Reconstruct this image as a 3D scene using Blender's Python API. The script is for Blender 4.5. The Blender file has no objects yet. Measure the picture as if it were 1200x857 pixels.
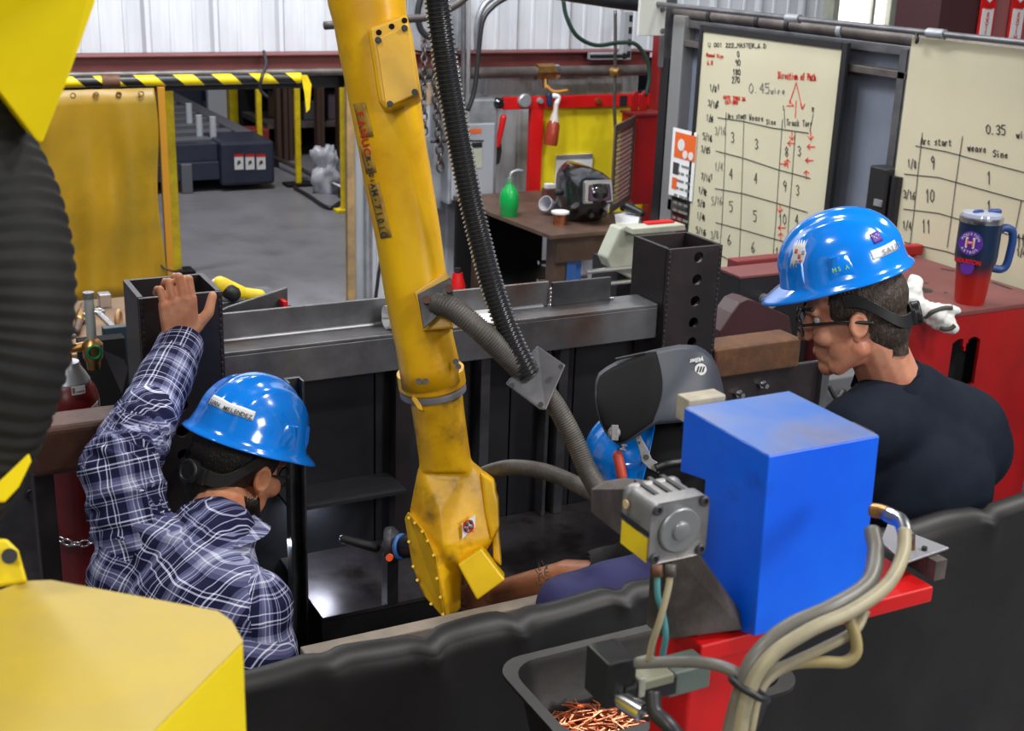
import bpy, bmesh, math, random
import numpy as np
from mathutils import Vector, Matrix, noise
random.seed(7)
SC = bpy.context.scene
# ------------------------------------------------------------------ camera
F = 1500.0
def _n(v): v = np.array(v, float); return v/np.linalg.norm(v)
_Y = _n((-810, 528, -F)); _X = np.array((3020., 396, -F)); _X = _n(_X - _X.dot(_Y)*_Y); _Z = np.cross(_X, _Y)
CM = np.array([_X, _Y, _Z]); CO = np.array([0, 0, 2.5])
cd = bpy.data.cameras.new('camera'); cam = bpy.data.objects.new('camera', cd); SC.collection.objects.link(cam)
mw = Matrix([list(CM[i])+[CO[i]] for i in range(3)]+[[0, 0, 0, 1]]); cam.matrix_world = mw
cd.lens = F/1200*36; cd.sensor_width = 36; cd.clip_start = .05; cd.clip_end = 200
cd.dof.use_dof = True; cd.dof.focus_distance = 2.75; cd.dof.aperture_fstop = 9.0
SC.camera = cam
# ------------------------------------------------------------------ world, lamps, exposure
SC.view_settings.view_transform = 'Standard'; SC.view_settings.look = 'None'
SC.view_settings.exposure = 0.0; SC.view_settings.gamma = 1.0; SC.view_settings.use_curve_mapping = False
W = bpy.data.worlds.new('world'); SC.world = W; W.use_nodes = True
bg = W.node_tree.nodes['Background']; bg.inputs[0].default_value = (.72, .82, 1, 1); bg.inputs[1].default_value = .13
def lamp(loc, size, power, col=(1, .98, .94), target=None, sy=None):
    l = bpy.data.lights.new('shop_or_fill_light', 'AREA'); l.energy = power; l.size = size; l.color = col
    if sy: l.shape = 'RECTANGLE'; l.size_y = sy
    o = bpy.data.objects.new('shop_or_fill_light', l); SC.collection.objects.link(o); o.location = loc
    if target is not None:
        o.rotation_euler = (Vector(target)-Vector(loc)).to_track_quat('-Z', 'Y').to_euler()
    return o
for (x, y, p) in ((2.9, -.4, 150), (5.2, .9, 170), (-1.2, 1.6, 70), (1.3, 4.9, 85), (3.6, 5.6, 90), (.5, 8.9, 130), (3.3, 11.0, 210)):
    lamp((x, y, 5.6), .55, p)
lamp((2.0, 6.2, 5.0), 1.2, 150, (.93, .96, 1), (3.2, 8.2, 1.9))
lamp((.8, 5.8, 5.0), 1.2, 60, (.93, .96, 1), (1.0, 8.2, 2.2))
lamp((3.0, -2.2, 3.4), 1.2, 100, (1, .98, .95), (2.0, 2, 1.4))  # low fill lamp from front right, raised to brighten the blue box face
lamp((-1.6, -1.6, 4.2), .8, 60, (1, .98, .95), (.3, 1.2, 1.9))  # fill lamp added behind left to brighten the near yellow robot
# ------------------------------------------------------------------ pixel rays to points on real planes
def ray(px, py): return CM @ (np.array([px-600, 428.5-py, -F])/F)
def P(px, py, x=None, y=None, z=None, d=None):
    r = ray(px, py)
    t = d if d is not None else x/r[0] if x is not None else y/r[1] if y is not None else (z-2.5)/r[2]
    return Vector(CO+t*r)
RIGHT = Vector(CM[:, 0]); UP = Vector(CM[:, 1]); FWD = Vector(-CM[:, 2])
# ------------------------------------------------------------------ materials
MATS = {}
def mat(name, col, rough=.5, metal=0., col2=None, nscale=6., lo=.4, hi=.65, bump=0., bscale=60., spec=.5, coat=0., emit=None, alpha=None, trans=0., dirt=None, dscale=3., dlo=.5, dhi=.75, stretch=None, r2=None):
    if name in MATS: return MATS[name]
    m = bpy.data.materials.new(name); m.use_nodes = True; nt = m.node_tree; N = nt.nodes; L = nt.links
    b = N['Principled BSDF']
    b.inputs['Base Color'].default_value = (*col, 1); b.inputs['Roughness'].default_value = rough; b.inputs['Metallic'].default_value = metal
    b.inputs['Specular IOR Level'].default_value = spec; b.inputs['Coat Weight'].default_value = coat; b.inputs['Coat Roughness'].default_value = .08
    b.inputs['Transmission Weight'].default_value = trans
    if alpha is not None: b.inputs['Alpha'].default_value = alpha
    if emit: b.inputs['Emission Color'].default_value = (*emit[0], 1); b.inputs['Emission Strength'].default_value = emit[1]
    tc = N.new('ShaderNodeTexCoord'); src = tc.outputs['Object']
    if stretch:
        mp = N.new('ShaderNodeMapping'); mp.inputs['Scale'].default_value = stretch; L.new(src, mp.inputs[0]); src = mp.outputs[0]
    def nz(scale, a, bb, detail=6):
        n = N.new('ShaderNodeTexNoise'); n.inputs['Scale'].default_value = scale; n.inputs['Detail'].default_value = detail; n.inputs['Roughness'].default_value = .6
        L.new(src, n.inputs['Vector']); r = N.new('ShaderNodeMapRange'); r.inputs[1].default_value = a; r.inputs[2].default_value = bb
        L.new(n.outputs[0], r.inputs[0]); return r.outputs[0]
    cur = None
    if col2 is not None:
        x = N.new('ShaderNodeMix'); x.data_type = 'RGBA'; x.inputs[6].default_value = (*col, 1); x.inputs[7].default_value = (*col2, 1)
        f_ = nz(nscale, lo, hi); L.new(f_, x.inputs[0]); cur = x.outputs[2]
        if r2 is not None:
            rr = N.new('ShaderNodeMapRange'); rr.inputs[3].default_value = rough; rr.inputs[4].default_value = r2; L.new(f_, rr.inputs[0]); L.new(rr.outputs[0], b.inputs['Roughness'])
    if dirt is not None:
        x = N.new('ShaderNodeMix'); x.data_type = 'RGBA'
        if cur: L.new(cur, x.inputs[6])
        else: x.inputs[6].default_value = (*col, 1)
        x.inputs[7].default_value = (*dirt, 1); L.new(nz(dscale, dlo, dhi, 10), x.inputs[0]); cur = x.outputs[2]
    if cur: L.new(cur, b.inputs['Base Color'])
    if bump:
        n = N.new('ShaderNodeTexNoise'); n.inputs['Scale'].default_value = bscale; n.inputs['Detail'].default_value = 4; L.new(src, n.inputs['Vector'])
        bp = N.new('ShaderNodeBump'); bp.inputs['Strength'].default_value = bump; bp.inputs['Distance'].default_value = .004
        L.new(n.outputs[0], bp.inputs['Height']); L.new(bp.outputs[0], b.inputs['Normal'])
    MATS[name] = m; return m
yel = mat('robot_yellow', (.8, .46, .002), .38, col2=(.62, .30, .003), nscale=5, dirt=(.2, .1, .01), dscale=7, dlo=.56, dhi=.82, bump=.05, spec=.45)
yelw = mat('worn_robot_yellow', (.76, .42, .004), .36, col2=(.5, .25, .004), nscale=8, dirt=(.06, .04, .012), dscale=11, dlo=.54, dhi=.74, bump=.08)
yelf = mat('clean_yellow', (.9, .70, .0), .5, spec=.3, col2=(.82, .62, .0), nscale=2)
yeld = mat('dusty_yellow_top', (.46, .33, .03), .5, col2=(.40, .29, .06), nscale=6, dirt=(.5, .38, .01), dscale=3, spec=.5)
yelb = mat('dusty_yellow', (.86, .66, .0), .4, col2=(.8, .6, .0), nscale=3, spec=.8)
ypost = mat('post_yellow', (.82, .62, .0), .5, col2=(.6, .4, .01), nscale=9)
mill = mat('mill_scale_steel', (.05, .05, .058), .45, .55, col2=(.12, .115, .12), nscale=4, dirt=(.09, .045, .028), dscale=5, dlo=.55, dhi=.75, bump=.1)
milld = mat('dark_mill_steel', (.026, .022, .025), .42, .4, col2=(.048, .036, .038), nscale=5, dirt=(.06, .028, .02), dscale=4, dlo=.58, dhi=.8, bump=.12)
beamst = mat('beam_steel', (.10, .098, .105), .42, .6, col2=(.2, .2, .21), nscale=3, dirt=(.13, .08, .06), dscale=4, dlo=.52, dhi=.75, bump=.1)
galv = mat('bright_steel_flat', (.33, .34, .36), .4, .7, col2=(.2, .2, .22), nscale=5, bump=.05)
rust = mat('rusty_steel', (.10, .045, .025), .6, .25, col2=(.22, .095, .035), nscale=9, dirt=(.05, .028, .022), dscale=5, dlo=.45, dhi=.7, bump=.3, bscale=90)
rustd = mat('dark_rusty_steel', (.065, .025, .016), .55, .2, col2=(.11, .04, .022), nscale=6, dirt=(.03, .016, .012), dscale=5, bump=.3, bscale=90)
black = mat('black_paint', (.012, .012, .014), .45, bump=.05)
blackm = mat('matt_black', (.008, .008, .009), .85, spec=.2)
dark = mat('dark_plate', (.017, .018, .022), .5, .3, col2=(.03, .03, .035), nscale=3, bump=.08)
rubber = mat('black_rubber', (.018, .018, .02), .42, bump=.1)
rubberg = mat('grey_rubber_hose', (.055, .05, .045), .5, col2=(.09, .08, .07), nscale=20)
rubf = mat('foreground_rubber', (.009, .009, .010), .75, spec=.25, col2=(.02, .019, .018), nscale=8)
silver = mat('polished_steel', (.6, .6, .62), .25, 1)
zinc = mat('zinc_grey', (.38, .4, .43), .45, .5, col2=(.25, .26, .28), nscale=6)
alu = mat('cast_aluminium', (.27, .27, .28), .42, .5, col2=(.19, .18, .17), nscale=14, bump=.15, bscale=200)
castb = mat('brown_cast_metal', (.06, .048, .04), .5, .35, col2=(.13, .11, .10), nscale=12, bump=.2, bscale=150)
brass = mat('brass', (.5, .28, .09), .35, .9, col2=(.3, .16, .05), nscale=20)
copper = mat('copper', (.75, .3, .16), .28, 1, col2=(.45, .16, .08), nscale=60)
bluet = mat('blue_dusty_top', (.05, .15, .5), .35, col2=(.14, .2, .42), nscale=7, dirt=(.16, .14, .2), dscale=5, dlo=.52, dhi=.75, spec=.9)
blue = mat('blue_box_paint', (.0, .10, .80), .34, col2=(.0, .14, .88), nscale=4, dirt=(.01, .05, .4), dscale=9, dlo=.6, dhi=.8, spec=.6)
helm = mat('blue_helmet', (.0, .21, .82), .16, coat=.8, spec=.5)
blueleg = mat('blue_leg_paint', (.05, .17, .5), .5, col2=(.03, .12, .4), nscale=6)
red = mat('red_paint', (.36, .004, .005), .4, col2=(.27, .004, .005), nscale=4, spec=.5)
redb = mat('bright_red_paint', (.58, .006, .006), .4)
maroon = mat('maroon_primer', (.17, .022, .025), .5, col2=(.13, .02, .024), nscale=3)
marot = mat('dusty_maroon_top', (.15, .04, .042), .5, col2=(.2, .065, .065), nscale=2.5, dirt=(.14, .03, .03), dscale=5)
girtm = mat('girt_maroon', (.16, .035, .032), .5, col2=(.13, .028, .028), nscale=4)
column_lit = mat('column_lit_maroon', (.3, .1, .1), .5)  # pale maroon, for the column face painted as lit
cyl = mat('cylinder_maroon', (.15, .009, .01), .35, col2=(.10, .007, .009), nscale=5)
white = mat('white_paint', (.7, .7, .7), .5)
paper = mat('paper', (.78, .79, .8), .7)
papers = mat('paper_shaded_print', (.55, .57, .62), .7, col2=(.75, .76, .8), nscale=40)
cream = mat('cream_paint', (.42, .44, .36), .5, col2=(.33, .34, .27), nscale=6)
wallm = mat('wall_panel_white', (.62, .65, .7), .4, col2=(.5, .52, .56), nscale=2, stretch=(4, 4, .4), spec=.4)
wallg = mat('partition_grey', (.2, .225, .28), .55, col2=(.16, .18, .23), nscale=2)
wallgl = mat('grey_metal_wall', (.36, .38, .4), .45, .2, col2=(.28, .29, .3), nscale=3, stretch=(3, 3, .5))
tan = mat('tan_edge_board', (.38, .24, .1), .6, col2=(.2, .14, .08), nscale=8)
boardm = mat('whiteboard_cream', (.61, .57, .41), .35, col2=(.57, .53, .38), nscale=1.5, spec=.4)
ink = mat('black_ink', (.045, .045, .045), .6); inkg = mat('grey_ink', (.2, .2, .18), .6); inkr = mat('red_ink', (.75, .03, .015), .6)
strutm = mat('strut_steel', (.2, .2, .215), .4, .7, col2=(.13, .13, .14), nscale=7)
strutb = mat('brown_strut_steel', (.10, .085, .08), .45, .5, col2=(.17, .15, .14), nscale=7)
woodt = mat('stained_table', (.07, .04, .03), .55, col2=(.12, .07, .045), nscale=6, bump=.1)
benchm = mat('workbench_brown', (.2, .12, .06), .6, col2=(.12, .07, .04), nscale=5, bump=.1)
floorm = mat('concrete_floor', (.20, .2, .225), .32, col2=(.15, .15, .17), nscale=1.2, dirt=(.11, .105, .115), dscale=2.5, dlo=.5, dhi=.8, bump=.05, bscale=30, r2=.5)
curt = mat('yellow_curtain', (.36, .2, .002), .42, col2=(.27, .16, .002), nscale=2.2, dirt=(.16, .12, .008), dscale=1.5, dlo=.5, dhi=.7, bump=.08, bscale=12)
vinyl = mat('black_vinyl', (.007, .0068, .007), .5, col2=(.014, .0125, .012), nscale=4, bump=.12, bscale=40, spec=.45)
machm = mat('machine_navy', (.018, .024, .045), .45, col2=(.03, .036, .06), nscale=3)
machs = mat('machine_slat_grey', (.15, .15, .18), .5, .3)
orange = mat('orange_print', (.75, .13, .02), .5)
green = mat('green_plastic', (.0, .33, .06), .3, coat=.3)
greenl = mat('green_label', (.0, .2, .08), .5)
skin1 = mat('skin_light', (.58, .27, .17), .42, col2=(.48, .18, .11), nscale=18, bump=.08, bscale=250, spec=.35)
skin2 = mat('skin_tan', (.36, .14, .06), .42, col2=(.28, .095, .04), nscale=18, bump=.08, bscale=250, spec=.35)
hand_s = mat('skin_hand', (.62, .29, .16), .42, col2=(.52, .19, .10), nscale=22, bump=.1, bscale=220, spec=.35)
lipm = mat('lips', (.35, .08, .06), .4)
hair = mat('black_hair', (.008, .007, .006), .5, bump=.9, bscale=260, col2=(.02, .015, .012), nscale=90, stretch=(1, 1, .5))
hairb = mat('brown_short_hair', (.035, .022, .015), .55, bump=.9, bscale=280, col2=(.11, .075, .055), nscale=120, lo=.5, hi=.7, stretch=(1, 1, .4))
navysh = mat('dark_navy_shirt', (.006, .009, .017), .8, spec=.12, bump=.15, bscale=300, col2=(.011, .015, .026), nscale=5)
blacksh = mat('black_sleeve', (.006, .006, .008), .8)
bluecl = mat('navy_blue_cloth', (.018, .018, .09), .8, bump=.15, bscale=300)
denim = mat('dark_trousers', (.02, .024, .04), .85)
plasb = mat('black_plastic', (.012, .012, .013), .4, bump=.05)
hoodm = mat('hood_graphite', (.035, .04, .055), .5, spec=.4, bump=.04)
hoodd = mat('hood_black', (.007, .007, .008), .85, spec=.15)
glossb = mat('gloss_black', (.01, .01, .012), .12, coat=.5)
lens = mat('purple_lens', (.09, .05, .09), .08, .4)
glass = mat('clear_glass', (.9, .92, .95), .03, trans=1.0)
purple = mat('purple_print', (.09, .02, .3), .5)
mugblue = mat('mug_handle_blue', (.012, .05, .2), .45)
daylt = mat('daylight_pane', (1, .95, .95), .5, emit=((1, .93, .93), 2.2))
ledm = mat('led_strip', (1, 1, 1), .5, emit=((.85, .9, 1), 14))
tealh = mat('teal_hose', (.05, .2, .22), .45); creamh = mat('cream_hose', (.33, .29, .18), .45, col2=(.24, .21, .14), nscale=15)
greyh = mat('grey_hose', (.17, .17, .165), .4, col2=(.13, .12, .1), nscale=10)
clothw = mat('white_glove_cloth', (.72, .72, .7), .9, col2=(.5, .46, .42), nscale=14, lo=.55, hi=.75, bump=.2, bscale=120)
ratch = mat('red_orange_rubber', (.5, .06, .03), .45)
concl = mat('ledge_stone', (.24, .2, .16), .7, col2=(.17, .14, .11), nscale=10, bump=.2)
scrap = mat('scratched_plate', (.10, .09, .1), .28, .7, col2=(.04, .035, .04), nscale=4, dirt=(.025, .02, .02), dscale=6, dlo=.5, dhi=.65, bump=.2, bscale=20)
# hazard stripes and mug gradient
def ramp_mat(name, axis, scale, stops, rough=.5, inter='CONSTANT', shear=0, metal=0, fract=True, off=0.):
    m = bpy.data.materials.new(name); m.use_nodes = True; N = m.node_tree.nodes; L = m.node_tree.links; b = N['Principled BSDF']
    b.inputs['Roughness'].default_value = rough; b.inputs['Metallic'].default_value = metal
    tc = N.new('ShaderNodeTexCoord'); s = N.new('ShaderNodeSeparateXYZ'); L.new(tc.outputs['Object'], s.inputs[0])
    a = N.new('ShaderNodeMath'); a.operation = 'MULTIPLY_ADD'; a.inputs[1].default_value = shear; L.new(s.outputs[2], a.inputs[0]); L.new(s.outputs[axis], a.inputs[2])
    k = N.new('ShaderNodeMath'); k.operation = 'MULTIPLY_ADD'; k.inputs[1].default_value = scale; k.inputs[2].default_value = off; L.new(a.outputs[0], k.inputs[0]); out = k.outputs[0]
    if fract:
        q = N.new('ShaderNodeMath'); q.operation = 'FRACT'; L.new(out, q.inputs[0]); out = q.outputs[0]
    r = N.new('ShaderNodeValToRGB'); r.color_ramp.interpolation = inter; L.new(out, r.inputs[0])
    el = r.color_ramp.elements
    while len(el) < len(stops): el.new(.5)
    for e, (p_, c) in zip(el, stops): e.position = p_; e.color = (*c, 1)
    L.new(r.outputs[0], b.inputs['Base Color']); MATS[name] = m; return m
hazard = ramp_mat('hazard_tape', 0, 4.3, [(0, (.01, .01, .012)), (.48, (.82, .62, .0))], .35, shear=1.1)
mugm = ramp_mat('mug_gradient', 2, 1/.26, [(0, (.42, .012, .006)), (.42, (.40, .012, .006)), (.60, (.035, .015, .035)), (.78, (.006, .022, .06))], .35, 'LINEAR', metal=.15, fract=False)
# plaid: woven bands in the cloth's own coordinates (uv layer in metres)
def plaid_mat():
    m = bpy.data.materials.new('plaid_flannel'); m.use_nodes = True; N = m.node_tree.nodes; L = m.node_tree.links; b = N['Principled BSDF']
    b.inputs['Roughness'].default_value = .85; b.inputs['Specular IOR Level'].default_value = .2
    uv = N.new('ShaderNodeUVMap'); uv.uv_map = 'cloth'; s = N.new('ShaderNodeSeparateXYZ'); L.new(uv.outputs[0], s.inputs[0])
    outs = []
    for ax, per, off in ((0, .104, .1), (1, .118, .3)):
        k = N.new('ShaderNodeMath'); k.operation = 'MULTIPLY_ADD'; k.inputs[1].default_value = 1/per; k.inputs[2].default_value = off; L.new(s.outputs[ax], k.inputs[0])
        q = N.new('ShaderNodeMath'); q.operation = 'FRACT'; L.new(k.outputs[0], q.inputs[0])
        r = N.new('ShaderNodeValToRGB'); r.color_ramp.interpolation = 'CONSTANT'; el = r.color_ramp.elements
        st = [(0, 0), (.05, .95), (.075, 0), (.12, .8), (.14, 0), (.30, .38), (.36, .5), (.42, .8), (.44, .42), (.50, .8), (.52, .38), (.58, 0), (.66, .6), (.68, 0), (.71, .6), (.73, 0), (.92, .8), (.94, 0)]
        while len(el) < len(st): el.new(.5)
        for e, (p_, c) in zip(el, st): e.position = p_; e.color = (c, c, c, 1)
        L.new(q.outputs[0], r.inputs[0]); outs.append(r.outputs[0])
    a = N.new('ShaderNodeMath'); a.operation = 'ADD'; L.new(outs[0], a.inputs[0]); L.new(outs[1], a.inputs[1])
    mx = N.new('ShaderNodeMath'); mx.operation = 'MAXIMUM'; L.new(outs[0], mx.inputs[0]); L.new(outs[1], mx.inputs[1])
    h = N.new('ShaderNodeMath'); h.operation = 'MULTIPLY_ADD'; h.inputs[1].default_value = .42; L.new(a.outputs[0], h.inputs[0])
    h2 = N.new('ShaderNodeMath'); h2.operation = 'MULTIPLY'; h2.inputs[1].default_value = .26; L.new(mx.outputs[0], h2.inputs[0]); L.new(h2.outputs[0], h.inputs[2])
    c = N.new('ShaderNodeValToRGB'); el = c.color_ramp.elements; el[0].color = (.010, .010, .045, 1); el[1].color = (.8, .82, .92, 1)
    e = el.new(.3); e.color = (.085, .09, .2, 1); e = el.new(.6); e.color = (.36, .38, .55, 1)
    L.new(h.outputs[0], c.inputs[0]); L.new(c.outputs[0], b.inputs['Base Color'])
    return m
plaid = plaid_mat()
# ------------------------------------------------------------------ mesh builder
def frame(axis):
    a = Vector(axis).normalized(); h = Vector((0, 0, 1)) if abs(a.z) < .9 else Vector((1, 0, 0))
    u = h.cross(a).normalized(); return a, u, a.cross(u)
def smoothpath(pts, n=8):
    pts = [Vector(p) for p in pts]
    if len(pts) < 3: return pts
    q = [2*pts[0]-pts[1]]+pts+[2*pts[-1]-pts[-2]]; out = []
    for i in range(1, len(q)-2):
        for k in range(n):
            t = k/n; a, b, c, d = q[i-1], q[i], q[i+1], q[i+2]
            out.append(.5*((2*b)+(c-a)*t+(2*a-5*b+4*c-d)*t*t+(3*b-a-3*c+d)*t**3))
    return out+[pts[-1]]
def resample(pts, step):
    out = [pts[0]]; acc = 0
    for a, b in zip(pts, pts[1:]):
        L_ = (b-a).length
        while acc+L_ >= step:
            t = (step-acc)/L_; a = a.lerp(b, t); out.append(a.copy()); L_ = (b-a).length; acc = 0
            if L_ < 1e-9: break
        acc += L_
    return out
class MB:
    def __init__(s): s.v = []; s.f = []
    def add(s, vs, fs):
        o = len(s.v); s.v += [Vector(v) for v in vs]; s.f += [tuple(i+o for i in f) for f in fs]; return s
    def box(s, x0, x1, y0, y1, z0, z1, M=None):
        vs = [Vector((x, y, z)) for z in (z0, z1) for y in (y0, y1) for x in (x0, x1)]
        if M: vs = [M @ v for v in vs]
        return s.add(vs, [(0, 2, 3, 1), (4, 5, 7, 6), (0, 1, 5, 4), (2, 6, 7, 3), (0, 4, 6, 2), (1, 3, 7, 5)])
    def beam(s, p0, p1, w, h, up=(0, 0, 1)):
        p0 = Vector(p0); p1 = Vector(p1); a = (p1-p0).normalized(); u = a.cross(Vector(up)).normalized(); v = u.cross(a)
        vs = [p+u*sx*w/2+v*sy*h/2 for p in (p0, p1) for sx, sy in ((-1, -1), (1, -1), (1, 1), (-1, 1))]
        return s.add(vs, [(3, 2, 1, 0), (4, 5, 6, 7), (0, 1, 5, 4), (1, 2, 6, 5), (2, 3, 7, 6), (3, 0, 4, 7)])
    def prism(s, poly, vec):
        n = len(poly); vec = Vector(vec); p = [Vector(q) for q in poly]
        return s.add(p+[q+vec for q in p], [tuple(range(n))[::-1], tuple(range(n, 2*n))]+[(i, (i+1) % n, n+(i+1) % n, n+i) for i in range(n)])
    def rings(s, rings, cap=True, closed=False):
        n = len(rings[0]); o = len(s.v)
        for r in rings: s.v += [Vector(p) for p in r]
        m = len(rings)
        for i in range(m-1 if not closed else m):
            for j in range(n):
                a = o+i*n+j; b = o+i*n+(j+1) % n; c = o+((i+1) % m)*n+(j+1) % n; d = o+((i+1) % m)*n+j; s.f.append((a, b, c, d))
        if cap and not closed: s.f.append(tuple(o+j for j in range(n))[::-1]); s.f.append(tuple(o+(m-1)*n+j for j in range(n)))
        return s
    def cyl(s, p0, p1, r0, r1=None, n=20):
        r1 = r0 if r1 is None else r1; p0 = Vector(p0); p1 = Vector(p1); a, u, v = frame(p1-p0)
        return s.rings([[p+(u*math.cos(t)+v*math.sin(t))*r for t in [2*math.pi*k/n for k in range(n)]] for p, r in ((p0, r0), (p1, r1))])
    def lathe(s, p, axis, prof, n=28):
        a, u, v = frame(axis); p = Vector(p)
        return s.rings([[p+a*h+(u*math.cos(t)+v*math.sin(t))*max(r, 1e-4) for t in [2*math.pi*k/n for k in range(n)]] for r, h in prof])
    def tube(s, pts, r, n=10, sm=8, rf=None):
        pts = smoothpath(pts, sm) if sm else [Vector(p) for p in pts]
        a = (pts[1]-pts[0]).normalized(); _, u, v = frame(a); R = []
        for i, p in enumerate(pts):
            t = (pts[min(i+1, len(pts)-1)]-pts[max(i-1, 0)]).normalized()
            u = (u-t*u.dot(t)).normalized(); w = t.cross(u); rr = rf(i/(len(pts)-1)) if rf else r
            R.append([p+(u*math.cos(k)+w*math.sin(k))*rr for k in [2*math.pi*j/n for j in range(n)]])
        return s.rings(R)
    def ribbed(s, pts, r, pitch, amp, n=18):
        pts = resample(smoothpath(pts, 12), pitch/4); a = (pts[1]-pts[0]).normalized(); _, u, v = frame(a); R = []
        for i, p in enumerate(pts):
            t = (pts[min(i+1, len(pts)-1)]-pts[max(i-1, 0)]).normalized(); u = (u-t*u.dot(t)).normalized(); w = t.cross(u)
            rr = r+(amp if i % 4 in (0, 1) else 0)
            R.append([p+(u*math.cos(k)+w*math.sin(k))*rr for k in [2*math.pi*j/n for j in range(n)]])
        return s.rings(R)
    def loft(s, st, n=32, e=2.0):   # st: (point, half a, half b, u, v)
        R = []
        for c, ra, rb, u, v in st:
            c = Vector(c); R.append([])
            for k in range(n):
                t = 2*math.pi*k/n; x = math.cos(t); y = math.sin(t)
                R[-1].append(c+u*(math.copysign(abs(x)**(2/e), x)*ra)+v*(math.copysign(abs(y)**(2/e), y)*rb))
        return s.rings(R)
    def ell(s, c, r, M=None, n=20, m=14):
        c = Vector(c); R = []
        for i in range(1, m):
            p = math.pi*i/m; R.append([Vector((r[0]*math.sin(p)*math.cos(t), r[1]*math.sin(p)*math.sin(t), -r[2]*math.cos(p))) for t in [2*math.pi*k/n for k in range(n)]])
        o = len(s.v); s.rings(R, cap=False); k = len(s.v)
        s.v += [Vector((0, 0, -r[2])), Vector((0, 0, r[2]))]; l = k-n
        for j in range(n): s.f.append((k, o+(j+1) % n, o+j)); s.f.append((k+1, l+j, l+(j+1) % n))
        for i in range(o, len(s.v)): s.v[i] = (M @ s.v[i] if M is not None else s.v[i])+c
        return s
    def cap(s, p0, p1, r0, r1=None, n=16, m=5):
        r1 = r0 if r1 is None else r1; p0 = Vector(p0); p1 = Vector(p1); a, u, v = frame(p1-p0); R = []
        for i in range(m): t = math.pi/2*(i+.3)/m; R.append((p0-a*r0*math.cos(t), r0*math.sin(t)))
        R.append((p0, r0)); R.append((p1, r1))
        for i in range(m)[::-1]: t = math.pi/2*(i+.3)/m; R.append((p1+a*r1*math.cos(t), r1*math.sin(t)))
        return s.rings([[p+(u*math.cos(t)+v*math.sin(t))*r for t in [2*math.pi*k/n for k in range(n)]] for p, r in R])
    def hull(s, pts):
        bm = bmesh.new(); [bm.verts.new(p) for p in pts]; r = bmesh.ops.convex_hull(bm, input=bm.verts)
        bmesh.ops.delete(bm, geom=[g for g in r['geom_interior'] if isinstance(g, bmesh.types.BMVert)], context='VERTS')
        bmesh.ops.dissolve_limit(bm, angle_limit=.05, verts=bm.verts, edges=bm.edges)
        bm.verts.index_update(); s.add([v.co.copy() for v in bm.verts], [tuple(v.index for v in f.verts) for f in bm.faces]); bm.free(); return s
    def torus(s, c, axis, R, r, n=24, m=8, sx=1, sdir=None):
        a, u, v = frame(axis)
        if sdir is not None: u = Vector(sdir).normalized(); v = a.cross(u)
        c = Vector(c); rg = []
        for k in range(n):
            t = 2*math.pi*k/n; q = u*math.cos(t)*sx+v*math.sin(t); dr = (u*math.cos(t)+v*math.sin(t))
            rg.append([c+q*R+dr*r*math.cos(w)+a*r*math.sin(w) for w in [2*math.pi*j/m for j in range(m)]])
        return s.rings(rg, closed=True)
    def xf(s, M): s.v = [M @ v for v in s.v]; return s
from mathutils.bvhtree import BVHTree
def bvh(o):
    w = WL[o]; me = o.data; return BVHTree.FromPolygons([v.co+w for v in me.vertices], [tuple(p.vertices) for p in me.polygons])
def hitp(bv, px, py, off=.001):
    r = Vector(ray(px, py)); r.normalize(); h = bv.ray_cast(Vector(CO), r); return None if h[0] is None else h[0]-r*off
WL = {}
def obj(name, mb, m, parent=None, bev=0, smooth=False, label=None, cat=None, group=None, kind=None, recalc=True, solid=0, seg=2):
    vs = mb.v; lo = Vector([min(v[i] for v in vs) for i in range(3)]); hi = Vector([max(v[i] for v in vs) for i in range(3)])
    c = Vector(((lo.x+hi.x)/2, (lo.y+hi.y)/2, lo.z))
    me = bpy.data.meshes.new(name); me.from_pydata([v-c for v in vs], [], mb.f)
    if recalc:
        bm = bmesh.new(); bm.from_mesh(me); bmesh.ops.recalc_face_normals(bm, faces=bm.faces); bm.to_mesh(me); bm.free()
    me.materials.append(m)
    if smooth:
        me.shade_smooth()
        if smooth == 'auto': me.set_sharp_from_angle(angle=math.radians(38))
    return fin(name, me, c, parent, bev, label, cat, group, kind, solid, seg)
def fin(name, me, c, parent=None, bev=0, label=None, cat=None, group=None, kind=None, solid=0, seg=2):
    o = bpy.data.objects.new(name, me); SC.collection.objects.link(o)
    WL[o] = c
    if parent: o.parent = parent; o.location = c-WL[parent]
    else: o.location = c
    if solid: q = o.modifiers.new('solid', 'SOLIDIFY'); q.thickness = solid; q.offset = -1
    if bev: q = o.modifiers.new('bevel', 'BEVEL'); q.width = bev; q.segments = seg; q.limit_method = 'ANGLE'; q.angle_limit = .6
    if label: o['label'] = label
    if cat: o['category'] = cat
    if group: o['group'] = group
    if kind: o['kind'] = kind
    return o
def thing(name, loc, label, cat, group=None, kind=None):
    o = bpy.data.objects.new(name, None); SC.collection.objects.link(o); o.empty_display_size = .1; o.location = Vector(loc); WL[o] = Vector(loc)
    if label: o['label'] = label
    if cat: o['category'] = cat
    if group: o['group'] = group
    if kind: o['kind'] = kind
    return o
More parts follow.
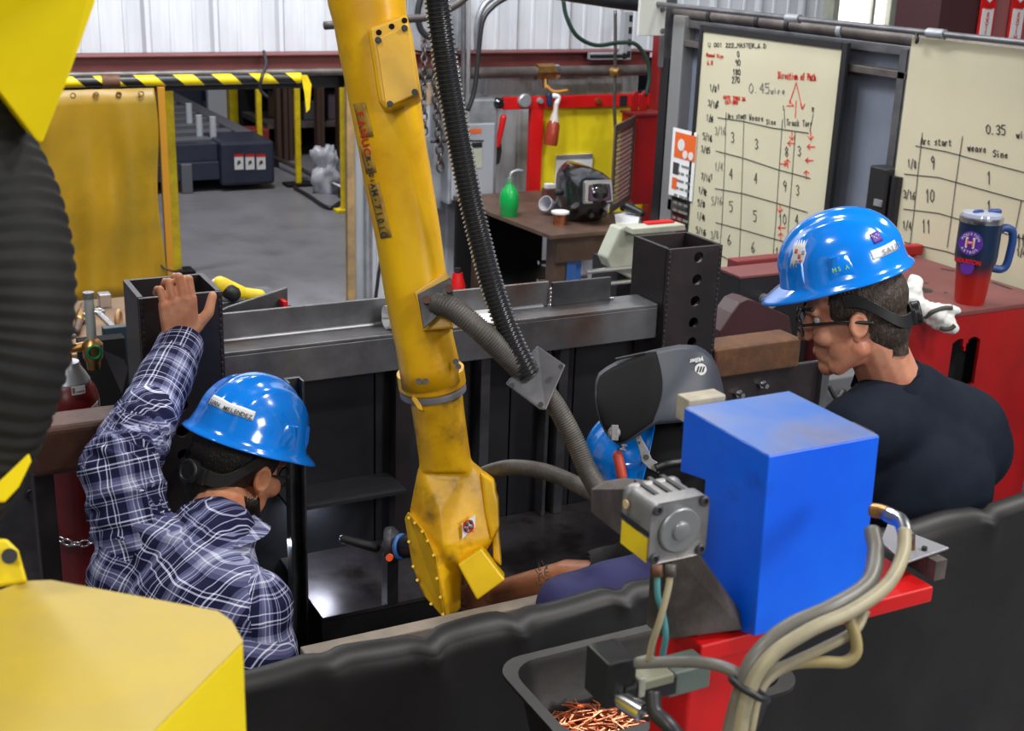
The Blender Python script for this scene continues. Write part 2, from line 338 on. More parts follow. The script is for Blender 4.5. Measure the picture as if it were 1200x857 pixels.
def fuse(name, mb, m, parent=None, voxel=.006, smooth=6, disp=None, uv=None, cut=None, label=None):
    me = bpy.data.meshes.new('t'); me.from_pydata(mb.v, [], mb.f)
    bm = bmesh.new(); bm.from_mesh(me); bmesh.ops.recalc_face_normals(bm, faces=bm.faces); bm.to_mesh(me); bm.free()
    t = bpy.data.objects.new('t', me); SC.collection.objects.link(t)
    q = t.modifiers.new('r', 'REMESH'); q.mode = 'VOXEL'; q.voxel_size = voxel
    if smooth: q = t.modifiers.new('s', 'SMOOTH'); q.factor = .5; q.iterations = smooth
    dg = bpy.context.evaluated_depsgraph_get(); dg.update(); me2 = bpy.data.meshes.new_from_object(t.evaluated_get(dg)); me2.name = name
    bpy.data.objects.remove(t); bpy.data.meshes.remove(me)
    n = len(me2.vertices); co = np.empty(n*3); me2.vertices.foreach_get('co', co); co = co.reshape(-1, 3)
    if disp:
        no = np.empty(n*3); me2.vertex_normals.foreach_get('vector', no); no = no.reshape(-1, 3)
        co = co+no*np.array([disp(Vector(c)) for c in co])[:, None]
    if cut is not None:
        me2.vertices.foreach_set('co', co.ravel()); bm = bmesh.new(); bm.from_mesh(me2)
        bmesh.ops.delete(bm, geom=[v for v in bm.verts if cut(v.co)], context='VERTS'); bm.to_mesh(me2); bm.free()
        n = len(me2.vertices); co = np.empty(n*3); me2.vertices.foreach_get('co', co); co = co.reshape(-1, 3)
    if uv: uv(me2, co)
    lo = co.min(0); hi = co.max(0); c = Vector(((lo[0]+hi[0])/2, (lo[1]+hi[1])/2, lo[2])); co = co-np.array(c)
    me2.vertices.foreach_set('co', co.ravel()); me2.materials.clear(); me2.materials.append(m); me2.shade_smooth(); me2.update()
    return fin(name, me2, c, parent, label=label)
def copyobj(o, c, parent=None, rot=None):
    q = o.copy(); SC.collection.objects.link(q); WL[q] = Vector(c)
    if parent: q.parent = parent; q.location = Vector(c)-WL[parent]
    else: q.location = Vector(c)
    if rot is not None: q.rotation_euler = rot
    return q
def basis(right, up):   # matrix whose x is right, y is up, z out of the face
    r = Vector(right).normalized(); u = Vector(up); u = (u-r*u.dot(r)).normalized(); w = r.cross(u)
    return Matrix(((r.x, u.x, w.x), (r.y, u.y, w.y), (r.z, u.z, w.z)))
def text(name, s, m, parent, c, right, up, size, depth=.0006, label=None, bold=0., sx=1.):
    cu = bpy.data.curves.new(name, 'FONT'); cu.body = s; cu.size = size; cu.align_x = 'CENTER'; cu.align_y = 'CENTER'; cu.extrude = depth; cu.offset = bold
    t = bpy.data.objects.new('t', cu); SC.collection.objects.link(t); dg = bpy.context.evaluated_depsgraph_get(); dg.update()
    me = bpy.data.meshes.new_from_object(t.evaluated_get(dg)); bpy.data.objects.remove(t); me.name = name
    B = basis(right, up); 
    for v in me.vertices: v.co.x *= sx; v.co = B @ v.co
    me.materials.clear(); me.materials.append(m); return fin(name, me, Vector(c), parent, label=label)
# stroke lettering for marker writing
G = {'0': ['2,0 0,2 0,6 2,8 4,6 4,2 2,0'], '1': ['1,6 2,8 2,0'], '2': ['0,6 2,8 4,6 0,0 4,0'], '3': ['0,7 2,8 4,6 2,4 4,2 2,0 0,1'], '4': ['3,0 3,8 0,3 4,3'],
     '5': ['4,8 0,8 0,5 3,5 4,3 3,0 0,0'], '6': ['3,8 0,4 0,1 2,0 4,2 2,4 0,3'], '7': ['0,8 4,8 1,0'], '8': ['2,4 0,6 2,8 4,6 2,4 0,2 2,0 4,2 2,4'], '9': ['4,5 2,4 0,6 2,8 4,6 3,0'],
     'A': ['0,0 2,8 4,0', '1,3 3,3'], 'C': ['4,7 2,8 0,5 0,2 2,0 4,1'], 'D': ['0,0 0,8 3,7 4,4 3,1 0,0'], 'E': ['4,8 0,8 0,0 4,0', '0,4 3,4'], 'G': ['4,7 2,8 0,5 0,2 2,0 4,1 4,4 2,4'], 'H': ['0,0 0,8', '4,0 4,8', '0,4 4,4'],
     'L': ['0,8 0,0 4,0'], 'M': ['0,0 0,8 2,4 4,8 4,0'], 'P': ['0,0 0,8 4,7 3,4 0,4'], 'R': ['0,0 0,8 4,7 3,4 0,4 4,0'], 'S': ['4,7 2,8 0,6 4,3 2,0 0,1'], 'T': ['0,8 4,8', '2,8 2,0'], 'U': ['0,8 0,1 2,0 4,1 4,8'],
     'W': ['0,8 1,0 2,5 3,0 4,8'], 'a': ['3,4 1,5 0,2 1,0 3,1 3,4 4,0'], 'c': ['3,4 1,5 0,2 1,0 3,1'], 'd': ['3,3 1,4 0,2 1,0 3,1 3,8 3,0'], 'e': ['0,3 3,3 2,5 0,3 1,0 3,1'], 'f': ['3,8 1,7 1,0', '0,4 3,4'], 'h': ['0,8 0,0 0,4 2,5 3,3 3,0'],
     'i': ['1,5 1,0', '1,7 1,7.6'], 'k': ['0,8 0,0', '3,5 0,2 3,0'], 'n': ['0,5 0,0 0,4 2,5 3,3 3,0'], 'o': ['2,5 0,3 1,0 3,1 3,4 2,5'], 'r': ['0,5 0,0 0,3 2,5'], 's': ['3,5 0,4 3,2 0,0'], 't': ['1,7 1,0 3,0', '0,5 3,5'],
     'u': ['0,5 0,1 2,0 3,5 3,0'], 'v': ['0,5 1,0 3,5'], 'w': ['0,5 1,0 2,4 3,0 4,5'], 'z': ['0,5 3,5 0,0 3,0'], '/': ['0,-1 4,9'], '.': ['1,0 1.3,.6'], '_': ['0,0 5,0'], '-': ['0,4 3,4'], '|': ['1,0 1,8'], ' ': []}
def strokes(mb, polylines, w, toW, nrm):
    for pl in polylines:
        q = [Vector(toW(*p)) for p in pl]
        for a, b in zip(q, q[1:]):
            d = (b-a)
            if d.length < 1e-6: continue
            d.normalize(); s = d.cross(nrm).normalized()*w/2; e = d*w*.35
            mb.prism([a-e-s, b+e-s, b+e+s, a-e+s], nrm*.0012)
def write(mb, s, px, py, hpx, toW, nrm, w=.006, slant=.0, sx=.62, droop=0.):
    x = px
    for ch in s:
        pls = []
        for st in G.get(ch, []):
            pl = []
            for t in st.split():
                a, b = map(float, t.split(',')); pl.append((x+(a+slant*b)*hpx/8*sx+random.uniform(-.02, .02)*hpx, py-b*hpx/8+(x-px)*droop+random.uniform(-.03, .03)*hpx))
            pls.append(pl)
        strokes(mb, pls, w, toW, nrm); x += hpx*sx*.72
# ================================================================== THE SETTING
def RY(a, b, c, d, y):
    mx, my = (a+c)/2, (b+d)/2; return P(a, my, y=y).x, P(c, my, y=y).x, P(mx, d, y=y).z, P(mx, b, y=y).z
def RX(a, b, c, d, x):
    mx, my = (a+c)/2, (b+d)/2; return P(c, my, x=x).y, P(a, my, x=x).y, P(mx, d, x=x).z, P(mx, b, x=x).z
def boxY(mb, a, b, c, d, y, t): x0, x1, z0, z1 = RY(a, b, c, d, y); return mb.box(x0, x1, y, y+t, z0, z1)
obj('floor', MB().box(-8, 14, -4, 20, -.1, 0), floorm, kind='structure')
WB = 8.2
wb = thing('wall_back', (3, WB, 0), 'white ribbed metal wall panels behind the workshop', None, kind='structure')
random.seed(3)
def wall_panel(x0, x1, z0, z1, m=wallm):
    o = MB(); t = .003; pts = []; x = x0; w = x1-x0
    prof = [(0, .03), (.025, .03), (.045, 0), (.15, 0), (.155, .006), (.175, .006), (.18, 0), (.29, 0), (.295, .006), (.315, .006), (.32, 0), (.40, 0), (.42, .03)]
    pr = [(x0+a, WB-b) for a, b in prof if a <= w+1e-6]
    poly = [Vector((a, b, z0)) for a, b in pr]+[Vector((a, b+t, z0)) for a, b in pr[::-1]]
    return obj('panel', o.prism(poly, (0, 0, z1-z0)), m, wb)
x = -2.1
while x < 9.8: wall_panel(x, x+.42, 1.7, 4.6); x += .42
x = 3.15
while x < 5: wall_panel(x, x+.42, 0, 1.68); x += .42
# window in the back wall with light behind, in its cream frame
x0, x1, z0, z1 = RY(981, -40, 1041, 38, WB-.08)
wd = thing('window_1', ((x0+x1)/2, WB-.08, z0), 'bright overexposed window high on the back wall', None, kind='structure')
obj('window_frame', MB().box(x0-.06, x0, WB-.12, WB, z0-.05, z1).box(x1, x1+.06, WB-.12, WB, z0-.05, z1).box(x0, x1, WB-.12, WB, z0-.06, z0), cream, wd, bev=.004)
obj('pane', MB().box(x0, x1, WB-.06, WB-.05, z0, z1), daylt, wd)
obj('mullion', MB().box((x0+x1)/2+.1, (x0+x1)/2+.13, WB-.09, WB-.06, z0, z1), cream, wd)
# girts
x0, x1, z0, z1 = RY(-100, 61, 770, 80, 8.0)
z1 = P(420, 62, y=8.0).z; z0 = P(420, 82, y=8.0).z
obj('trim_1', MB().box(-2.2, P(762, 60, y=8).x, 8.0, 8.16, z0, z1).box(-2.2, P(762, 60, y=8).x, 7.96, 8.0, z1-.012, z1), girtm, kind='structure', bev=.004, label='maroon steel wall girt across the back wall')
obj('girt_shadow', MB().box(-2.2, 3.1, 8.1, 8.22, z0-.12, z0-.01), black, kind='structure', label='black strip painted as the shadow under the maroon girt')  # black strip stands in for the shadow below the girt
# door jamb column at the right of the opening
xa = P(407, 200, y=7.95).x; xb = P(416, 200, y=7.95).x; xc = P(428, 200, y=7.95).x; xd = P(445, 200, y=7.95).x
jb = thing('trim_3', (xa, 8, 0), 'tan and grey jamb at the right edge of the open bay', None, kind='structure')
obj('edge_board', MB().box(xa, xb, 7.95, 8.0, 0, z0-.02), tan, jb, bev=.003)
obj('channel', MB().box(xb, xc, 7.98, 8.03, 0, z0-.02), wallgl, jb, bev=.003)
obj('channel', MB().box(xc, xc+.02, 7.93, 8.2, 0, z0-.02), zinc, jb, bev=.003)
# far room
obj('wall_far', MB().box(-8, 14, 19.8, 20, 0, 5), mat('far_wall_dark', (.012, .015, .03), .7), kind='structure')
x0, x1, z0, z1 = RY(244, 96, 266, 148, 17)
obj('wall_far_panel', MB().box(x0, x1, 17, 17.1, 0, z1+1.2), mat('far_white_panel', (.5, .52, .6), .6), kind='structure', label='pale upright panel at the far end of the bay')
obj('wall_far_panel', MB().box(x1+.02, x1+.12, 16.9, 17.05, 0, z1+1.2), ypost, kind='structure', label='yellow upright edge of the pale far panel')
x0, x1, z0, z1 = RY(283, 90, 300, 150, 17.5)
obj('wall_far_panel', MB().box(x0-.1, x1+.2, 17.5, 17.6, 0, z1+1.0), mat('far_blue', (.05, .1, .2), .6), kind='structure', label='blue panel far behind the machine bed')  # plain dull blue base colour
# ================================================================== FAR BAY THINGS
def zf(px, py): return P(px, py, z=0)
pf = lambda px, py, y: P(px, py, y=y)
# cutting machine bed
b0 = zf(320, 222); Y0 = b0.y
mc = thing('cutting_machine', (pf(250, 200, Y0).x, Y0+1, 0), 'dark navy machine bed with grey cross slats beyond the yellow posts', 'machine')
x0, x1, z0, z1 = RY(259, 166, 322, 217, Y0)
obj('control_housing', MB().box(x0, x1, Y0, Y0+.7, z0, z1), machm, mc, bev=.03)
X1 = x1; ZT = z1
for k in range(3):
    c = pf(280+13*k, 190, Y0-.005); l = MB().box(c.x-.045, c.x+.045, Y0-.006, Y0-.001, c.z-.075, c.z+.055); lb = obj('warning_sticker', l, white, mc)
    obj('sticker_header', MB().box(c.x-.045, c.x+.045, Y0-.009, Y0-.006, c.z+.055, c.z+.08), redb, mc)
    q = MB(); q.prism([(c.x-.02, Y0-.006, c.z-.03), (c.x+.02, Y0-.006, c.z-.01), (c.x+.01, Y0-.006, c.z+.02), (c.x-.015, Y0-.006, c.z+.01)], (0, -.003, 0)); obj('pictogram', q, ink, mc)
xl = pf(150, 200, Y0).x
obj('frame_rail', MB().box(xl, X1-.55, Y0+.1, Y0+.25, ZT-.2, ZT-.02), machm, mc, bev=.01)
obj('frame_rail', MB().box(xl, X1-.55, Y0+.05, Y0+.2, .12, .30), machm, mc, bev=.01)
obj('frame_post', MB().box(pf(213, 200, Y0).x, pf(226, 200, Y0).x, Y0+.02, Y0+.2, 0, ZT-.2), machs, mc, bev=.01)
obj('frame_post', MB().box(pf(316, 200, Y0).x, X1, Y0+.3, Y0+.5, 0, ZT-.5), machm, mc, bev=.01)
obj('side_rail', MB().box(X1-.2, X1-.02, Y0+.7, Y0+4.6, ZT-.15, ZT), machs, mc, bev=.01)
for k in range(9):
    obj('slat', MB().box(xl, X1-.2, Y0+.35+.5*k, Y0+.55+.5*k, ZT-.10, ZT-.01), machs, mc, bev=.006)
obj('bed_pan', MB().box(xl, X1-.1, Y0+.3, Y0+4.6, ZT-.4, ZT-.25), machm, mc)
for k, (px, py) in enumerate(((194, 150), (222, 135), (234, 150), (250, 152))):
    c = P(px, py+8, z=ZT); o_ = obj('locating_pin', MB().cyl((c.x, c.y, ZT-.2), (c.x, c.y, ZT+.2), .035, n=12), mat('pin_white', (.5, .52, .58), .5), mc, smooth='auto')
c = P(217, 128, z=ZT+.2)
obj('gantry', MB().box(xl, pf(236, 120, Y0+4.8).x, Y0+4.7, Y0+5.2, 0, ZT+.32), machm, mc, bev=.03)
# yellow bollard posts
def post(px0, px1, pyb, pyt, label, foot=None, half=True):
    b = zf((px0+px1)/2, pyb); y = b.y; x0 = pf(px0, pyb, y).x; x1 = pf(px1, pyb, y).x; w = x1-x0; zt = pf((px0+px1)/2, pyt, y).z
    t = thing('yellow_post', (b.x, y, 0), label, 'post', 'yellow safety posts')
    obj('upright', MB().box(x0, x1, y, y+w, .02, zt), ypost, t, bev=.008)
    if foot: obj('base_plate', MB().box(x0-foot, x1+foot, y-foot*.6, y+w+foot*.6, 0, .03), blackm if half else ypost, t, bev=.004)
    return t, b
post(203, 214, 322, 96, 'thick yellow post standing between the curtain and the machine bed, on a black foot', .09)
post(348, 354, 218, 93, 'thin yellow post with a black foot right of the machine bed', .12)
post(303, 309, 196, 93, 'thin yellow post farthest back, behind the machine housing', .05)
post(401, 407, 249, 92, 'thin yellow post nearest the bay jamb with a yellow foot', .06, False)
# low guide rail and cable on the floor
a = zf(324, 196); b = zf(400, 232); a.z = b.z = .1
tg = thing('floor_guide_rail', (a+b)/2*1, 'grey rail running low along the floor by the thin posts', 'rail')
obj('rail_tube', MB().tube([a, b], .025, sm=0), strutm, tg, smooth=True)
for q in (a, b): obj('rail_foot', MB().cyl((q.x, q.y, 0), q, .03, n=10), black, tg)
pts = [zf(345, 222), zf(362, 232), zf(385, 246), zf(398, 240)]
for p_ in pts: p_.z = .02
obj('black_cable', MB().tube(pts, .02), rubber, smooth=True, label='black cable lying on the floor beside the thin yellow post', cat='cable')
# dark storage rack with uprights
ry = 14.2
rk = thing('storage_rack', (pf(360, 160, ry).x, ry+.5, 0), 'dark brown storage rack loaded with shadowed stock behind the posts', 'rack')
for px in (327, 335, 341, 374, 378, 399): obj('upright', MB().box(pf(px-2, 150, ry).x, pf(px+2.5, 150, ry).x, ry, ry+.12, 0, 2.3), mat('rack_brown', (.06, .03, .02), .6), rk)
for k, zz in enumerate((.35, .9, 1.45)): obj('shelf', MB().box(pf(318, 150, ry).x, pf(470, 150, ry).x, ry+.15, ry+1.2, zz, zz+.06), strutb, rk)
obj('back_panel', MB().box(pf(316, 150, ry).x, pf(500, 150, ry).x, ry+1.2, ry+1.25, 0, 2.2), blackm, rk)
random.seed(5)
for k, (px, zz, w, h, lb) in enumerate(((334, .41, .11, .3, 'tan box low on the dark rack at its left end'), (362, .41, .12, .22, 'dark box low on the rack between the thin posts'), (388, .41, .10, .3, 'purplish box low on the rack at its right end'),
        (336, .96, .11, .26, 'tan box at mid height on the dark rack, left end'), (364, .96, .12, .3, 'dark box at mid height on the rack behind the thin post'), (389, 1.51, .13, .24, 'tan box topmost on the dark rack at its right end'))):
    c = pf(px, 150, ry+.5); obj('stored_box', MB().box(c.x-w, c.x+w, ry+.3, ry+.8, zz+.002, zz+h), mat('box_%s' % 'abc'[k % 3], [(.16, .1, .05), (.05, .05, .06), (.1, .07, .09)][k % 3], .7), bev=.01, label=lb, cat='box', group='boxes stored on the dark rack')
# crumpled white bags
def blob(name, c, r, m, label, cat, amp=.25, group=None, flat=1., freq=5):
    q = MB().ell(c, r, n=28, m=18); c = Vector(c)
    for i, v in enumerate(q.v): d = v-c; q.v[i] = c+d*(1+amp*noise.noise(v*freq)+amp*.5*noise.noise(v*freq*2.3))
    return obj(name, q, m, smooth=True, label=label, cat=cat, group=group)
plast = mat('plastic_bag', (.45, .46, .52), .3)
c = zf(393, 232); blob('plastic_bag', (c.x+.02, c.y+.3, .24), (.13, .12, .25), plast, 'crumpled clear plastic bag slumped by the yellow foot near the jamb', 'bag', amp=.7, freq=9)
c = pf(366, 140, 13.6); 0 and blob('plastic_bag', (c.x, 13.7, 1.15), (.1, .1, .45), plast, 'pale plastic sheet hanging beside the drooping yellow strap', 'bag')
x0, x1, z0, z1 = RY(281, 140, 302, 152, Y0+2.5)
obj('red_crate', MB().box(X1+.04, X1+.34, Y0+1.3, Y0+1.6, .0, ZT-.08), mat('dull_red', (.2, .02, .015), .6), bev=.01, label='dull red crate standing behind the machine housing', cat='crate')
# hazard striped bar across the opening, curtain under it
yb = 7.9; zb = pf(200, 94, yb).z; xr = pf(352, 92, yb).x; xl_ = -1.9
hb = thing('hazard_bar', ((xl_+xr)/2, yb, zb), 'rail wrapped in black and yellow hazard tape over the bay opening', 'rail')
obj('rail_tube', MB().cyl((xl_, yb, zb), (xr, yb, zb), .033, n=14), hazard, hb, smooth='auto')
obj('support_tube', MB().cyl((xl_, yb+.06, zb+.03), (3.1, yb+.06, zb+.03), .025, n=10), strutb, hb, smooth='auto')
c = pf(128, 94, yb); obj('pipe_collar', MB().cyl((c.x-.045, yb, zb), (c.x+.055, yb, zb), .043, n=14), rust, hb, smooth='auto')
c = pf(309, 68, 7.98); hk = MB().tube([pf(309, 60, 7.93), pf(312, 75, 7.85), pf(307, 90, 7.78), pf(305, 105, 7.78), pf(314, 114, 7.78)], .010)
obj('wire_hook', hk, black, smooth=True, label='thin wire hook hanging over the maroon girt above the posts', cat='hook')
tape = MB(); A = [(353, 88), (360, 88), (365, 99), (363, 128), (359, 132), (357, 110)]
tape.prism([pf(a_, b_, 7.86) for a_, b_ in A], (0, .006, 0)); obj('tape_end', tape, ypost, label='loose yellow tape end drooping from the hazard bar', cat='tape')
# yellow welding curtain
yc = 7.82; X0, X1c = pf(20, 200, yc).x, pf(186, 200, yc).x; zt = zb-.036; zbm = pf(130, 352, yc).z
cu = MB(); nx, nz_ = 60, 14
for j in range(nz_+1):
    for i in range(nx+1):
        u = i/nx; w = j/nz_; xx = X0+(X1c-X0)*u+.012*math.sin(w*9)*(u > .98)
        cu.v.append(Vector((xx, yc+.018*math.sin(u*21+w)*(.3+w)+.03*noise.noise(Vector((u*4, w*3, 0))), zt+(zbm-zt)*w+.01*math.sin(u*15)*w)))
for j in range(nz_):
    for i in range(nx): a_ = j*(nx+1)+i; cu.f.append((a_, a_+1, a_+nx+2, a_+nx+1))
cr = thing('welding_curtain', ((X0+X1c)/2, yc, 0), 'translucent yellow welding curtain hung from the hazard bar at left', 'curtain')
obj('curtain_sheet', cu, curt, cr, smooth=True, solid=.004, recalc=False)
c0 = pf(189, 99, yc+.05); c1 = pf(186, 160, yc+.05)
obj('frame_post', MB().box(c0.x-.025, c0.x+.02, yc+.05, yc+.09, .03, zt), mat('orange_yellow_post', (.42, .19, .006), .5), cr, bev=.004)
obj('frame_post', MB().box(X0, X0+.05, yc+.05, yc+.09, .03, zt), ypost, cr, bev=.004)
for xx in (c0.x, X0+.02): obj('frame_foot', MB().box(xx-.05, xx+.05, yc-.1, yc+.3, 0, .03), black, cr)
for k in range(6):
    xx = X0+.08+(X1c-X0-.16)*k/5; obj('grommet', MB().torus((xx, yc-.012, zt-.03), (0, 1, 0), .014, .004, 12, 6), brass, cr)
obj('curtain_cord', MB().tube([pf(186, 300, yc+.1), pf(190, 312, yc), pf(203, 318, 7.8), pf(212, 316, 7.9)], .006), rubber, smooth=True, label='thin dark cord looping from the curtain corner', cat='cord')
# ================================================================== BACK WALL FITTINGS
yw = 8.05
zp = pf(520, 86, 7.9).z
pp = thing('supply_pipe', (pf(560, 86, 7.9).x, 7.9, zp), 'long brownish steel supply pipe with a yellow handled valve under the girt', 'pipe')
obj('pipe_run', MB().cyl((3.2, 7.9, zp), (pf(756, 86, 7.9).x, 7.9, zp), .038, n=16), strutb, pp, smooth='auto')
c = pf(640, 84, 7.88); obj('valve_body', MB().cyl((c.x-.07, 7.9, zp), (c.x+.07, 7.9, zp), .055, n=8).cyl((c.x, 7.9, zp), (c.x, 7.88, zp-.11), .022, n=10), brass, pp, smooth='auto')
obj('valve_handle', MB().tube([(c.x, 7.87, zp-.09), (c.x+.05, 7.85, zp-.13), (c.x+.16, 7.85, zp-.125)], .011), mat('handle_orange', (.5, .22, .03), .5), pp, smooth=True)
obj('union_ring', MB().cyl((c.x+.07, 7.9, zp), (c.x+.1, 7.9, zp), .05, n=14), silver, pp)
# electrical disconnect
yd = 7.85; x0, x1, z0, z1 = RY(546, 116, 583, 238, yd)
ed = thing('disconnect_switch', ((x0+x1)/2, yd, z0), 'grey electrical disconnect box with a red lever on its side', 'switch box')
xL = x0-.13
obj('box_body', MB().box(xL, x1, yd, 8.15, z0, z1), zinc, ed, bev=.015)
obj('front_door', MB().box(xL+.02, x1-.03, yd-.02, yd, z0+.03, z1-.16), mat('zinc_light', (.42, .45, .5), .4, .3), ed, bev=.02)
a_, b_, c_, d_ = RY(549, 151, 564, 156, yd-.022); obj('warning_strip', MB().box(a_, b_, yd-.024, yd-.02, c_, d_), orange, ed)
a_, b_, c_, d_ = RY(553, 167, 565, 173, yd-.022); obj('warning_strip', MB().box(a_, b_, yd-.024, yd-.02, c_, d_), black, ed, label='black warning strip')
a_, b_, c_, d_ = RY(551, 174, 565, 197, yd-.022); obj('instruction_label', MB().box(a_, b_, yd-.024, yd-.02, c_, d_), cream, ed)
hp = pf(580, 175, yd); obj('lever_quadrant', MB().prism([(x1, yd+.02, hp.z-.12), (x1, yd+.02, hp.z+.1), (x1+.035, yd+.02, hp.z+.07), (x1+.045, yd+.02, hp.z-.02), (x1+.03, yd+.02, hp.z-.1)], (0, .06, 0)), black, ed, bev=.004)
obj('lever_handle', MB().cap((x1+.01, yd+.02, hp.z+.02), pf(590, 138, yd), .017, .022), redb, ed, smooth=True)
kz = pf(584, 121, yd); obj('pilot_knob', MB().lathe((kz.x, yd+.0, kz.z), (0, -1, 0), [(.0, -.02), (.036, -.02), (.036, .02), (.02, .035), (0, .035)]), glossb, ed, smooth='auto', label='glossy black round knob')
# second grey enclosure behind chains
x0, x1, z0, z1 = RY(492, -40, 541, 60, 7.95)
obj('grey_enclosure', MB().box(x0, x1, 7.95, 8.15, z0, z1).box(x0+.02, x1-.02, 7.94, 7.95, z0+.02, z1-.02), zinc, bev=.008, label='grey metal enclosure high on the wall behind the yellow arm', cat='enclosure')
x0, x1, z0, z1 = RY(504, 165, 522, 247, 7.98)
obj('grey_enclosure', MB().box(x0, x1-.02, 7.98, 8.15, z0, z1).box(x0+.015, x1-.035, 7.97, 7.98, z0+.015, z1-.015), zinc, bev=.008, label='lower grey enclosure left of the disconnect box', cat='enclosure')
def conduit(name, pts, y, r, m, label, cat='conduit', n=10, sm=8): return obj(name, MB().tube([pf(a_, b_, y) for a_, b_ in pts], r, n=n, sm=sm), m, smooth=True, label=label, cat=cat)
conduit('wall_conduit', [(543, -60), (543, 60), (542, 200), (540, 330)], 7.78, .017, strutm, 'straight dark conduit running down just right of the hose top')
conduit('wall_conduit', [(549, -60), (549, 60), (547, 200), (546, 345)], 7.86, .014, mat('conduit_white', (.5, .5, .52), .4, .3), 'straight pale conduit beside the dark one behind the hose')
conduit('bent_conduit', [(559, 60), (559, 30), (566, 8), (582, -6), (600, -14)], 7.8, .02, mat('conduit_grey', (.3, .31, .33), .35, .6), 'thick grey conduit bending over the disconnect box')
conduit('wall_cable', [(548, 130), (556, 105), (561, 60), (566, 24), (580, 6), (600, -6)], 7.72, .016, rubber, 'black cable curving down onto the disconnect box', 'cable')
conduit('wall_cable', [(503, -30), (490, 10), (493, 34), (505, 44), (512, 36)], 7.4, .02, rubber, 'black loop of cable behind the top of the hose', 'cable')
conduit('wall_cable', [(566, 165), (540, 165), (505, 166)], 7.84, .012, black, 'black cable running flat behind the hanging chain', 'cable')
conduit('ground_wire', [(447, 300), (444, 320), (440, 350)], 7.6, .012, black, 'thin black wire beside the left edge of the yellow arm', 'wire')
# holed strut and lower grey sheets
st = MB(); x0, x1, z0, z1 = RY(546, 236, 551, 350, 8.0); 
obj('holed_strut', MB().box(x0-.04, x0, 7.98, 8.02, z0-.3, z1).box(x1, x1+.03, 7.98, 8.02, z0-.3, z1).box(x0-.04, x1+.03, 8.02, 8.05, z0-.3, z1), galv, label='upright slotted strut low on the wall behind the hose', cat='strut')
ob_ = thing('red_bottle', pf(536, 338, 7.0), 'small red bottle top showing above the steel beam', 'bottle')
c = pf(536, 338, 7.0); obj('bottle_body', MB().lathe((c.x, 7.0, c.z-.1), (0, 0, 1), [(.0, 0), (.05, 0), (.05, .12), (.035, .17), (.03, .2), (0, .2)]), redb, ob_, smooth='auto')
obj('bottle_cap', MB().cyl((c.x, 7.0, c.z+.1), (c.x, 7.0, c.z+.13), .02, n=12), black, ob_)
sh = thing('bottle_ledge', (c.x, 7.0, 0), 'narrow black stand under the red bottle', 'stand')
obj('stand_top', MB().box(c.x-.1, c.x+.1, 6.9, 7.1, c.z-.125, c.z-.101), black, sh); obj('stand_leg', MB().box(c.x-.03, c.x+.03, 6.97, 7.03, 0, c.z-.125), black, sh)
# hanging chains
def chain(name, pts, R, r, m, label, cat='chain', n=200, stretch=1.5):
    pts = resample(smoothpath(pts, 10), R*2*stretch*.78); t = thing(name, pts[0], label, cat); base = None
    for k, (a_, b_) in enumerate(zip(pts, pts[1:])):
        d = (b_-a_).normalized(); _, u, v = frame(d); ax = u if k % 2 else v
        if base is None:
            base = obj('link', MB().torus((0, 0, 0), (0, 1, 0), R, r, 14, 6, sx=stretch, sdir=(0, 0, 1)), m, None, smooth=True); bm_off = Vector((0, 0, -WLz(base))); me = base.data; bpy.data.objects.remove(base); base = me
            for vv in me.vertices: vv.co.z -= R*stretch+r
        o = bpy.data.objects.new('link', base); SC.collection.objects.link(o); o.parent = t; o.location = (a_+b_)/2-WL[t]
        x_ = d; y_ = ax; z_ = x_.cross(y_); o.rotation_euler = Matrix(((-z_.x, y_.x, x_.x), (-z_.y, y_.y, x_.y), (-z_.z, y_.z, x_.z))).to_euler(); WL[o] = a_
    return t
def WLz(o): return 0
chm = mat('chain_dark', (.12, .10, .09), .4, .8)
ch_1 = chain('hanging_chain', [pf(497, 40, 7.92), pf(497, 80, 7.85), pf(497, 130, 7.85), pf(498, 165, 7.85)], .02, .0065, chm, 'dark chain hanging with a metal tag, close to the arm')
chain('hanging_chain', [pf(509, 40, 7.88), pf(510, 80, 7.82), pf(511, 120, 7.82), pf(515, 170, 7.82), pf(516, 206, 7.82)], .024, .0085, chm, 'thicker dark chain hanging just left of the black hose')
x0, x1, z0, z1 = RY(499, 97, 510, 123, 7.84); obj('metal_tag', MB().box(x0, x1, 7.84, 7.85, z0, z1), mat('tag_tan', (.4, .3, .22), .5, .3), ch_1, bev=.004)
# slotted white bracket and unistrut at top of wall
bz = thing('slotted_bracket', pf(735, 70, 7.6), 'white slotted angle bracket bolted on the girt', 'bracket')
for (a_, b_, c_, d_) in ((735, 14, 741, 70),):
    x0, x1, z0, z1 = RY(a_, b_, c_, d_, 7.9); obj('slotted_upright', MB().box(x0, x1, 7.9, 7.93, z0, z1).box(x0-.03, x0, 7.9, 7.955, z0, z1), wallgl, bz, bev=.002)
    for k in range(4): zz = z0+(z1-z0)*(k+.5)/4; obj('slot', MB().box(x0+.008, x1-.008, 7.897, 7.9, zz-.025, zz+.02), black, bz)
x0, x1, z0, z1 = RY(693, 62, 735, 70, 7.9); obj('slotted_arm', MB().box(x0, x1, 7.9, 7.955, z0, z1), wallgl, bz, bev=.002)
for k in range(3): xx = x0+(x1-x0)*(k+.4)/3; obj('slot', MB().box(xx-.05, xx+.05, 7.897, 7.9, z0+.012, z1-.012), black, bz)
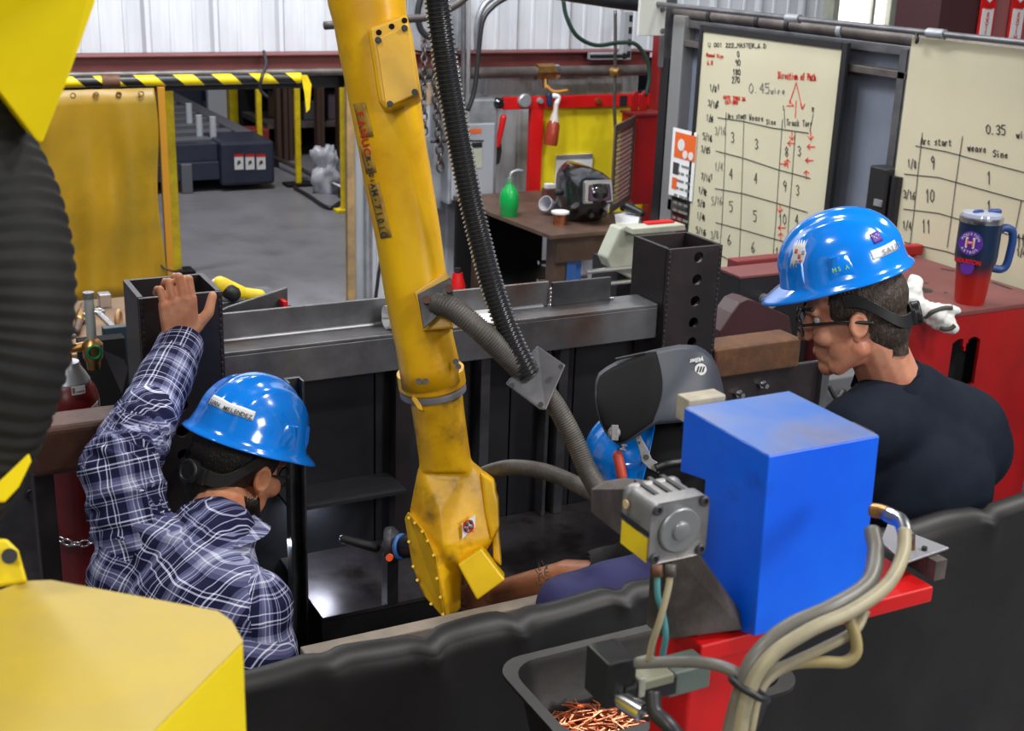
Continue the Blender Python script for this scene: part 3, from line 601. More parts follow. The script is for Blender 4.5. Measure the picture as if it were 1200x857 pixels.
# gas drop with gauge cap, green hose
conduit('drop_pipe', [(721, 12), (721, 60), (720, 120), (721, 150)], 7.5, .012, strutb, 'thin brown drop pipe in front of the yellow board', 'pipe')
c = pf(729, 85, 7.45); obj('brass_fitting', MB().lathe((c.x-.03, 7.5, c.z), (.3, -1, .0), [(0, -.02), (.03, -.02), (.03, .02), (.024, .03), (.024, .05), (0, .05)]), brass, smooth='auto', label='round brass fitting on the thin drop pipe', cat='fitting')
conduit('green_hose', [(660, 0), (664, 20), (676, 42), (698, 53), (725, 50), (745, 52), (758, 70), (761, 90), (757, 112)], 7.45, .014, mat('green_black_hose', (.02, .05, .035), .4), 'dark green hose looping from the ceiling bundle to the red cabinet', 'hose')
conduit('cable_bundle', [(640, -12), (690, -4), (748, 4), (775, 2)], 7.0, .05, rubber, 'thick black cable bundle at the top middle', 'cable')
conduit('overhead_cable', [(380, 30), (440, 26), (481, 22), (495, 21), (512, 16), (530, 8), (548, -6), (600, -60)], 6.5, .022, mat('overhead_dark', (.05, .04, .04), .5), 'dark cable sagging behind the top of the yellow arm', 'cable')
# red frame and yellow board
yr = 7.95
rf_ = thing('tool_board', pf(690, 240, yr), 'yellow tool board in a red steel frame on the back wall', 'board')
x0, x1, z0, z1 = RY(587, 111, 768, 125, yr); zb0 = 1.0
obj('top_rail', MB().box(x0, pf(766, 110, yr).x, yr-.05, yr, z0, z1), redb, rf_, bev=.004)
x0, x1, z0, z1 = RY(617, 125, 631, 250, yr); ZL = z0
obj('side_post', MB().box(x0, x1, yr-.05, yr, 0.3, z1), redb, rf_, bev=.004)
x0, x1, z0, z1 = RY(631, 122, 770, 250, yr); obj('yellow_panel', MB().box(x0, x1, yr-.01, yr+.02, z0, z1), mat('board_yellow', (.82, .68, .01), .45, col2=(.75, .58, .01), nscale=5), rf_)
x0, x1, z0, z1 = RY(763, 40, 772, 250, yr-.1); obj('corner_post', MB().box(x0, x1, yr-.15, yr-.05, 0, z1), mat('dark_red_post', (.22, .01, .01), .5), rf_, bev=.004)
for px in (610, 628, 696): 
    c = pf(px, 117, yr); r_ = .05 if px == 610 else .022
    obj('mount_disc', MB().lathe((c.x, yr-.05, c.z), (0, -1, 0), [(0, 0), (r_, 0), (r_, .02), (r_*.8, .03), (0, .03)]), zinc if px != 696 else brass, rf_, smooth='auto')
c = pf(726, 117, yr); obj('rail_slot', MB().box(c.x-.03, c.x+.03, yr-.056, yr-.05, c.z-.04, c.z+.035), black, rf_)
x0, x1, z0, z1 = RY(650, 181, 692, 252, yr-.02)
pd = thing('paper_pad', ((x0+x1)/2, yr-.02, z0), 'white paper pad hung on the yellow board', 'paper'); obj('sheet', MB().box(x0, x1, yr-.03, yr-.015, z0, z1), paper, pd); obj('top_binding', MB().box(x0, x1, yr-.034, yr-.03, z1-.03, z1), zinc, pd)
# hanging bottle
sb = thing('hanging_bottle', pf(645, 170, 7.82), 'red liquid bottle hanging upside down from the red rail', 'bottle')
def PL(a_, b_, y=7.82): return pf(a_, b_, y)
obj('bottle_body', MB().lathe(PL(645, 170), PL(649, 143)-PL(645, 170), [(0, 0), (.046, 0), (.05, .02), (.046, .14), (.03, .17)]), mat('red_liquid', (.3, .04, .02), .2), sb, smooth='auto')
obj('bottle_neck', MB().lathe(PL(649, 146), PL(652, 120)-PL(649, 146), [(.036, 0), (.03, .05), (.018, .09), (.018, .15), (0, .15)]), mat('clear_plastic_neck', (.6, .55, .5), .3), sb, smooth='auto')
obj('spray_head', MB().tube([PL(652, 122), PL(654, 114), PL(648, 112)], .018), paper, sb, smooth=True)
obj('hanger_strap', MB().cap(PL(643, 112), PL(644, 122), .022), mat('strap_navy', (.01, .02, .07), .6), sb, smooth=True)
# red cabinet with open mesh door
yk = 7.3; x0, x1, z0, z1 = RY(744, 136, 776, 239, yk)
kb = thing('red_cabinet', ((x0+x1)/2, yk, z0), 'red wall cabinet with its brown mesh door swung open', 'cabinet')
obj('cabinet_body', MB().box(x0, x1, yk, yk+.2, z0, z1), red, kb, bev=.006)
obj('cabinet_roof', MB().box(x0-.01, x1+.01, yk-.01, yk+.21, z1, z1+.015), mat('dark_red_top', (.2, .01, .01), .5), kb)
A = P(721, 145, x=x0-.14); 
q0 = P(744, 136, y=yk); q1 = P(744, 233, y=yk); r0 = P(721, 147, z=q0.z); r1 = r0.copy()
r0.z = q0.z-.005; r1 = Vector((r0.x, r0.y, q1.z)); q1 = Vector((q0.x, q0.y, q1.z))
dn = (q0-r0).cross(Vector((0, 0, 1))).normalized()*.012; fr = MB()
def band(a_, b_, w): fr.beam(a_, b_, w, .014, up=dn)
hx = (q0-r0).normalized()*.02; hz = Vector((0, 0, .02))
for a_, b_ in ((q0-hx, q1-hx), (r0+hx, r1+hx), (q0-hz, r0-hz), (q1+hz, r1+hz)): band(a_, b_, .045)
obj('mesh_door_frame', fr, mat('door_brown', (.12, .08, .07), .5, .3), kb, bev=.002)
ms = MB(); W_ = (q0-r0); H_ = (q0.z-q1.z); nn = 16
for k in range(-nn, nn*2):
    for sgn in (1, -1):
        u0, v0 = (k/nn, 0) if sgn == 1 else (k/nn, 1); u1, v1 = (k/nn+.6, 1) if sgn == 1 else (k/nn+.6, 0)
        t0 = max(0, (0-u0)/(u1-u0)); t1 = min(1, (1-u0)/(u1-u0))
        if t0 >= t1: continue
        pt = lambda t: r1+W_*(u0+(u1-u0)*t)+Vector((0, 0, H_*(v0+(v1-v0)*t)))
        ms.beam(pt(t0), pt(t1), .006, .003, up=dn)
obj('wire_mesh', ms, mat('mesh_brown', (.1, .07, .06), .5, .5), kb, kind='stuff')
obj('door_latch', MB().box(r0.x-.03, r0.x, r0.y-.02, r0.y+.02, r0.z-.42, r0.z-.33), brass, kb, bev=.004)
for k in range(2): c = P(754-(k)*10, 120, y=yk+.15); obj('lifting_lug', MB().prism([(c.x-.02, c.y, z1+.015), (c.x+.03, c.y, z1+.015), (c.x+.03, c.y, z1+.12), (c.x+.005, c.y, z1+.15), (c.x-.02, c.y, z1+.12)], (0, .02, 0)), red, kb, bev=.003)
# bench
zt_ = P(645, 274, y=6.55).z
bA = P(577, 250, z=zt_); bB = P(645, 276, z=zt_); bC = P(797, 258, z=zt_)
bx0, by0, bx1, by1 = bA.x, bB.y, 4.32, 7.8
dk = thing('fitting_bench', ((bx0+bx1)/2, by0, 0), 'dark brown steel bench with blue painted legs holding the helmet', 'bench')
bx0 = min(bA.x, bB.x)
poly = [Vector((P(577, 250, z=zt_).x, 7.8, zt_-.025)), Vector((P(577, 250, z=zt_).x, P(577, 250, z=zt_).y, zt_-.025)), Vector((bB.x, bB.y, zt_-.025)), Vector((4.32, bB.y, zt_-.025)), Vector((4.32, 7.8, zt_-.025))]
obj('bench_top', MB().prism(poly, (0, 0, .025)), woodt, dk, bev=.002)
obj('apron', MB().box(bB.x+.08, 4.3, bB.y+.06, bB.y+.1, zt_-.19, zt_-.026), woodt, dk)
for px0, px1, m_ in ((651, 665, woodt), (663, 676, blueleg), (678, 687, blueleg)):
    x0 = P(px0, 300, y=by0+.1).x; x1 = P(px1, 300, y=by0+.1).x; obj('leg', MB().box(x0, x1, by0+.1+(.05 if px0 == 678 else 0), by0+.22, 0, zt_-.026), m_, dk, bev=.003)
obj('leg', MB().box(4.2, 4.28, by0+.1, by0+.18, 0, zt_-.026), woodt, dk); obj('leg', MB().box(bA.x+.1, bA.x+.18, 7.6, 7.7, 0, zt_-.026), woodt, dk)
obj('shelf', MB().box(bB.x+.1, 4.25, by0+.25, 7.7, zt_-.55, zt_-.52), black, dk)
obj('back_panel', MB().box(bB.x-.05, 4.25, 7.72, 7.76, 0, zt_-.03), blackm, dk)
for zz in (.30, .42): obj('stock_rod', MB().cyl((bB.x+.2, by0+.5, zt_-zz), (4.2, by0+.5, zt_-zz), .014, n=8), silver, label='%s bright steel rod lying under the bench' % ('upper' if zz == .30 else 'lower'), cat='rod', group='steel rods under the bench', smooth='auto')
# things on bench
c = P(596, 253, z=zt_); gb = thing('green_bottle', c, 'small green bottle with a spout on the bench corner', 'bottle')
obj('bottle_body', MB().lathe(c, (0, 0, 1), [(0, 0), (.05, 0), (.055, .01), (.055, .04), (.06, .05), (.06, .13), (.045, .17), (.022, .2), (.02, .21)]), green, gb, smooth='auto')
obj('spout_cap', MB().cyl(c+Vector((0, 0, .21)), c+Vector((0, 0, .24)), .022, .018, n=14), mat('bottle_cap', (.1, .2, .12), .4), gb)
obj('spout_tube', MB().tube([c+Vector((0, 0, .23)), c+Vector((.01, 0, .27)), c+Vector((.05, 0, .285)), c+Vector((.09, 0, .28))], .009), zinc, gb, smooth=True)
c = P(656, 263, z=zt_); cs = thing('wire_spool', c, 'small copper wire spool with a white rim', 'spool')
obj('copper_winding', MB().cyl(c, c+Vector((0, 0, .07)), .045, n=22), copper, cs, smooth='auto'); obj('spool_rim', MB().lathe(c+Vector((0, 0, .07)), (0, 0, 1), [(.03, 0), (.056, 0), (.056, .012), (.05, .014), (.03, .006)]), white, cs, smooth='auto')
c = P(645, 250, z=zt_); gc = thing('plastic_cup', c, 'clear plastic cup tipped on its side behind the spool', 'cup')
obj('cup_wall', MB().lathe(c+Vector((.02, 0, .04)), (-.8, -.4, .35), [(.03, 0), (.05, .1), (.045, .1), (.026, .004), (.0, .004)]), mat('cloudy_plastic', (.55, .55, .6), .15, alpha=.75), gc, smooth='auto')
c = P(646, 243, z=zt_); bp_ = thing('brown_cup', c, 'small brown box with a white top behind the plastic cup', 'box')
obj('box_body', MB().box(c.x-.04, c.x+.04, c.y, c.y+.07, zt_, zt_+.12), mat('brown_carton', (.12, .04, .03), .6), bp_, bev=.003); obj('box_top', MB().box(c.x-.03, c.x+.03, c.y+.01, c.y+.06, zt_+.12, zt_+.15), white, bp_, bev=.003)
# welding helmet on the bench
c = P(693, 262, z=zt_); fwd = (Vector((-c.x, -c.y, 0)).normalized()*.9+Vector((RIGHT.x, RIGHT.y, 0))*.45).normalized(); sd = fwd.cross(Vector((0, 0, 1))); wh = thing('welding_helmet', c, 'glossy black welding helmet with a dark lens on the brown bench', 'helmet')
def HL(r_, f_, z_): return c+(sd*r_*1.08+fwd*(f_-.12)*1.15+Vector((0, 0, z_*.86)))*1.15
m1 = MB(); R = []
for k in range(15):
    t = k/14; z_ = .005+.33*t; wv = .115*math.sin(math.pi*min(1, .28+.42*t) )**.5*(1 if t < .75 else math.sqrt(max(.02, 1-((t-.75)/.26)**2))); fr_ = (.10+.10*math.sin(math.pi*(t*.8+.05)))*(1 if t < .75 else math.sqrt(max(.03, 1-((t-.75)/.26)**2)))
    if t < .2: fr_ *= .75+t
    ring = []
    for j in range(28):
        a_ = 2*math.pi*j/28; xx = math.cos(a_); yy = math.sin(a_); ring.append(HL(wv*math.copysign(abs(xx)**.75, xx), (fr_*math.copysign(abs(yy)**.7, yy)) if yy > 0 else .16*yy, z_))
    R.append(ring)
m1.rings(R); obj('shell', m1, glossb, wh, smooth=True)
lw = MB(); pts = []
for k in range(9):
    a_ = -.62+1.24*k/8; pts.append((.105*math.sin(a_)/.62*.9, .208+.012*math.cos(a_)))
for (m_, dx, z0_, z1_, off, nm) in ((silver, .085, .145, .285, .0, 'lens_bezel'), (lens, .066, .16, .265, .006, 'dark_lens')):
    g_ = MB(); g_.prism([HL(dx, .168+off, z0_), HL(-dx, .168+off, z0_), HL(-dx*.92, .15+off, z1_), HL(dx*.92, .15+off, z1_)], fwd*.035); obj(nm, g_, m_, wh, bev=.012)
for k in (-1, 1): obj('vent_knob', MB().cyl(HL(.035*k, .15, .075), HL(.035*k, .185, .07), .018, n=12), glossb, wh, bev=.003)
obj('side_knob', MB().cyl(HL(.10, -.02, .17), HL(.14, -.02, .17), .022, n=12), black, wh, bev=.003)
# papers and dark tool on bench
c = P(735, 258, z=zt_); pc = MB(); pc.prism([P(720, 252, z=zt_+.002), P(722, 264, z=zt_+.002), P(748, 262, z=zt_+.002), P(751, 246, z=zt_+.002)], (0, 0, .004)); obj('loose_paper', pc, paper, label='white folded paper lying right of the welding helmet', cat='paper')
fp = MB(); fp.prism([P(748, 262, z=zt_+.01), P(751, 247, z=zt_+.01), P(753, 245, z=zt_+.05), P(750, 258, z=zt_+.05)], (.003, 0, 0)); 
obj('hand_tool', MB().cap(P(735, 242, z=zt_+.06), P(752, 250, z=zt_+.03), .03, .022).cap(P(730, 244, z=zt_+.03), P(740, 240, z=zt_+.06), .02), black, smooth=True, label='black hand tool lying behind the white paper', cat='tool')
# cream machine cover
yv = 5.3
cv = thing('machine_cover', pf(745, 330, yv), 'pale grey green sheet metal cover behind the holed column', 'cover')
h1 = MB(); tl = pf(727, 267, yv); tr = pf(792, 268, yv); bl = pf(711, 303, yv); bl2 = pf(716, 314, yv); br = pf(792, 340, yv)
h1.prism([tl, pf(760, 266, yv), tr, br, pf(745, 330, yv), bl2, bl], (0, .1, 0)); obj('cover_shell', h1, cream, cv, bev=.01)
l1 = pf(742, 273, yv-.08); obj('cover_lip', MB().box(l1.x, pf(792, 270, yv).x, yv-.08, yv, l1.z-.01, l1.z+.02), cream, cv, bev=.004)
obj('red_strip', MB().box(pf(755, 268, yv).x, pf(786, 268, yv).x, yv-.03, yv+.02, l1.z+.022, l1.z+.03), redb, cv)
obj('cover_stand', MB().box(bl.x+.1, br.x-.05, yv+.05, yv+.3, 0, bl2.z), black, cv)
for k in range(2): zz = pf(722, (314, 330)[k], yv).z; obj('support_arm', MB().cyl((P(685, 315+15*k, y=yv).x, yv-.02, zz), (tr.x, yv-.02, zz), .012, n=8), silver, cv, smooth='auto')
# ================================================================== PARTITION WITH THE BOARDS
XP = 4.42
ptn = thing('wall_right', (XP, 5, 0), 'grey sheet partition in strut steel framing', None, kind='structure')
def ppan(a_, c_, m=wallg, t=.02): y0, y1, _, _ = RX(a_, 100, c_, 200, XP+.04); return MB().box(XP+.04, XP+.04+t, y0, y1, 0, ZP)
ZP = P(850, 35, x=XP).z
y_l = P(797, 100, x=XP).y; y_r = P(1330, 100, x=XP).y
ye = [y_l, 6.0, 5.2, 4.4, 3.7, 3.0]
for a_, b_ in zip(ye, ye[1:]): obj('sheet', MB().box(XP+.05, XP+.07, b_+.006, a_-.006, 0, ZP), wallg, ptn)
for px in (791,): y0, y1, _, _ = RX(px-6, 100, px+7, 200, XP); obj('strut_post', MB().box(XP-.03, XP+.05, y0, y1, 0, ZP+.05), mat('strut_light', (.3, .3, .3), .4, .4), ptn, bev=.003)
for px in (1052, 1062): y0, y1, _, _ = RX(px-5, 100, px+4, 200, XP); obj('strut_post', MB().box(XP-.02, XP+.05, y0, y1, 0, ZP+.02), strutm, ptn, bev=.003)
obj('strut_rail', MB().box(XP, XP+.05, 3.0, y_l+.1, ZP-.015, ZP+.03), strutm, ptn, bev=.003)
obj('strut_rail', MB().box(XP-.02, XP+.05, 3.0, y_l, ZP-.12, ZP-.085), strutb, ptn, bev=.003)
zz = P(812, 250, x=XP).z; obj('strut_rail', MB().box(XP-.03, XP+.05, P(815, 250, x=XP).y-.3, y_l, zz-.02, zz+.05), strutb, ptn, bev=.003)
obj('kick_panel', MB().box(XP-.01, XP+.045, P(840, 290, x=XP).y-.5, y_l-.02, zz-.6, zz-.03), mat('dark_red_panel', (.15, .008, .008), .5), ptn)
# black round post behind partition's end
c = P(782, 200, x=XP-.02); obj('trim_4', MB().box(XP-.03, XP+.02, c.y+.05, c.y+.13, 0, ZP-.2), black, kind='structure')
jp = thing('junction_plate', P(765, 40, x=XP-.15), 'white junction plate with two bolts at the partition corner', 'plate')
yj = P(765, 20, x=4.27).y; x0, x1, z0, z1 = RY(750, -30, 781, 42, yj)
obj('plate', MB().box(x0, x1, yj, yj+.02, z0, z1), mat('plate_pale', (.55, .56, .52), .5), jp, bev=.004)
for k in (13, 38): c = P(776, k-2, y=yj); obj('bolt', MB().cyl((c.x, yj, c.z), (c.x, yj-.015, c.z), .015, n=8), strutm, jp)
x0, x1, z0, z1 = RY(776, 6, 789, 79, yj+.05); obj('corner_strut', MB().box(x0, x1, yj+.03, yj+.08, z0, z1+.6), strutm, bev=.004, label='grey corner strut hanging behind the white plate', cat='strut')
# pipes along the top
def ypipe(name, a_, b_, x, r, m, label):
    p0 = P(*a_, x=x); p1 = P(*b_, x=x); zc = (p0.z+p1.z)/2; p0.z = p1.z = zc
    d = (p1-p0).normalized(); p1 = p0+d*((p0.y-2.7)/-d.y if d.y else 1); t = thing(name, (p0+p1)/2, label, 'pipe'); obj('pipe_run', MB().cyl(p0, p1, r, n=14), m, t, smooth='auto'); return t, p0, p1
t1, p0, p1 = ypipe('overhead_pipe', (770, 4), (1190, 50), XP-.12, .014, strutm, 'upper thin grey pipe running along the top of the partition')
for px in (930, 1100): 
    c = P(px, 20, x=XP-.12); obj('coupling', MB().cyl((XP-.12, c.y-.05, p0.z), (XP-.12, c.y+.05, p0.z), .022, n=14), zinc, t1, smooth='auto')
t1, p0, p1 = ypipe('overhead_pipe', (790, 16), (1070, 43), XP+.03, .035, strutb, 'lower thick brown pipe above the first whiteboard')
for px in (835, 892, 928, 990): 
    c = P(px, 22, x=XP+.03); obj('pipe_clamp', MB().cyl((XP+.03, c.y-.015, p0.z), (XP+.03, c.y+.015, p0.z), .042, n=14), black if px != 990 else zinc, t1, smooth='auto')
# poster
y0, y1, z0, z1 = RX(785, 152, 813, 233, XP-.06)
ps = thing('safety_poster', (XP-.05, (y0+y1)/2, z0), 'white printed notice with an orange header beside the first whiteboard', 'poster')
obj('sheet', MB().box(XP-.055, XP-.05, y0, y1, z0, z1), paper, ps)
obj('orange_header', MB().box(XP-.057, XP-.055, y0, y1-.03, z1-.17, z1-.02), orange, ps); obj('white_emblem', MB().cyl((XP-.057, y1-.10, z1-.09), (XP-.059, y1-.10, z1-.09), .035, n=16), white, ps)
for k in range(2): obj('white_emblem', MB().cyl((XP-.057, y0+.04+.06*k, z1-.14), (XP-.059, y0+.04+.06*k, z1-.14), .024, n=14), white, ps)
tl_ = MB(); random.seed(8)
for r_ in range(9):
    for cc in range(3):
        a_ = y1-.06-cc*(y1-y0-.08)/3; tl_.box(XP-.0565, XP-.055, a_-(y1-y0)*.22*random.uniform(.6, 1), a_, z1-.22-r_*.045, z1-.205-r_*.045)
obj('printed_lines', tl_, inkg, ps); obj('printed_picture', MB().box(XP-.057, XP-.055, y1-.09, y1-.03, z1-.27, z1-.2), ink, ps); obj('printed_picture', MB().box(XP-.057, XP-.055, y1-.08, y1-.03, z1-.36, z1-.29), orange, ps)
# whiteboards
XB = XP-.035
def W1(px, py): return P(px, py, x=XB-.012)
NX = Vector((-1, 0, 0))
yl = P(826, 42, x=XB).y; yr_ = P(990, 55, x=XB).y; zt1 = P(905, 47, x=XB).z; zb1 = .34
w1 = thing('whiteboard', (XB, (yl+yr_)/2, zb1), 'black framed cream whiteboard with red and black welding notes', 'whiteboard', 'marked whiteboards on the partition')
obj('board_face', MB().box(XB-.01, XB, yr_, yl, zb1, zt1), boardm, w1)
fm = MB().box(XB-.02, XB+.005, yl, yl+.03, zb1-.02, zt1+.035).box(XB-.02, XB+.005, yr_-.04, yr_, zb1-.02, zt1+.035).box(XB-.02, XB+.005, yr_, yl, zt1, zt1+.035).box(XB-.02, XB+.005, yr_, yl, zb1-.02, zb1)
obj('board_frame', fm, black, w1, bev=.003)
random.seed(11); kb_ = MB(); kg = MB(); kr = MB()
wr = lambda mb, s, x_, y_, h_, w=.006, **k: write(mb, s, x_, y_, h_, W1, NX, w*.78, **k)
wr(kb_, 'U 001 222_MASTER_6.D', 830, 55, 5, .005, sx=.95, droop=.02)
for s_, x_, y_ in (('0', 864, 67), ('90', 862, 77), ('180', 859, 88), ('270', 858, 97)): wr(kb_, s_, x_, y_, 7, .006)
wr(kr, 'Round Size', 828, 66, 4, .006, sx=.7, droop=.12); wr(kr, '6.0', 829, 76, 5, .006)
wr(kg, '0.45', 878, 109, 11, .006, sx=.8); wr(kg, 'wire', 903, 110, 7, .005, sx=.9)
for s_, x_, y_ in (('1/8', 832, 106), ('3/16', 830, 124), ('1/4', 828, 141), ('5/16', 824, 163), ('3/8', 822, 178), ('7/16', 822, 210), ('1/8', 819, 226), ('5/8', 818, 241), ('1/4', 817, 256), ('5/16', 816, 273)): wr(kb_, s_, x_, y_, 7, .006, sx=.55, droop=.4)
for s_, x_, y_ in (('1', 841, 105), ('2', 840, 124), ('3', 832, 143), ('4', 832, 165), ('5', 830, 179), ('1', 833, 210), ('2', 826, 229), ('3', 824, 243), ('4', 824, 259), ('5', 825, 276)): wr(kb_, s_, x_, y_, 6, .007)
wr(kr, 'GATE THRU 26m', 848, 116, 4, .006, sx=.75, droop=.08); wr(kr, 'CAT-3RD', 850, 122, 4, .006, sx=.75)
wr(kr, 'Direction of Path', 912, 92, 8, .007, sx=.46, droop=.06)
wr(kb_, 'Arc start', 853, 139, 6, .005, sx=.58); wr(kb_, 'Weave', 878, 141, 7, .005, sx=.7, droop=.07); wr(kb_, 'Sine', 898, 146, 6, .005, sx=.7); wr(kb_, 'Track Torr', 922, 147, 7, .005, sx=.62, droop=.05)
wr(kb_, 'L', 918, 129, 5, .005); wr(kb_, 'R', 952, 131, 5, .005)
S_ = lambda mb, pl, w=.006: strokes(mb, pl, w*.78, W1, NX)
S_(kb_, [[(919, 131), (920, 150)], [(953, 134), (949, 154)]], .004)
S_(kb_, [[(841, 138), (870, 142), (905, 150), (947, 156)], [(839, 177), (870, 185), (912, 199), (949, 209)], [(838, 221), (871, 227), (910, 238), (946, 249)], [(839, 261), (869, 269), (900, 278), (925, 285)], [(842, 298), (880, 318), (915, 338)]], .006)
S_(kb_, [[(851, 132), (849, 200), (846, 262), (843, 300)], [(872, 134), (870, 200), (868, 262), (866, 310)], [(917, 140), (913, 200), (909, 262), (904, 320)], [(932, 154), (928, 210), (924, 262), (922, 300)]], .0045)
for s_, x_, y_ in (('3', 857, 167), ('3', 885, 175), ('8', 920, 184), ('3', 935, 183), ('4', 855, 210), ('4', 884, 215), ('9', 918, 224), ('3', 933, 229), ('5', 855, 248), ('5', 883, 259), ('10', 913, 263), ('6', 853, 287), ('6', 881, 296), ('11', 909, 302), ('4', 932, 264)): wr(kb_, s_, x_, y_, 12, .0055, sx=.55)
for s_, x_, y_ in (('3/16', 838, 158), ('1/4', 838, 200), ('5/16', 834, 240), ('3/8', 833, 280)): wr(kg, s_, x_, y_, 9, .005, sx=.5)
S_(kr, [[(933, 97), (925, 121)], [(933, 97), (940, 127)], [(925, 118), (930, 124), (922, 124)], [(938, 122), (940, 128), (943, 122)], [(933, 118), (932, 138)]], .006)
for x_, y_ in ((928, 160), (950, 160), (914, 245)): S_(kr, [[(x_, y_-6), (x_, y_+4)], [(x_-3, y_), (x_, y_+4), (x_+3, y_)]], .006)
for x_, y_ in ((926, 168), (949, 172), (947, 188), (915, 267)): S_(kr, [[(x_+6, y_), (x_-3, y_)], [(x_, y_-3), (x_-3, y_), (x_, y_+3)]], .006)
for x_, y_ in ((923, 190), (945, 203), (915, 276)): S_(kr, [[(x_, y_+7), (x_, y_-3)], [(x_-3, y_), (x_, y_-3), (x_+3, y_)]], .006)
S_(kr, [[(914, 192), (922, 192)], [(919, 189), (922, 192), (919, 195)]], .006)
wr(kb_, 'R Unit', 846, 362, 5, .004, sx=.8, droop=.1); wr(kb_, '100', 851, 370, 6, .004); wr(kb_, '5', 842, 385, 6, .004)
obj('black_writing', kb_, ink, w1, kind='stuff'); obj('grey_writing', kg, inkg, w1, kind='stuff'); obj('red_writing', kr, inkr, w1, kind='stuff')
# second board
XB2 = XP-.07; yl2 = P(1071, 43, x=XB2).y; zt2 = P(1110, 47, x=XB2).z
w2 = thing('whiteboard', (XB2, yl2-.6, .9), 'frameless cream whiteboard hung at the right edge above the maroon table', 'whiteboard', 'marked whiteboards on the partition')
obj('board_face', MB().box(XB2-.01, XB2, yl2-1.25, yl2, .75, zt2), boardm, w2)
random.seed(12); kb_ = MB(); W1 = lambda px, py: P(px, py, x=XB2-.012)
wr(kb_, '0.35', 1156, 157, 11, .005, sx=.75, droop=.05); wr(kb_, 'wire', 1191, 162, 8, .005, sx=.9)
wr(kb_, 'Arc start', 1079, 169, 8, .005, sx=.72, droop=.06); wr(kb_, 'weave', 1134, 177, 8, .005, sx=.8, droop=.1); wr(kb_, 'Sine', 1164, 184, 8, .005, sx=.8, droop=.1)
for s_, x_, y_ in (('1/8', 1064, 196), ('3/16', 1059, 232), ('1/4', 1058, 268), ('5/16', 1056, 300), ('1/4', 1192, 300)): wr(kb_, s_, x_, y_, 9, .005, sx=.55, droop=.2)
for s_, x_, y_ in (('9', 1091, 198), ('10', 1085, 237), ('11', 1081, 273), ('1', 1157, 216), ('1', 1157, 250), ('11', 1192, 290)): wr(kb_, s_, x_, y_, 15, .0055, sx=.5)
S_(kb_, [[(1073, 171), (1110, 178), (1150, 189), (1215, 206)], [(1060, 204), (1100, 208), (1150, 222), (1215, 240)], [(1059, 245), (1100, 250), (1150, 265), (1215, 285)], [(1060, 284), (1110, 295), (1160, 312)]], .005)
S_(kb_, [[(1081, 156), (1076, 200), (1071, 250), (1066, 290)], [(1128, 160), (1120, 215), (1114, 262), (1110, 290)], [(1197, 235), (1190, 270), (1182, 300)]], .004)
obj('black_writing', kb_, ink, w2, kind='stuff')
# cable tie and dark holder between the boards
obj('cable_tie', MB().tube([P(1073, 36, x=4.3), P(1075, 46, x=4.29), P(1074, 50, x=4.3)], .008), black, smooth=True, label='black cable tie at the top corner of the right whiteboard', cat='cable tie')
y0, y1, z0, z1 = RX(1019, 196, 1052, 262, XP-.1)
hd = thing('wall_holder', (XP-.05, (y0+y1)/2, z0), 'black plastic holder mounted in the gap between the whiteboards', 'holder')
obj('holder_body', MB().box(XP-.12, XP-.02, y0+.06, y1, z0-.1, z1), black, hd, bev=.008); obj('holder_tube', MB().cyl((XP-.08, y0+.03, z0-.1), (XP-.08, y0+.03, z1-.03), .03, n=14), black, hd, smooth='auto')
obj('holder_button', MB().box(XP-.13, XP-.12, y0+.07, y0+.12, z0+.08, z0+.11), zinc, hd)
# maroon column with fire signs beyond the partition
yq = 6.4; xa = pf(1101, 20, yq).x; xb = pf(1165, 20, yq).x
obj('trim_5', MB().box(xa, xb, yq, yq+.4, 0, 4), mat('column_shaded_maroon', (.055, .015, .018), .6), kind='structure', label='maroon steel column beyond the partition, shade painted into its colour')  # shaded side of the column, shade put into a darker maroon
xc = pf(1230, 20, yq).x; obj('trim_6', MB().box(xb, xc, yq-.01, yq+.3, 0, 4), column_lit, kind='structure', label='column face at the right edge, lit tone painted into its maroon')  # lit side of the same column, light put into a paler maroon
for px0, px1, yy in ((1151, 1168, yq-.03), (1187, 1204, yq-.04)):
    x0, x1, z0, z1 = RY(px0, -60, px1, 62, yy); xm = (x0+x1)/2
    fs = thing('fire_sign', (xm, yy, z0), 'red and white fire extinguisher sign on the %s' % ('shaded column side' if px0 < 1160 else 'lit column face at the far right edge'), 'sign', 'fire extinguisher signs')
    obj('sign_plate', MB().box(x0, x1, yy, yy+.01, z0, z1), redb, fs); obj('sign_strip', MB().box(x0+.015, x1-.015, yy-.003, yy, z0, P(px0, 10, y=yy).z), white, fs)
    obj('sign_arrow', MB().prism([(x0+.02, yy-.004, P(px0, 0, y=yy).z+.02), (x1-.02, yy-.004, P(px0, 0, y=yy).z+.02), (xm, yy-.004, P(px0, 3, y=yy).z-.0)], (0, .004, 0)), white, fs)
    z_ = P(px0, 7.5, y=yy).z; text('fire_lettering', 'FIRE', redb, fs, (xm, yy-.006, z_-.005), (1, 0, 0), (0, 0, 1), .045, bold=.001, sx=.75)
    for k, ch in enumerate('EXTINGUISHER'):
        text('lettering', ch, redb, fs, (xm, yy-.006, z_-.055-k*.037), (1, 0, 0), (0, 0, 1), .042, bold=.0015)
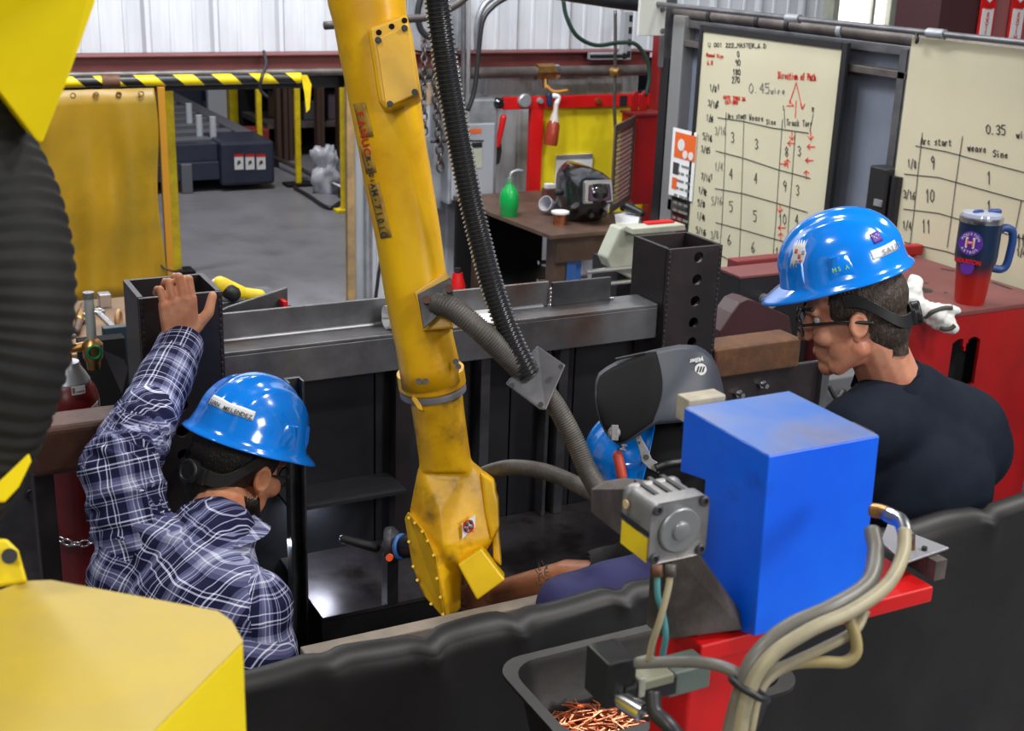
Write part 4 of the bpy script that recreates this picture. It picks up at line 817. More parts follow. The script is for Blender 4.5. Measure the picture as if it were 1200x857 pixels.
# ================================================================== WORKPIECE FRAME
def column(x0, x1, y0, y1, zt, label, holes, side_holes=(), t=.012, zb=0., dxh=.012):
    c = thing('steel_column', ((x0+x1)/2, y0, 0), label, 'column', 'hollow steel columns of the workpiece')
    R = .0165
    # front plate with holes: strip built around each hole as real openings
    def plate(o_x0, o_x1, yy, hz):
        g_ = MB(); xm = (o_x0+o_x1)/2+dxh; z_lo = zb; hs = sorted(hz)
        for h in hs+[None]:
            z_hi = h-R*1.6 if h else zt
            g_.box(o_x0, o_x1, yy, yy+t, z_lo, z_hi)
            if h:
                s = R*1.6; n = 16
                for k in range(n):
                    a0 = 2*math.pi*k/n; a1 = 2*math.pi*(k+1)/n
                    def sq(a):
                        cx_, sz = math.cos(a), math.sin(a); m_ = max(abs(cx_), abs(sz)); return xm+s*cx_/m_, h+s*sz/m_
                    p0 = (xm+R*math.cos(a0), h+R*math.sin(a0)); p1 = (xm+R*math.cos(a1), h+R*math.sin(a1)); q0 = sq(a0); q1 = sq(a1)
                    g_.prism([(p0[0], yy, p0[1]), (q0[0], yy, q0[1]), (q1[0], yy, q1[1]), (p1[0], yy, p1[1])], (0, t, 0))
                g_.box(o_x0, xm-s, yy, yy+t, h-s, h+s); g_.box(xm+s, o_x1, yy, yy+t, h-s, h+s); z_lo = h+s
        return g_
    obj('front_plate', plate(x0, x1, y0, holes), milld, c)
    obj('back_plate', plate(x0, x1, y1-t, side_holes), milld, c)
    obj('side_plate', MB().box(x0-.001, x0+t, y0+t+.0005, y1-t-.0005, zb, zt+.001), milld, c); obj('side_plate', MB().box(x1-t, x1+.001, y0+t+.0005, y1-t-.0005, zb, zt+.001), milld, c)
    w_ = MB(); random.seed(int(x0*100))
    for xx in (x0+.006, x1-.006):
        for k in range(26): zz = zt-.01-k*.016; w_.ell((xx+random.uniform(-.001, .001), y0, zz), (.003+random.random()*.0025, .0018, .009), n=8, m=6)
    obj('weld_bead', w_, milld, c, smooth=True)
    return c
def zcol(px, py): return P(px, py, y=3.0).z
hR = [P(815+0*1, yy, y=3.0).z for yy in (302, 328, 353, 378, 401)]
hL = [P(205, yy, y=3.0).z for yy in (447, 477, 507, 535)]
column(2.069, 2.259, 3.0, 3.19, 1.663, 'right hollow steel column with a row of round holes beside the bowed man', hR+[hR[-1]-.083], (1.61,))
column(.566, .765, 3.0, 3.19, 1.661, 'left hollow steel column gripped on top by the man in plaid', hL, (1.60,), dxh=-.012)
# main beam with angle
yB = 3.03; zt = P(300, 414, y=yB).z; zb = P(300, 455, y=yB).z; y2 = P(300, 400, z=zt).y; zu = P(300, 364, y=y2).z
xa, xb = .768, 2.066
bm_ = thing('steel_beam', ((xa+xb)/2, yB, zb), 'long grey steel beam with an upstanding angle joining the two columns', 'beam')
obj('front_web', MB().box(xa, xb, yB, yB+.012, zb, zt), beamst, bm_, bev=.002)
obj('top_flange', MB().box(xa, xb, yB, y2+.02, zt, zt+.010), beamst, bm_, bev=.002)
xs = P(643, 345, y=y2).x
obj('upstand', MB().box(xa, xs, y2, y2+.010, zt+.010, zu), beamst, bm_, bev=.002)
obj('weld_seam', MB().cyl((xa+.02, y2-.004, zt+.012), (xs-.02, y2-.004, zt+.012), .006, n=8), galv, bm_)
xs2 = P(713, 345, y=y2).x
obj('splice_plate', MB().box(xs+.004, xs2, y2-.012, y2-.002, zt+.010, P(680, 328, y=y2-.01).z), mill, bm_, bev=.002)
w_ = MB(); [w_.ell((xs+.002, y2-.008, zt+.012+.012*k), (.005, .004, .008), n=8, m=6) for k in range(5)]; [w_.ell((xs2+.003+.004*k, y2-.008, zt+.014), (.004, .004, .004), n=8, m=6) for k in range(3)]
obj('weld_bead', w_, silver, bm_, smooth=True)
obj('bottom_flange', MB().box(xa, xb, yB+.012, y2, zb, zb+.01), dark, bm_)
# paper roll
def roll(pxl, pxr, rr=.033):
    ym = (yB+y2)/2; zc = zt+.0105+rr; a_ = P(pxl, 370, y=ym); b_ = P(pxr, 352, y=ym)
    q = MB(); pts = []
    for k in range(52): t = k/51; an = t*4*math.pi; r_ = rr*(1-.24*t); pts.append((ym+r_*math.sin(an+2), zc+r_*math.cos(an+2)))
    for i, xx in enumerate((a_.x, b_.x)):
        for p_ in pts: q.v.append(Vector((xx, p_[0], p_[1])))
    for k in range(51): q.f.append((k, k+1, 52+k+1, 52+k))
    obj('drawing_roll', q, paper, smooth=True, label='rolled white paper drawing lying on the steel beam behind the yellow arm', cat='paper roll', solid=.0012, recalc=False)
roll(452, 520)
sq_ = MB(); zz = zt+.0105; sq_.prism([P(541, 352, z=zz+.012), P(574, 344, z=zz+.014), P(584, 379, z=zz+.001), P(535, 379, z=zz+.001)], (0, 0, .002))
obj('drawing_sheet', sq_, paper, label='flat white sheet lying on the steel beam right of the yellow arm', cat='paper')
# interior of the fixture below the beam
yi = 3.14
fx = thing('fixture_enclosure', (1.4, yi, 0), 'dark steel panelled fixture bay below the long beam', 'fixture')
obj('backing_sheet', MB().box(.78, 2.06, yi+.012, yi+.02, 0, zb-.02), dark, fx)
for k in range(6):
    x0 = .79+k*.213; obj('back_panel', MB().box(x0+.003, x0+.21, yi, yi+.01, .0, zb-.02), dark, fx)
for px, w in ((462, .045), (650, .03), (636, .012), (560, .03)):
    c = P(px, 520, y=yi-.04); obj('upright_bar', MB().box(c.x, c.x+w, yi-.05, yi-.001, .84, zb-.005), mill if px != 462 else milld, fx, bev=.002)
xq = P(341, 600, y=2.86).x
obj('channel_post', MB().box(xq, xq+.006, 2.86, 2.9, 0, P(350, 447, y=2.86).z).box(xq+.006, xq+.036, 2.89, 2.9, 0, P(350, 447, y=2.86).z).box(xq+.036, xq+.042, 2.86, 2.9, 0, P(350, 447, y=2.86).z), mat('post_shiny', (.16, .17, .18), .3, .8, col2=(.06, .06, .07), nscale=6), fx, bev=.0015)
zpl = .84; yf = P(400, 720, z=zpl).y
obj('deck_plate', MB().box(xq+.05, 2.05, yf, yi-.004, zpl-.012, zpl), scrap, fx, bev=.001)
obj('deck_apron', MB().box(xq+.05, 2.05, yf+.002, yf+.012, 0, zpl-.013), blackm, fx)
zl = P(375, 592, y=yi-.1).z
obj('baffle', MB().box(xq+.045, P(470, 580, y=yi-.1).x, yi-.14, yi-.002, zl+.01, zl+.02), dark, fx)
lx0, lx1 = P(361, 598, y=yi-.1).x, P(391, 590, y=yi-.1).x
lt = thing('work_light', ((lx0+lx1)/2, yi-.05, zl), 'small bright strip light under the dark baffle lighting the steel deck', 'light')
obj('housing', MB().box(lx0-.04, lx1+.005, yi-.012, yi-.003, zl-.004, zl+.009), black, lt)
obj('diffuser', MB().box(lx0-.03, lx1, yi-.014, yi-.002, zl-.010, zl-.005), ledm, lt)
l = lamp(((lx0+lx1)/2, yi-.03, zl-.014), .09, .7, (.8, .87, 1), ((lx0+lx1)/2-.03, yi-.12, zpl), sy=.015)
l2 = lamp((lx0-.1, yi-.2, zl-.03), .1, .35, (.85, .9, 1), (lx0+.06, yi-.3, zpl), sy=.02)  # second lamp with no fixture, added for the glare on the deck
# grinder-like tool resting inside
gd = thing('angle_grinder', P(450, 655, z=zpl), 'black and blue grinder resting on the deck by the robot wrist', 'tool')
def D(px, py, d=3.08): return P(px, py, d=d+.24)
obj('grinder_handle', MB().cap(D(402, 632), D(440, 642), .011, .013), black, gd, smooth=True)
obj('guard', MB().lathe(D(452, 638, 3.05), (.9, -.5, .1), [(0, 0), (.042, 0), (.045, .006), (.045, .02), (.03, .035), (0, .035)]), mill, gd, smooth='auto')
obj('grinder_body', MB().cap(D(462, 640, 3.06), D(486, 640, 3.0), .032, .03), black, gd, smooth=True)
obj('blue_ring', MB().torus(D(470, 641, 3.02), RIGHT-FWD*.6, .029, .006), mat('ring_blue', (.02, .1, .3), .4), gd, smooth=True)
obj('red_button', MB().cyl(D(457, 653, 2.99), D(456, 654, 2.975), .009, n=12), mat('button_orange', (.8, .1, .02), .4), gd)
obj('support_foot', MB().box(D(455, 650).x-.01, D(455, 650).x+.02, D(455, 650).y-.02, D(455, 650).y+.02, zpl, D(455, 650).z), black, gd)
# rusty tubes
yR = 3.0; z1 = P(838, 410, y=yR).z; z0 = P(849, 443, y=yR).z; x1 = P(940, 397, y=yR).x
rt = thing('rusty_tube', ((2.262+x1)/2, yR, z0), 'short rusty brown square tube welded to the right column', 'tube')
obj('tube_body', MB().box(2.262, x1, yR, yR+.11, z0, z1), rust, rt, bev=.008, seg=3); obj('weld_bead', MB().tube([(2.263, yR-.003, z0), (2.266, yR-.004, (z0+z1)/2), (2.263, yR-.003, z1)], .006), rustd, rt, smooth=True)
sp = thing('support_bracket', (2.5, yR, 0), 'dark maroon bracket plate with bolts below the rusty tube', 'bracket')
obj('bracket_plate', MB().box(2.262, x1+.1, yR+.02, yR+.035, 0, z0-.001), milld, sp, bev=.002)
for px, py in ((863, 460), (891, 449)): c = P(px, py, y=yR+.02); obj('bolt', MB().cyl((c.x, yR+.02, c.z), (c.x, yR-.015, c.z), .008, n=10).cyl((c.x, yR+.02, c.z), (c.x, yR+.005, c.z), .014, n=6), silver, sp)
obj('threaded_strip', MB().box(x1+.10, x1+.13, yR+.0, yR+.03, .0, z0-.0), strutm, sp)
mc2 = thing('grey_fixture_block', (2.85, 3.3, 0), 'grey machine block showing under the bespectacled man\'s chin', 'machine'); c = P(965, 455, y=3.3)
obj('block_body', MB().box(c.x-.06, c.x+.25, 3.3, 3.5, 0, c.z+.03), mat('block_grey', (.12, .12, .13), .5), mc2, bev=.006); obj('block_cable', MB().tube([(c.x, 3.28, c.z+.02), (c.x+.03, 3.26, c.z-.03), (c.x+.07, 3.27, c.z-.01), (c.x+.1, 3.28, c.z-.08)], .008), rubber, mc2, smooth=True)
# curved gusset and black block right of the column
yG = 3.35
gs = thing('curved_gusset', P(880, 380, y=yG), 'dark maroon rounded plate standing behind the rusty tube', 'plate')
obj('gusset_plate', MB().prism([P(a_, b_, y=yG) for a_, b_ in ((838, 410), (844, 388), (858, 367), (867, 355), (876, 351), (885, 353), (925, 371), (930, 400))], (0, .09, 0)), mat('gusset_maroon', (.05, .014, .018), .45, col2=(.035, .012, .014), nscale=4), gs, bev=.003)
obj('gusset_stand', MB().box(P(850, 390, y=yG).x, P(920, 390, y=yG).x, yG+.005, yG+.085, 0, P(880, 395, y=yG).z), milld, gs)
yL2 = 3.75
bb = thing('black_end_block', P(885, 340, y=yL2), 'black end block with a dusty top beside the first whiteboard', 'block')
c0 = P(868, 324, y=yL2); c1 = P(935, 350, y=yL2); zz1 = c0.z
obj('block_body', MB().box(c0.x, c0.x+.35, yL2, yL2+.14, 0, zz1-.01), black, bb, bev=.003); obj('block_top', MB().box(c0.x-.003, c0.x+.353, yL2-.003, yL2+.143, zz1-.01, zz1), marot, bb, bev=.002)
c = P(898, 352, y=yL2-.02); obj('socket_pin', MB().cyl((c.x, yL2, c.z), (c.x, yL2-.06, c.z), .022, n=14), zinc, bb, smooth='auto')
# left rusty beam
yq_ = 2.85; zz1 = P(45, 503, y=yq_).z; zz0 = P(45, 562, y=yq_).z; xl = P(34, 520, y=yq_).x
rb = thing('rusty_beam', ((xl+.57)/2, yq_, zz0), 'dark rusty square tube with rounded corners left of the plaid sleeve', 'tube')
obj('tube_body', MB().box(xl-.0, .572, yq_, yq_+.11, zz0, zz1), rustd, rb, bev=.018, seg=4)
obj('tube_leg', MB().box(xl+.3*.0+.005, xl+.05, yq_+.03, yq_+.09, 0, zz0), milld, rb, bev=.003)
sl = thing('grey_side_plate', P(20, 600, y=3.3), 'grey steel plate with a round hole left of the gas cylinder', 'plate')
obj('plate_body', MB().box(P(-60, 600, y=3.3).x, P(42, 600, y=3.3).x, 3.3, 3.32, 0, P(20, 545, y=3.3).z), mill, sl, bev=.002); c = P(37, 580, y=3.3); obj('plate_hole', MB().torus((c.x, 3.298, c.z), (0, 1, 0), .014, .005), black, sl, smooth=True)
# ================================================================== GAS CYLINDER, BENCH AT LEFT
yC = 3.22; cc = P(81, 460, y=yC); Rc = .073
cylr = thing('gas_cylinder', (cc.x, yC, 0), 'maroon gas cylinder with a silver collar and brass regulator', 'gas cylinder')
zs = P(81, 486, y=yC-Rc).z
prof = [(0, 0), (Rc, 0), (Rc, zs)]+[(Rc*math.cos(a_)**.8 if a_ < 1.4 else .03, zs+.085*math.sin(a_)) for a_ in (.2, .4, .6, .8, 1.0, 1.15, 1.3)]+[(.03, zs+.09)]
obj('cylinder_body', MB().lathe((cc.x, yC, 0), (0, 0, 1), prof, 40), cyl, cylr, smooth='auto')
zc_ = P(81, 440, y=yC).z
obj('neck_collar', MB().lathe((cc.x, yC, zs+.055), (0, 0, 1), [(.052, 0), (.054, .012), (.044, .03), (.034, .045), (.03, .06), (0, .06)]), mat('collar_silver', (.45, .46, .5), .35, .7), cylr, smooth='auto')
zn = zs+.115
obj('valve_body', MB().cyl((cc.x, yC, zn-.005), (cc.x, yC, zn+.05), .014).cyl((cc.x, yC, zn+.03), (cc.x+.06, yC-.01, zn+.04), .012).cyl((cc.x-.04, yC, zn+.035), (cc.x, yC, zn+.035), .011), brass, cylr, smooth='auto')
obj('regulator_body', MB().lathe((cc.x+.062, yC-.02, zn-.0), (0, 0, 1), [(.0, -.02), (.016, -.02), (.018, .0), (.024, .01), (.026, .045), (.018, .055), (.012, .06), (0, .06)]), brass, cylr, smooth='auto')
obj('flow_tube', MB().cyl((cc.x+.062, yC-.02, zn+.06), (cc.x+.062, yC-.02, zn+.165), .012, n=16), mat('flow_tube_glass', (.45, .47, .45), .2, .2), cylr, smooth='auto')
obj('flow_tube_cap', MB().cyl((cc.x+.062, yC-.02, zn+.165), (cc.x+.062, yC-.02, zn+.18), .014, n=16), alu, cylr)
obj('green_gauge', MB().torus((cc.x+.062, yC-.045, zn+.03), (0, 1, 0), .016, .004), greenl, cylr, smooth=True)
obj('hand_wheel', MB().torus((cc.x, yC, zn+.065), (0, .2, 1), .022, .007).cyl((cc.x, yC, zn+.05), (cc.x, yC, zn+.07), .01), alu, cylr, smooth=True)
def wrap(name, pxy, m, r_=Rc+.0015, off=0):   # label patches that follow the cylinder
    q = MB(); rows = []
    (a0, a1, z_a, z_b) = pxy; n = 10
    for zz in (z_a, z_b):
        for rr in (r_, r_-.001): rows.append([Vector((cc.x+rr*math.sin(a0+(a1-a0)*k/n), yC-rr*math.cos(a0+(a1-a0)*k/n), zz+off*k/n)) for k in range(n+1)])
    poly = []
    q.v = rows[0]+rows[1]+rows[2]+rows[3]; m1 = n+1
    for k in range(n): q.f += [(k, k+1, 2*m1+k+1, 2*m1+k), (m1+k, 3*m1+k, 3*m1+k+1, m1+k+1), (k, m1+k, m1+k+1, k+1), (2*m1+k, 2*m1+k+1, 3*m1+k+1, 3*m1+k)]
    q.f += [(0, 2*m1, 3*m1, m1), (n, m1+n, 3*m1+n, 2*m1+n)]
    return obj(name, q, m, cylr)
zL = P(85, 458, y=yC-Rc).z; wrap('white_label', (-.05, .42, zL-.012, zL+.010), white)
zL = P(85, 484, y=yC-Rc).z; wrap('white_label', (-.45, .0, zL-.03, zL+.0), white, off=-.012); wrap('green_label', (-.05, .2, zL-.03, zL-.008), greenl, r_=Rc+.003); wrap('white_label', (.1, 1.0, zL-.03, zL-.008), white, off=.02)
wrap('label_print', (-.03, .06, P(85, 458, y=yC-Rc).z-.008, P(85, 458, y=yC-Rc).z+.007), inkg, r_=Rc+.0025); wrap('label_print', (.1, .38, P(85, 458, y=yC-Rc).z-.006, P(85, 458, y=yC-Rc).z-.003), inkg, r_=Rc+.0025)
pts = [Vector((cc.x+(Rc+.011)*math.sin(a_), yC-(Rc+.011)*math.cos(a_), P(70, 640, y=yC-Rc).z+.05*(a_/1.6)**2)) for a_ in [-1.75+.25*k for k in range(15)]]
chain('silver_chain', pts, .0085, .0032, silver, 'silver chain looped around the maroon gas cylinder', stretch=1.6)
# workbench with tools, far left
zw = .98; wbc = P(130, 380, z=zw)
q0_, q1_ = P(40, 352, z=zw), P(160, 420, z=zw)
wbn = thing('work_table', (wbc.x, wbc.y, 0), 'brown work table covered in hand tools below the yellow curtain', 'table')
tx0, tx1, ty0, ty1 = P(20, 400, z=zw).x, P(172, 352, z=zw).x, P(120, 412, z=zw).y, P(120, 350, z=zw).y
obj('table_top', MB().box(tx0, tx1, ty0, ty1, zw-.03, zw), benchm, wbn, bev=.003)
for xx in (tx0+.03, tx1-.08):
    for yy in (ty0+.03, ty1-.08): obj('leg', MB().box(xx, xx+.05, yy, yy+.05, 0, zw-.03), strutm, wbn)
def T(px, py, h=0): p_ = P(px, py, z=zw+h); return p_
obj('wrench', MB().beam(T(116, 367, .006), T(134, 384, .006), .02, .008).torus(T(115, 365, .006), (0, 0, 1), .02, .008), silver, smooth='auto', label='bright steel wrench lying right of the flow gauge tube', cat='wrench')
hm = thing('hammer', T(92, 372), 'brown and dark hammer handle lying on the work table', 'hammer'); obj('hammer_handle', MB().cap(T(90, 388, .02), T(98, 358, .02), .014), woodt, hm, smooth=True); obj('hammer_grip', MB().cap(T(93, 375, .022), T(96, 366, .022), .019), brass, hm, smooth=True)
obj('round_fitting', MB().lathe(T(103, 378, .0), (0, 0, 1), [(0, 0), (.03, 0), (.03, .02), (.018, .04), (0, .045)]), silver, smooth='auto', label='round polished fitting on the work table left of the gauge', cat='fitting')
obj('copper_ring', MB().torus(T(139, 375, .045), (1, -.4, 0), .035, .01), mat('ring_tan', (.4, .22, .1), .5), smooth=True, label='tan ring standing on the work table against the column', cat='ring')
obj('steel_bracket', MB().box(T(117, 362).x, T(117, 362).x+.05, T(117, 362).y, T(117, 362).y+.05, zw, zw+.06), silver, bev=.004, label='small bright bracket at the back of the work table', cat='bracket')
obj('dark_panel', MB().box(P(121, 390, y=3.9).x, P(150, 390, y=3.9).x, 3.9, 3.93, 0, P(132, 384, y=3.9).z), mat('panel_teal_black', (.012, .03, .045), .5), bev=.003, label='dark teal panel standing left of the left column', cat='panel')
obj('brown_plate', MB().prism([P(124, 420, y=3.5), P(150, 432, y=3.3), P(150, 470, y=3.3), P(143, 462, y=3.3)], (0, .05, .01)), milld, label='dark steel plate propped beside the left column', cat='plate')
obj('black_cabinet', MB().box(P(96, 450, y=3.6).x, P(150, 450, y=3.6).x, 3.6, 3.65, 0, P(110, 400, y=3.6).z), blackm, label='black panel behind the gas cylinder', cat='panel')
# yellow cordless grinder and sheet behind the column
yz = 3.9; zd = P(280, 350, y=yz).z
dr_base = thing('tool_stand', (P(285, 350, y=yz).x, yz, 0), 'grey sheet metal stand under the yellow tool', 'stand')
sx0, sx1 = P(255, 350, y=yz).x, P(330, 350, y=yz).x
obj('stand_top', MB().box(sx0, sx1, yz-.1, yz+.15, zd-.03, zd-.01), mill, dr_base); obj('stand_panel', MB().box(sx0+.02, sx1-.02, yz-.05, yz-.03, 0, zd-.03), mill, dr_base)
dt = thing('yellow_grinder', P(280, 345, y=yz), 'yellow and black power grinder lying behind the left column', 'power tool')
e_ = lambda px, py, y=yz: P(px, py, y=y)
obj('grinder_body', MB().cap(e_(258, 334), e_(282, 343), .028, .022).cap(e_(282, 343), e_(304, 347), .019, .021), ypost, dt, smooth=True)
obj('grinder_grip', MB().cap(e_(268, 341, yz-.01), e_(273, 344, yz-.01), .026), black, dt, smooth=True)
obj('grinder_nose', MB().cap(e_(252, 331), e_(258, 334), .012, .018), white, dt, smooth=True); obj('grinder_head', MB().cap(e_(260, 349), e_(285, 350), .014), alu, dt, smooth=True)
shp = thing('leaning_sheet', P(300, 360, y=3.5), 'dark grey steel sheet leaning behind the beam left of the yellow arm', 'sheet')
obj('sheet', MB().prism([P(256, 400, y=3.5), P(256, 366, y=3.5), P(268, 360, y=3.5), P(337, 337, y=3.5), P(338, 400, y=3.5)], (0, .012, 0)), mill, shp, bev=.002)
obj('sheet_stand', MB().box(P(262, 390, y=3.52).x, P(335, 390, y=3.52).x, 3.515, 3.535, 0, P(300, 380, y=3.5).z), dark, shp)
obj('red_clip', MB().box(P(331, 353, y=3.47).x, P(336, 353, y=3.47).x, 3.46, 3.499, P(333, 360, y=3.47).z, P(333, 353, y=3.47).z), redb, shp)
# ================================================================== MAROON TABLE AT RIGHT
zT = 1.18; yF = P(1130, 365, z=zT).y; xE = 4.30; yK = P(1070, 297, z=zT).y; xW = 3.30
mt = thing('maroon_table', ((xW+xE)/2, yF, 0), 'maroon topped red steel table under the right whiteboard', 'table')
obj('table_top', MB().box(xW, xE, yF, yK, zT-.02, zT), marot, mt, bev=.004)
hx0 = P(1117, 405, y=yF).x; hx1 = P(1149, 405, y=yF).x; hz1 = P(1130, 397, y=yF).z; hz0 = P(1130, 455, y=yF).z
def shape():  # the twin-lobed opening: columns of front sheet around it
    g_ = MB(); t = .014; n = 16; xl_, xr_ = 3.32, xE
    g_.box(xl_, hx0, yF+.004, yF+.004+t, 0, zT-.02); g_.box(hx1, xr_, yF+.004, yF+.004+t, 0, zT-.02)
    for k in range(n):
        u0, u1 = k/n, (k+1)/n; u = (u0+u1)/2; top = hz1-.018*(abs((u*2) % 1-.5)*2)**2-(.05 if abs(u-.45) < .1 else 0)*(1-abs(u-.45)/.1); bot = hz0+.03*abs(u-.6)
        a_, b_ = hx0+(hx1-hx0)*u0, hx0+(hx1-hx0)*u1
        g_.box(a_, b_, yF+.004, yF+.004+t, top, zT-.02); g_.box(a_, b_, yF+.004, yF+.004+t, 0, bot)
    return g_
obj('front_sheet', shape(), red, mt); obj('inner_liner', MB().box(3.34, xE-.01, yF+.08, yF+.09, 0, zT-.03), blackm, mt)
obj('end_sheet', MB().box(xW+.002, xW+.016, yF+.02, yK, 0, zT-.021), maroon, mt)
c = P(1083, 300, z=zT); obj('top_stop', MB().box(c.x-.25, c.x, yK-.05, yK, zT, zT+.05), red, mt, bev=.008)
c = P(905, 322, z=zT); obj('top_stop', MB().box(xW, xW+.3, yK-.02, yK+.05, zT-.02, zT+.05), maroon, mt, bev=.004)
for a_, b_ in (((1103, 315), (1118, 318)), ((1163, 331), (1185, 339))): p0, p1 = P(*a_, z=zT), P(*b_, z=zT); obj('slot', MB().beam(p0+Vector((0, 0, .0005)), p1+Vector((0, 0, .0005)), .016, .002), black, mt)
for px, py in ((1086, 332), (1108, 343)): c = P(px, py, z=zT); obj('small_hole', MB().cyl(c, c+Vector((0, 0, .001)), .008, n=12), black, mt)
c = P(1080, 340, z=zT); obj('round_hole', MB().cyl(c, c+Vector((0, 0, .001)), .045, n=24), black, mt)
# tumbler
c = P(1140, 356, z=zT); c.y += .02; s_ = 1.0
tm = thing('tumbler_mug', c, 'large red to navy steel tumbler with a blue handle on the maroon table', 'mug')
hgt = P(1148, 250, y=c.y).z-zT; wv = .038/ .30
k_ = hgt
prof = [(0, 0), (.135*k_, 0), (.145*k_, .02*k_), (.175*k_, .42*k_), (.205*k_, .49*k_), (.215*k_, .52*k_), (.215*k_, .91*k_), (0, .91*k_)]
K1 = .036*1500/ (pj_d := 1); 
d_ = (FWD.dot(c-Vector((0, 0, 2.5)))); R0 = 22.5*d_/1500; 
prof = [(0, 0), (R0*.72, 0), (R0*.76, .01), (R0*.92, .43*k_), (R0*1.02, .47*k_), (R0*1.06, .54*k_), (R0*1.06, .90*k_), (R0*.98, .905*k_), (0, .905*k_)]
obj('tumbler_body', MB().lathe(c, (0, 0, 1), prof, 40), mugm, tm, smooth='auto')
obj('steel_rim', MB().lathe(c+Vector((0, 0, .905*k_)), (0, 0, 1), [(R0*1.07, 0), (R0*1.09, .035*k_), (R0*1.07, .06*k_), (R0*.95, .065*k_), (0, .065*k_)], 40), silver, tm, smooth='auto')
obj('clear_lid', MB().lathe(c+Vector((0, 0, .97*k_)), (0, 0, 1), [(R0*1.0, 0), (R0*.96, .012), (R0*.5, .016), (0, .016)], 40), mat('lid_plastic', (.35, .38, .5), .1), tm, smooth='auto')
tz = c.z+.97*k_+.016
obj('lid_tab', MB().cap(Vector((c.x-R0*.5, c.y, tz)), Vector((c.x-R0*.1, c.y, tz)), .010), mugblue, tm, smooth=True); obj('lid_tab', MB().cap(Vector((c.x+R0*.45, c.y-.01, tz)), Vector((c.x+R0*.85, c.y-.02, tz)), .012), mugblue, tm, smooth=True)
hd_ = RIGHT.copy(); hd_.z = 0; hd_.normalize(); hp_ = lambda a_, b_: c+hd_*(R0*a_)+Vector((0, 0, k_*b_))
obj('handle', MB().tube([hp_(.9, .80), hp_(1.25, .845), hp_(1.62, .82), hp_(1.75, .73), hp_(1.72, .56), hp_(1.62, .43), hp_(1.35, .385), hp_(.85, .40)], .016, n=14), mugblue, tm, smooth=True)
ld = (Vector((-c.x, -c.y, 0)).normalized()-hd_*.45).normalized(); lr = ld.cross(Vector((0, 0, 1))); lr = -lr
lc = c+ld*(R0*1.06)+Vector((0, 0, .70*k_))
obj('team_roundel', MB().cyl(lc-ld*.006, lc+ld*.0015, R0*.62, n=30), purple, tm)
text('letter_h', 'H', white, tm, lc+ld*.003, lr, (0, 0, 1), R0*.75, bold=.0015); text('letter_h', 'H', mat('letter_orange', (.7, .12, .03), .5), tm, lc+ld*.004, lr, (0, 0, 1), R0*.6)
for wd_, sgn in (('HOUSTON', 1), ('ASTROS', -1)):
    n = len(wd_)
    for k, ch in enumerate(wd_):
        a_ = (k-(n-1)/2)*.36; u_ = lr*math.sin(a_)+Vector((0, 0, 1))*math.cos(a_)*sgn; up_ = u_*sgn; text('lettering', ch, white, tm, lc+ld*.002+u_*R0*.47, up_.cross(ld) if True else lr, up_, R0*.20)
text('red_lettering', 'HOUSTON', redb, tm, lc+ld*.001-Vector((0, 0, .20*k_)), lr, (0, 0, 1), R0*.28, bold=.001)
obj('purple_band', MB().cyl(lc-ld*.006-Vector((0, 0, .27*k_)), lc-ld*.0005-Vector((0, 0, .27*k_)), R0*.35, n=20), purple, tm)
# glove on the table edge
glv = MB(); 
for a_, b_, r_ in (((1066, 345), (1080, 362), .028), ((1080, 362), (1100, 370), .03), ((1092, 362), (1118, 364), .02), ((1090, 372), (1112, 378), .022), ((1100, 380), (1116, 386), .018), ((1072, 330), (1072, 350), .022)):
    p0 = P(*a_, d=4.86); p1 = P(*b_, d=4.84); glv.cap(p0, p1, r_*1.35, r_*1.15)
def fold(a, f=28): return lambda v: a*noise.noise(v*f)+a*.5*noise.noise(v*f*2.1)
gl = fuse('work_glove', glv, clothw, None, .007, 3, disp=fold(.012, 24)); gl['label'] = 'white work glove with dark cuff draped over the maroon table edge'; gl['category'] = 'glove'
gbv = bvh(gl)
for pth in ([(1084, 372), (1092, 366), (1100, 363), (1108, 361), (1116, 361)], [(1102, 384), (1108, 386), (1114, 385), (1119, 381)]):
    pts = [h for h in (hitp(gbv, x, y, .0) for x, y in pth) if h is not None]
    if len(pts) > 2: obj('glove_cuff', MB().tube(pts, .009), mat('cuff_dark', (.06, .06, .05), .8), gl, smooth=True)
# ================================================================== CENTRAL ROBOT
def A_(px, py, d): return P(px, py, d=d)
zf0 = A_(430, -60, 2.44)
rb1 = thing('welding_robot', A_(520, 725, 2.74), 'worn yellow robot arm with hoses reaching down from above at centre', 'robot arm')
edges = [(-160, 368, 470, 2.45), (-80, 374, 470, 2.46), (-30, 379, 472, 2.47), (0, 384, 476, 2.48), (25, 391, 478, 2.49), (54, 396, 484, 2.50), (82, 402, 488, 2.51), (122, 410, 494, 2.52), (172, 420, 500, 2.54), (214, 427, 507, 2.56), (276, 440, 517, 2.58), (339, 450, 525, 2.60), (374, 457, 528, 2.61), (400, 463, 532, 2.62), (425, 467, 538, 2.63), (448, 470, 541, 2.64)]
st = []
cs_ = [(Vector(A_((l_+r_)/2, y_, d)), (r_-l_)/2*.985*d/1500) for y_, l_, r_, d in edges]
for i, (c, w) in enumerate(cs_):
    ax = (cs_[min(i+1, len(cs_)-1)][0]-cs_[max(i-1, 0)][0]).normalized(); u = (RIGHT-ax*RIGHT.dot(ax)).normalized(); v = ax.cross(u); st.append((c, w, .074, u, v))
obj('forearm', MB().loft(st, 40, 2.5), yel, rb1, smooth=True)
obj('shoulder_mount', MB().cap(A_(425, -150, 2.45), A_(425, -260, 2.7), .12, .14), yel, rb1, smooth=True)
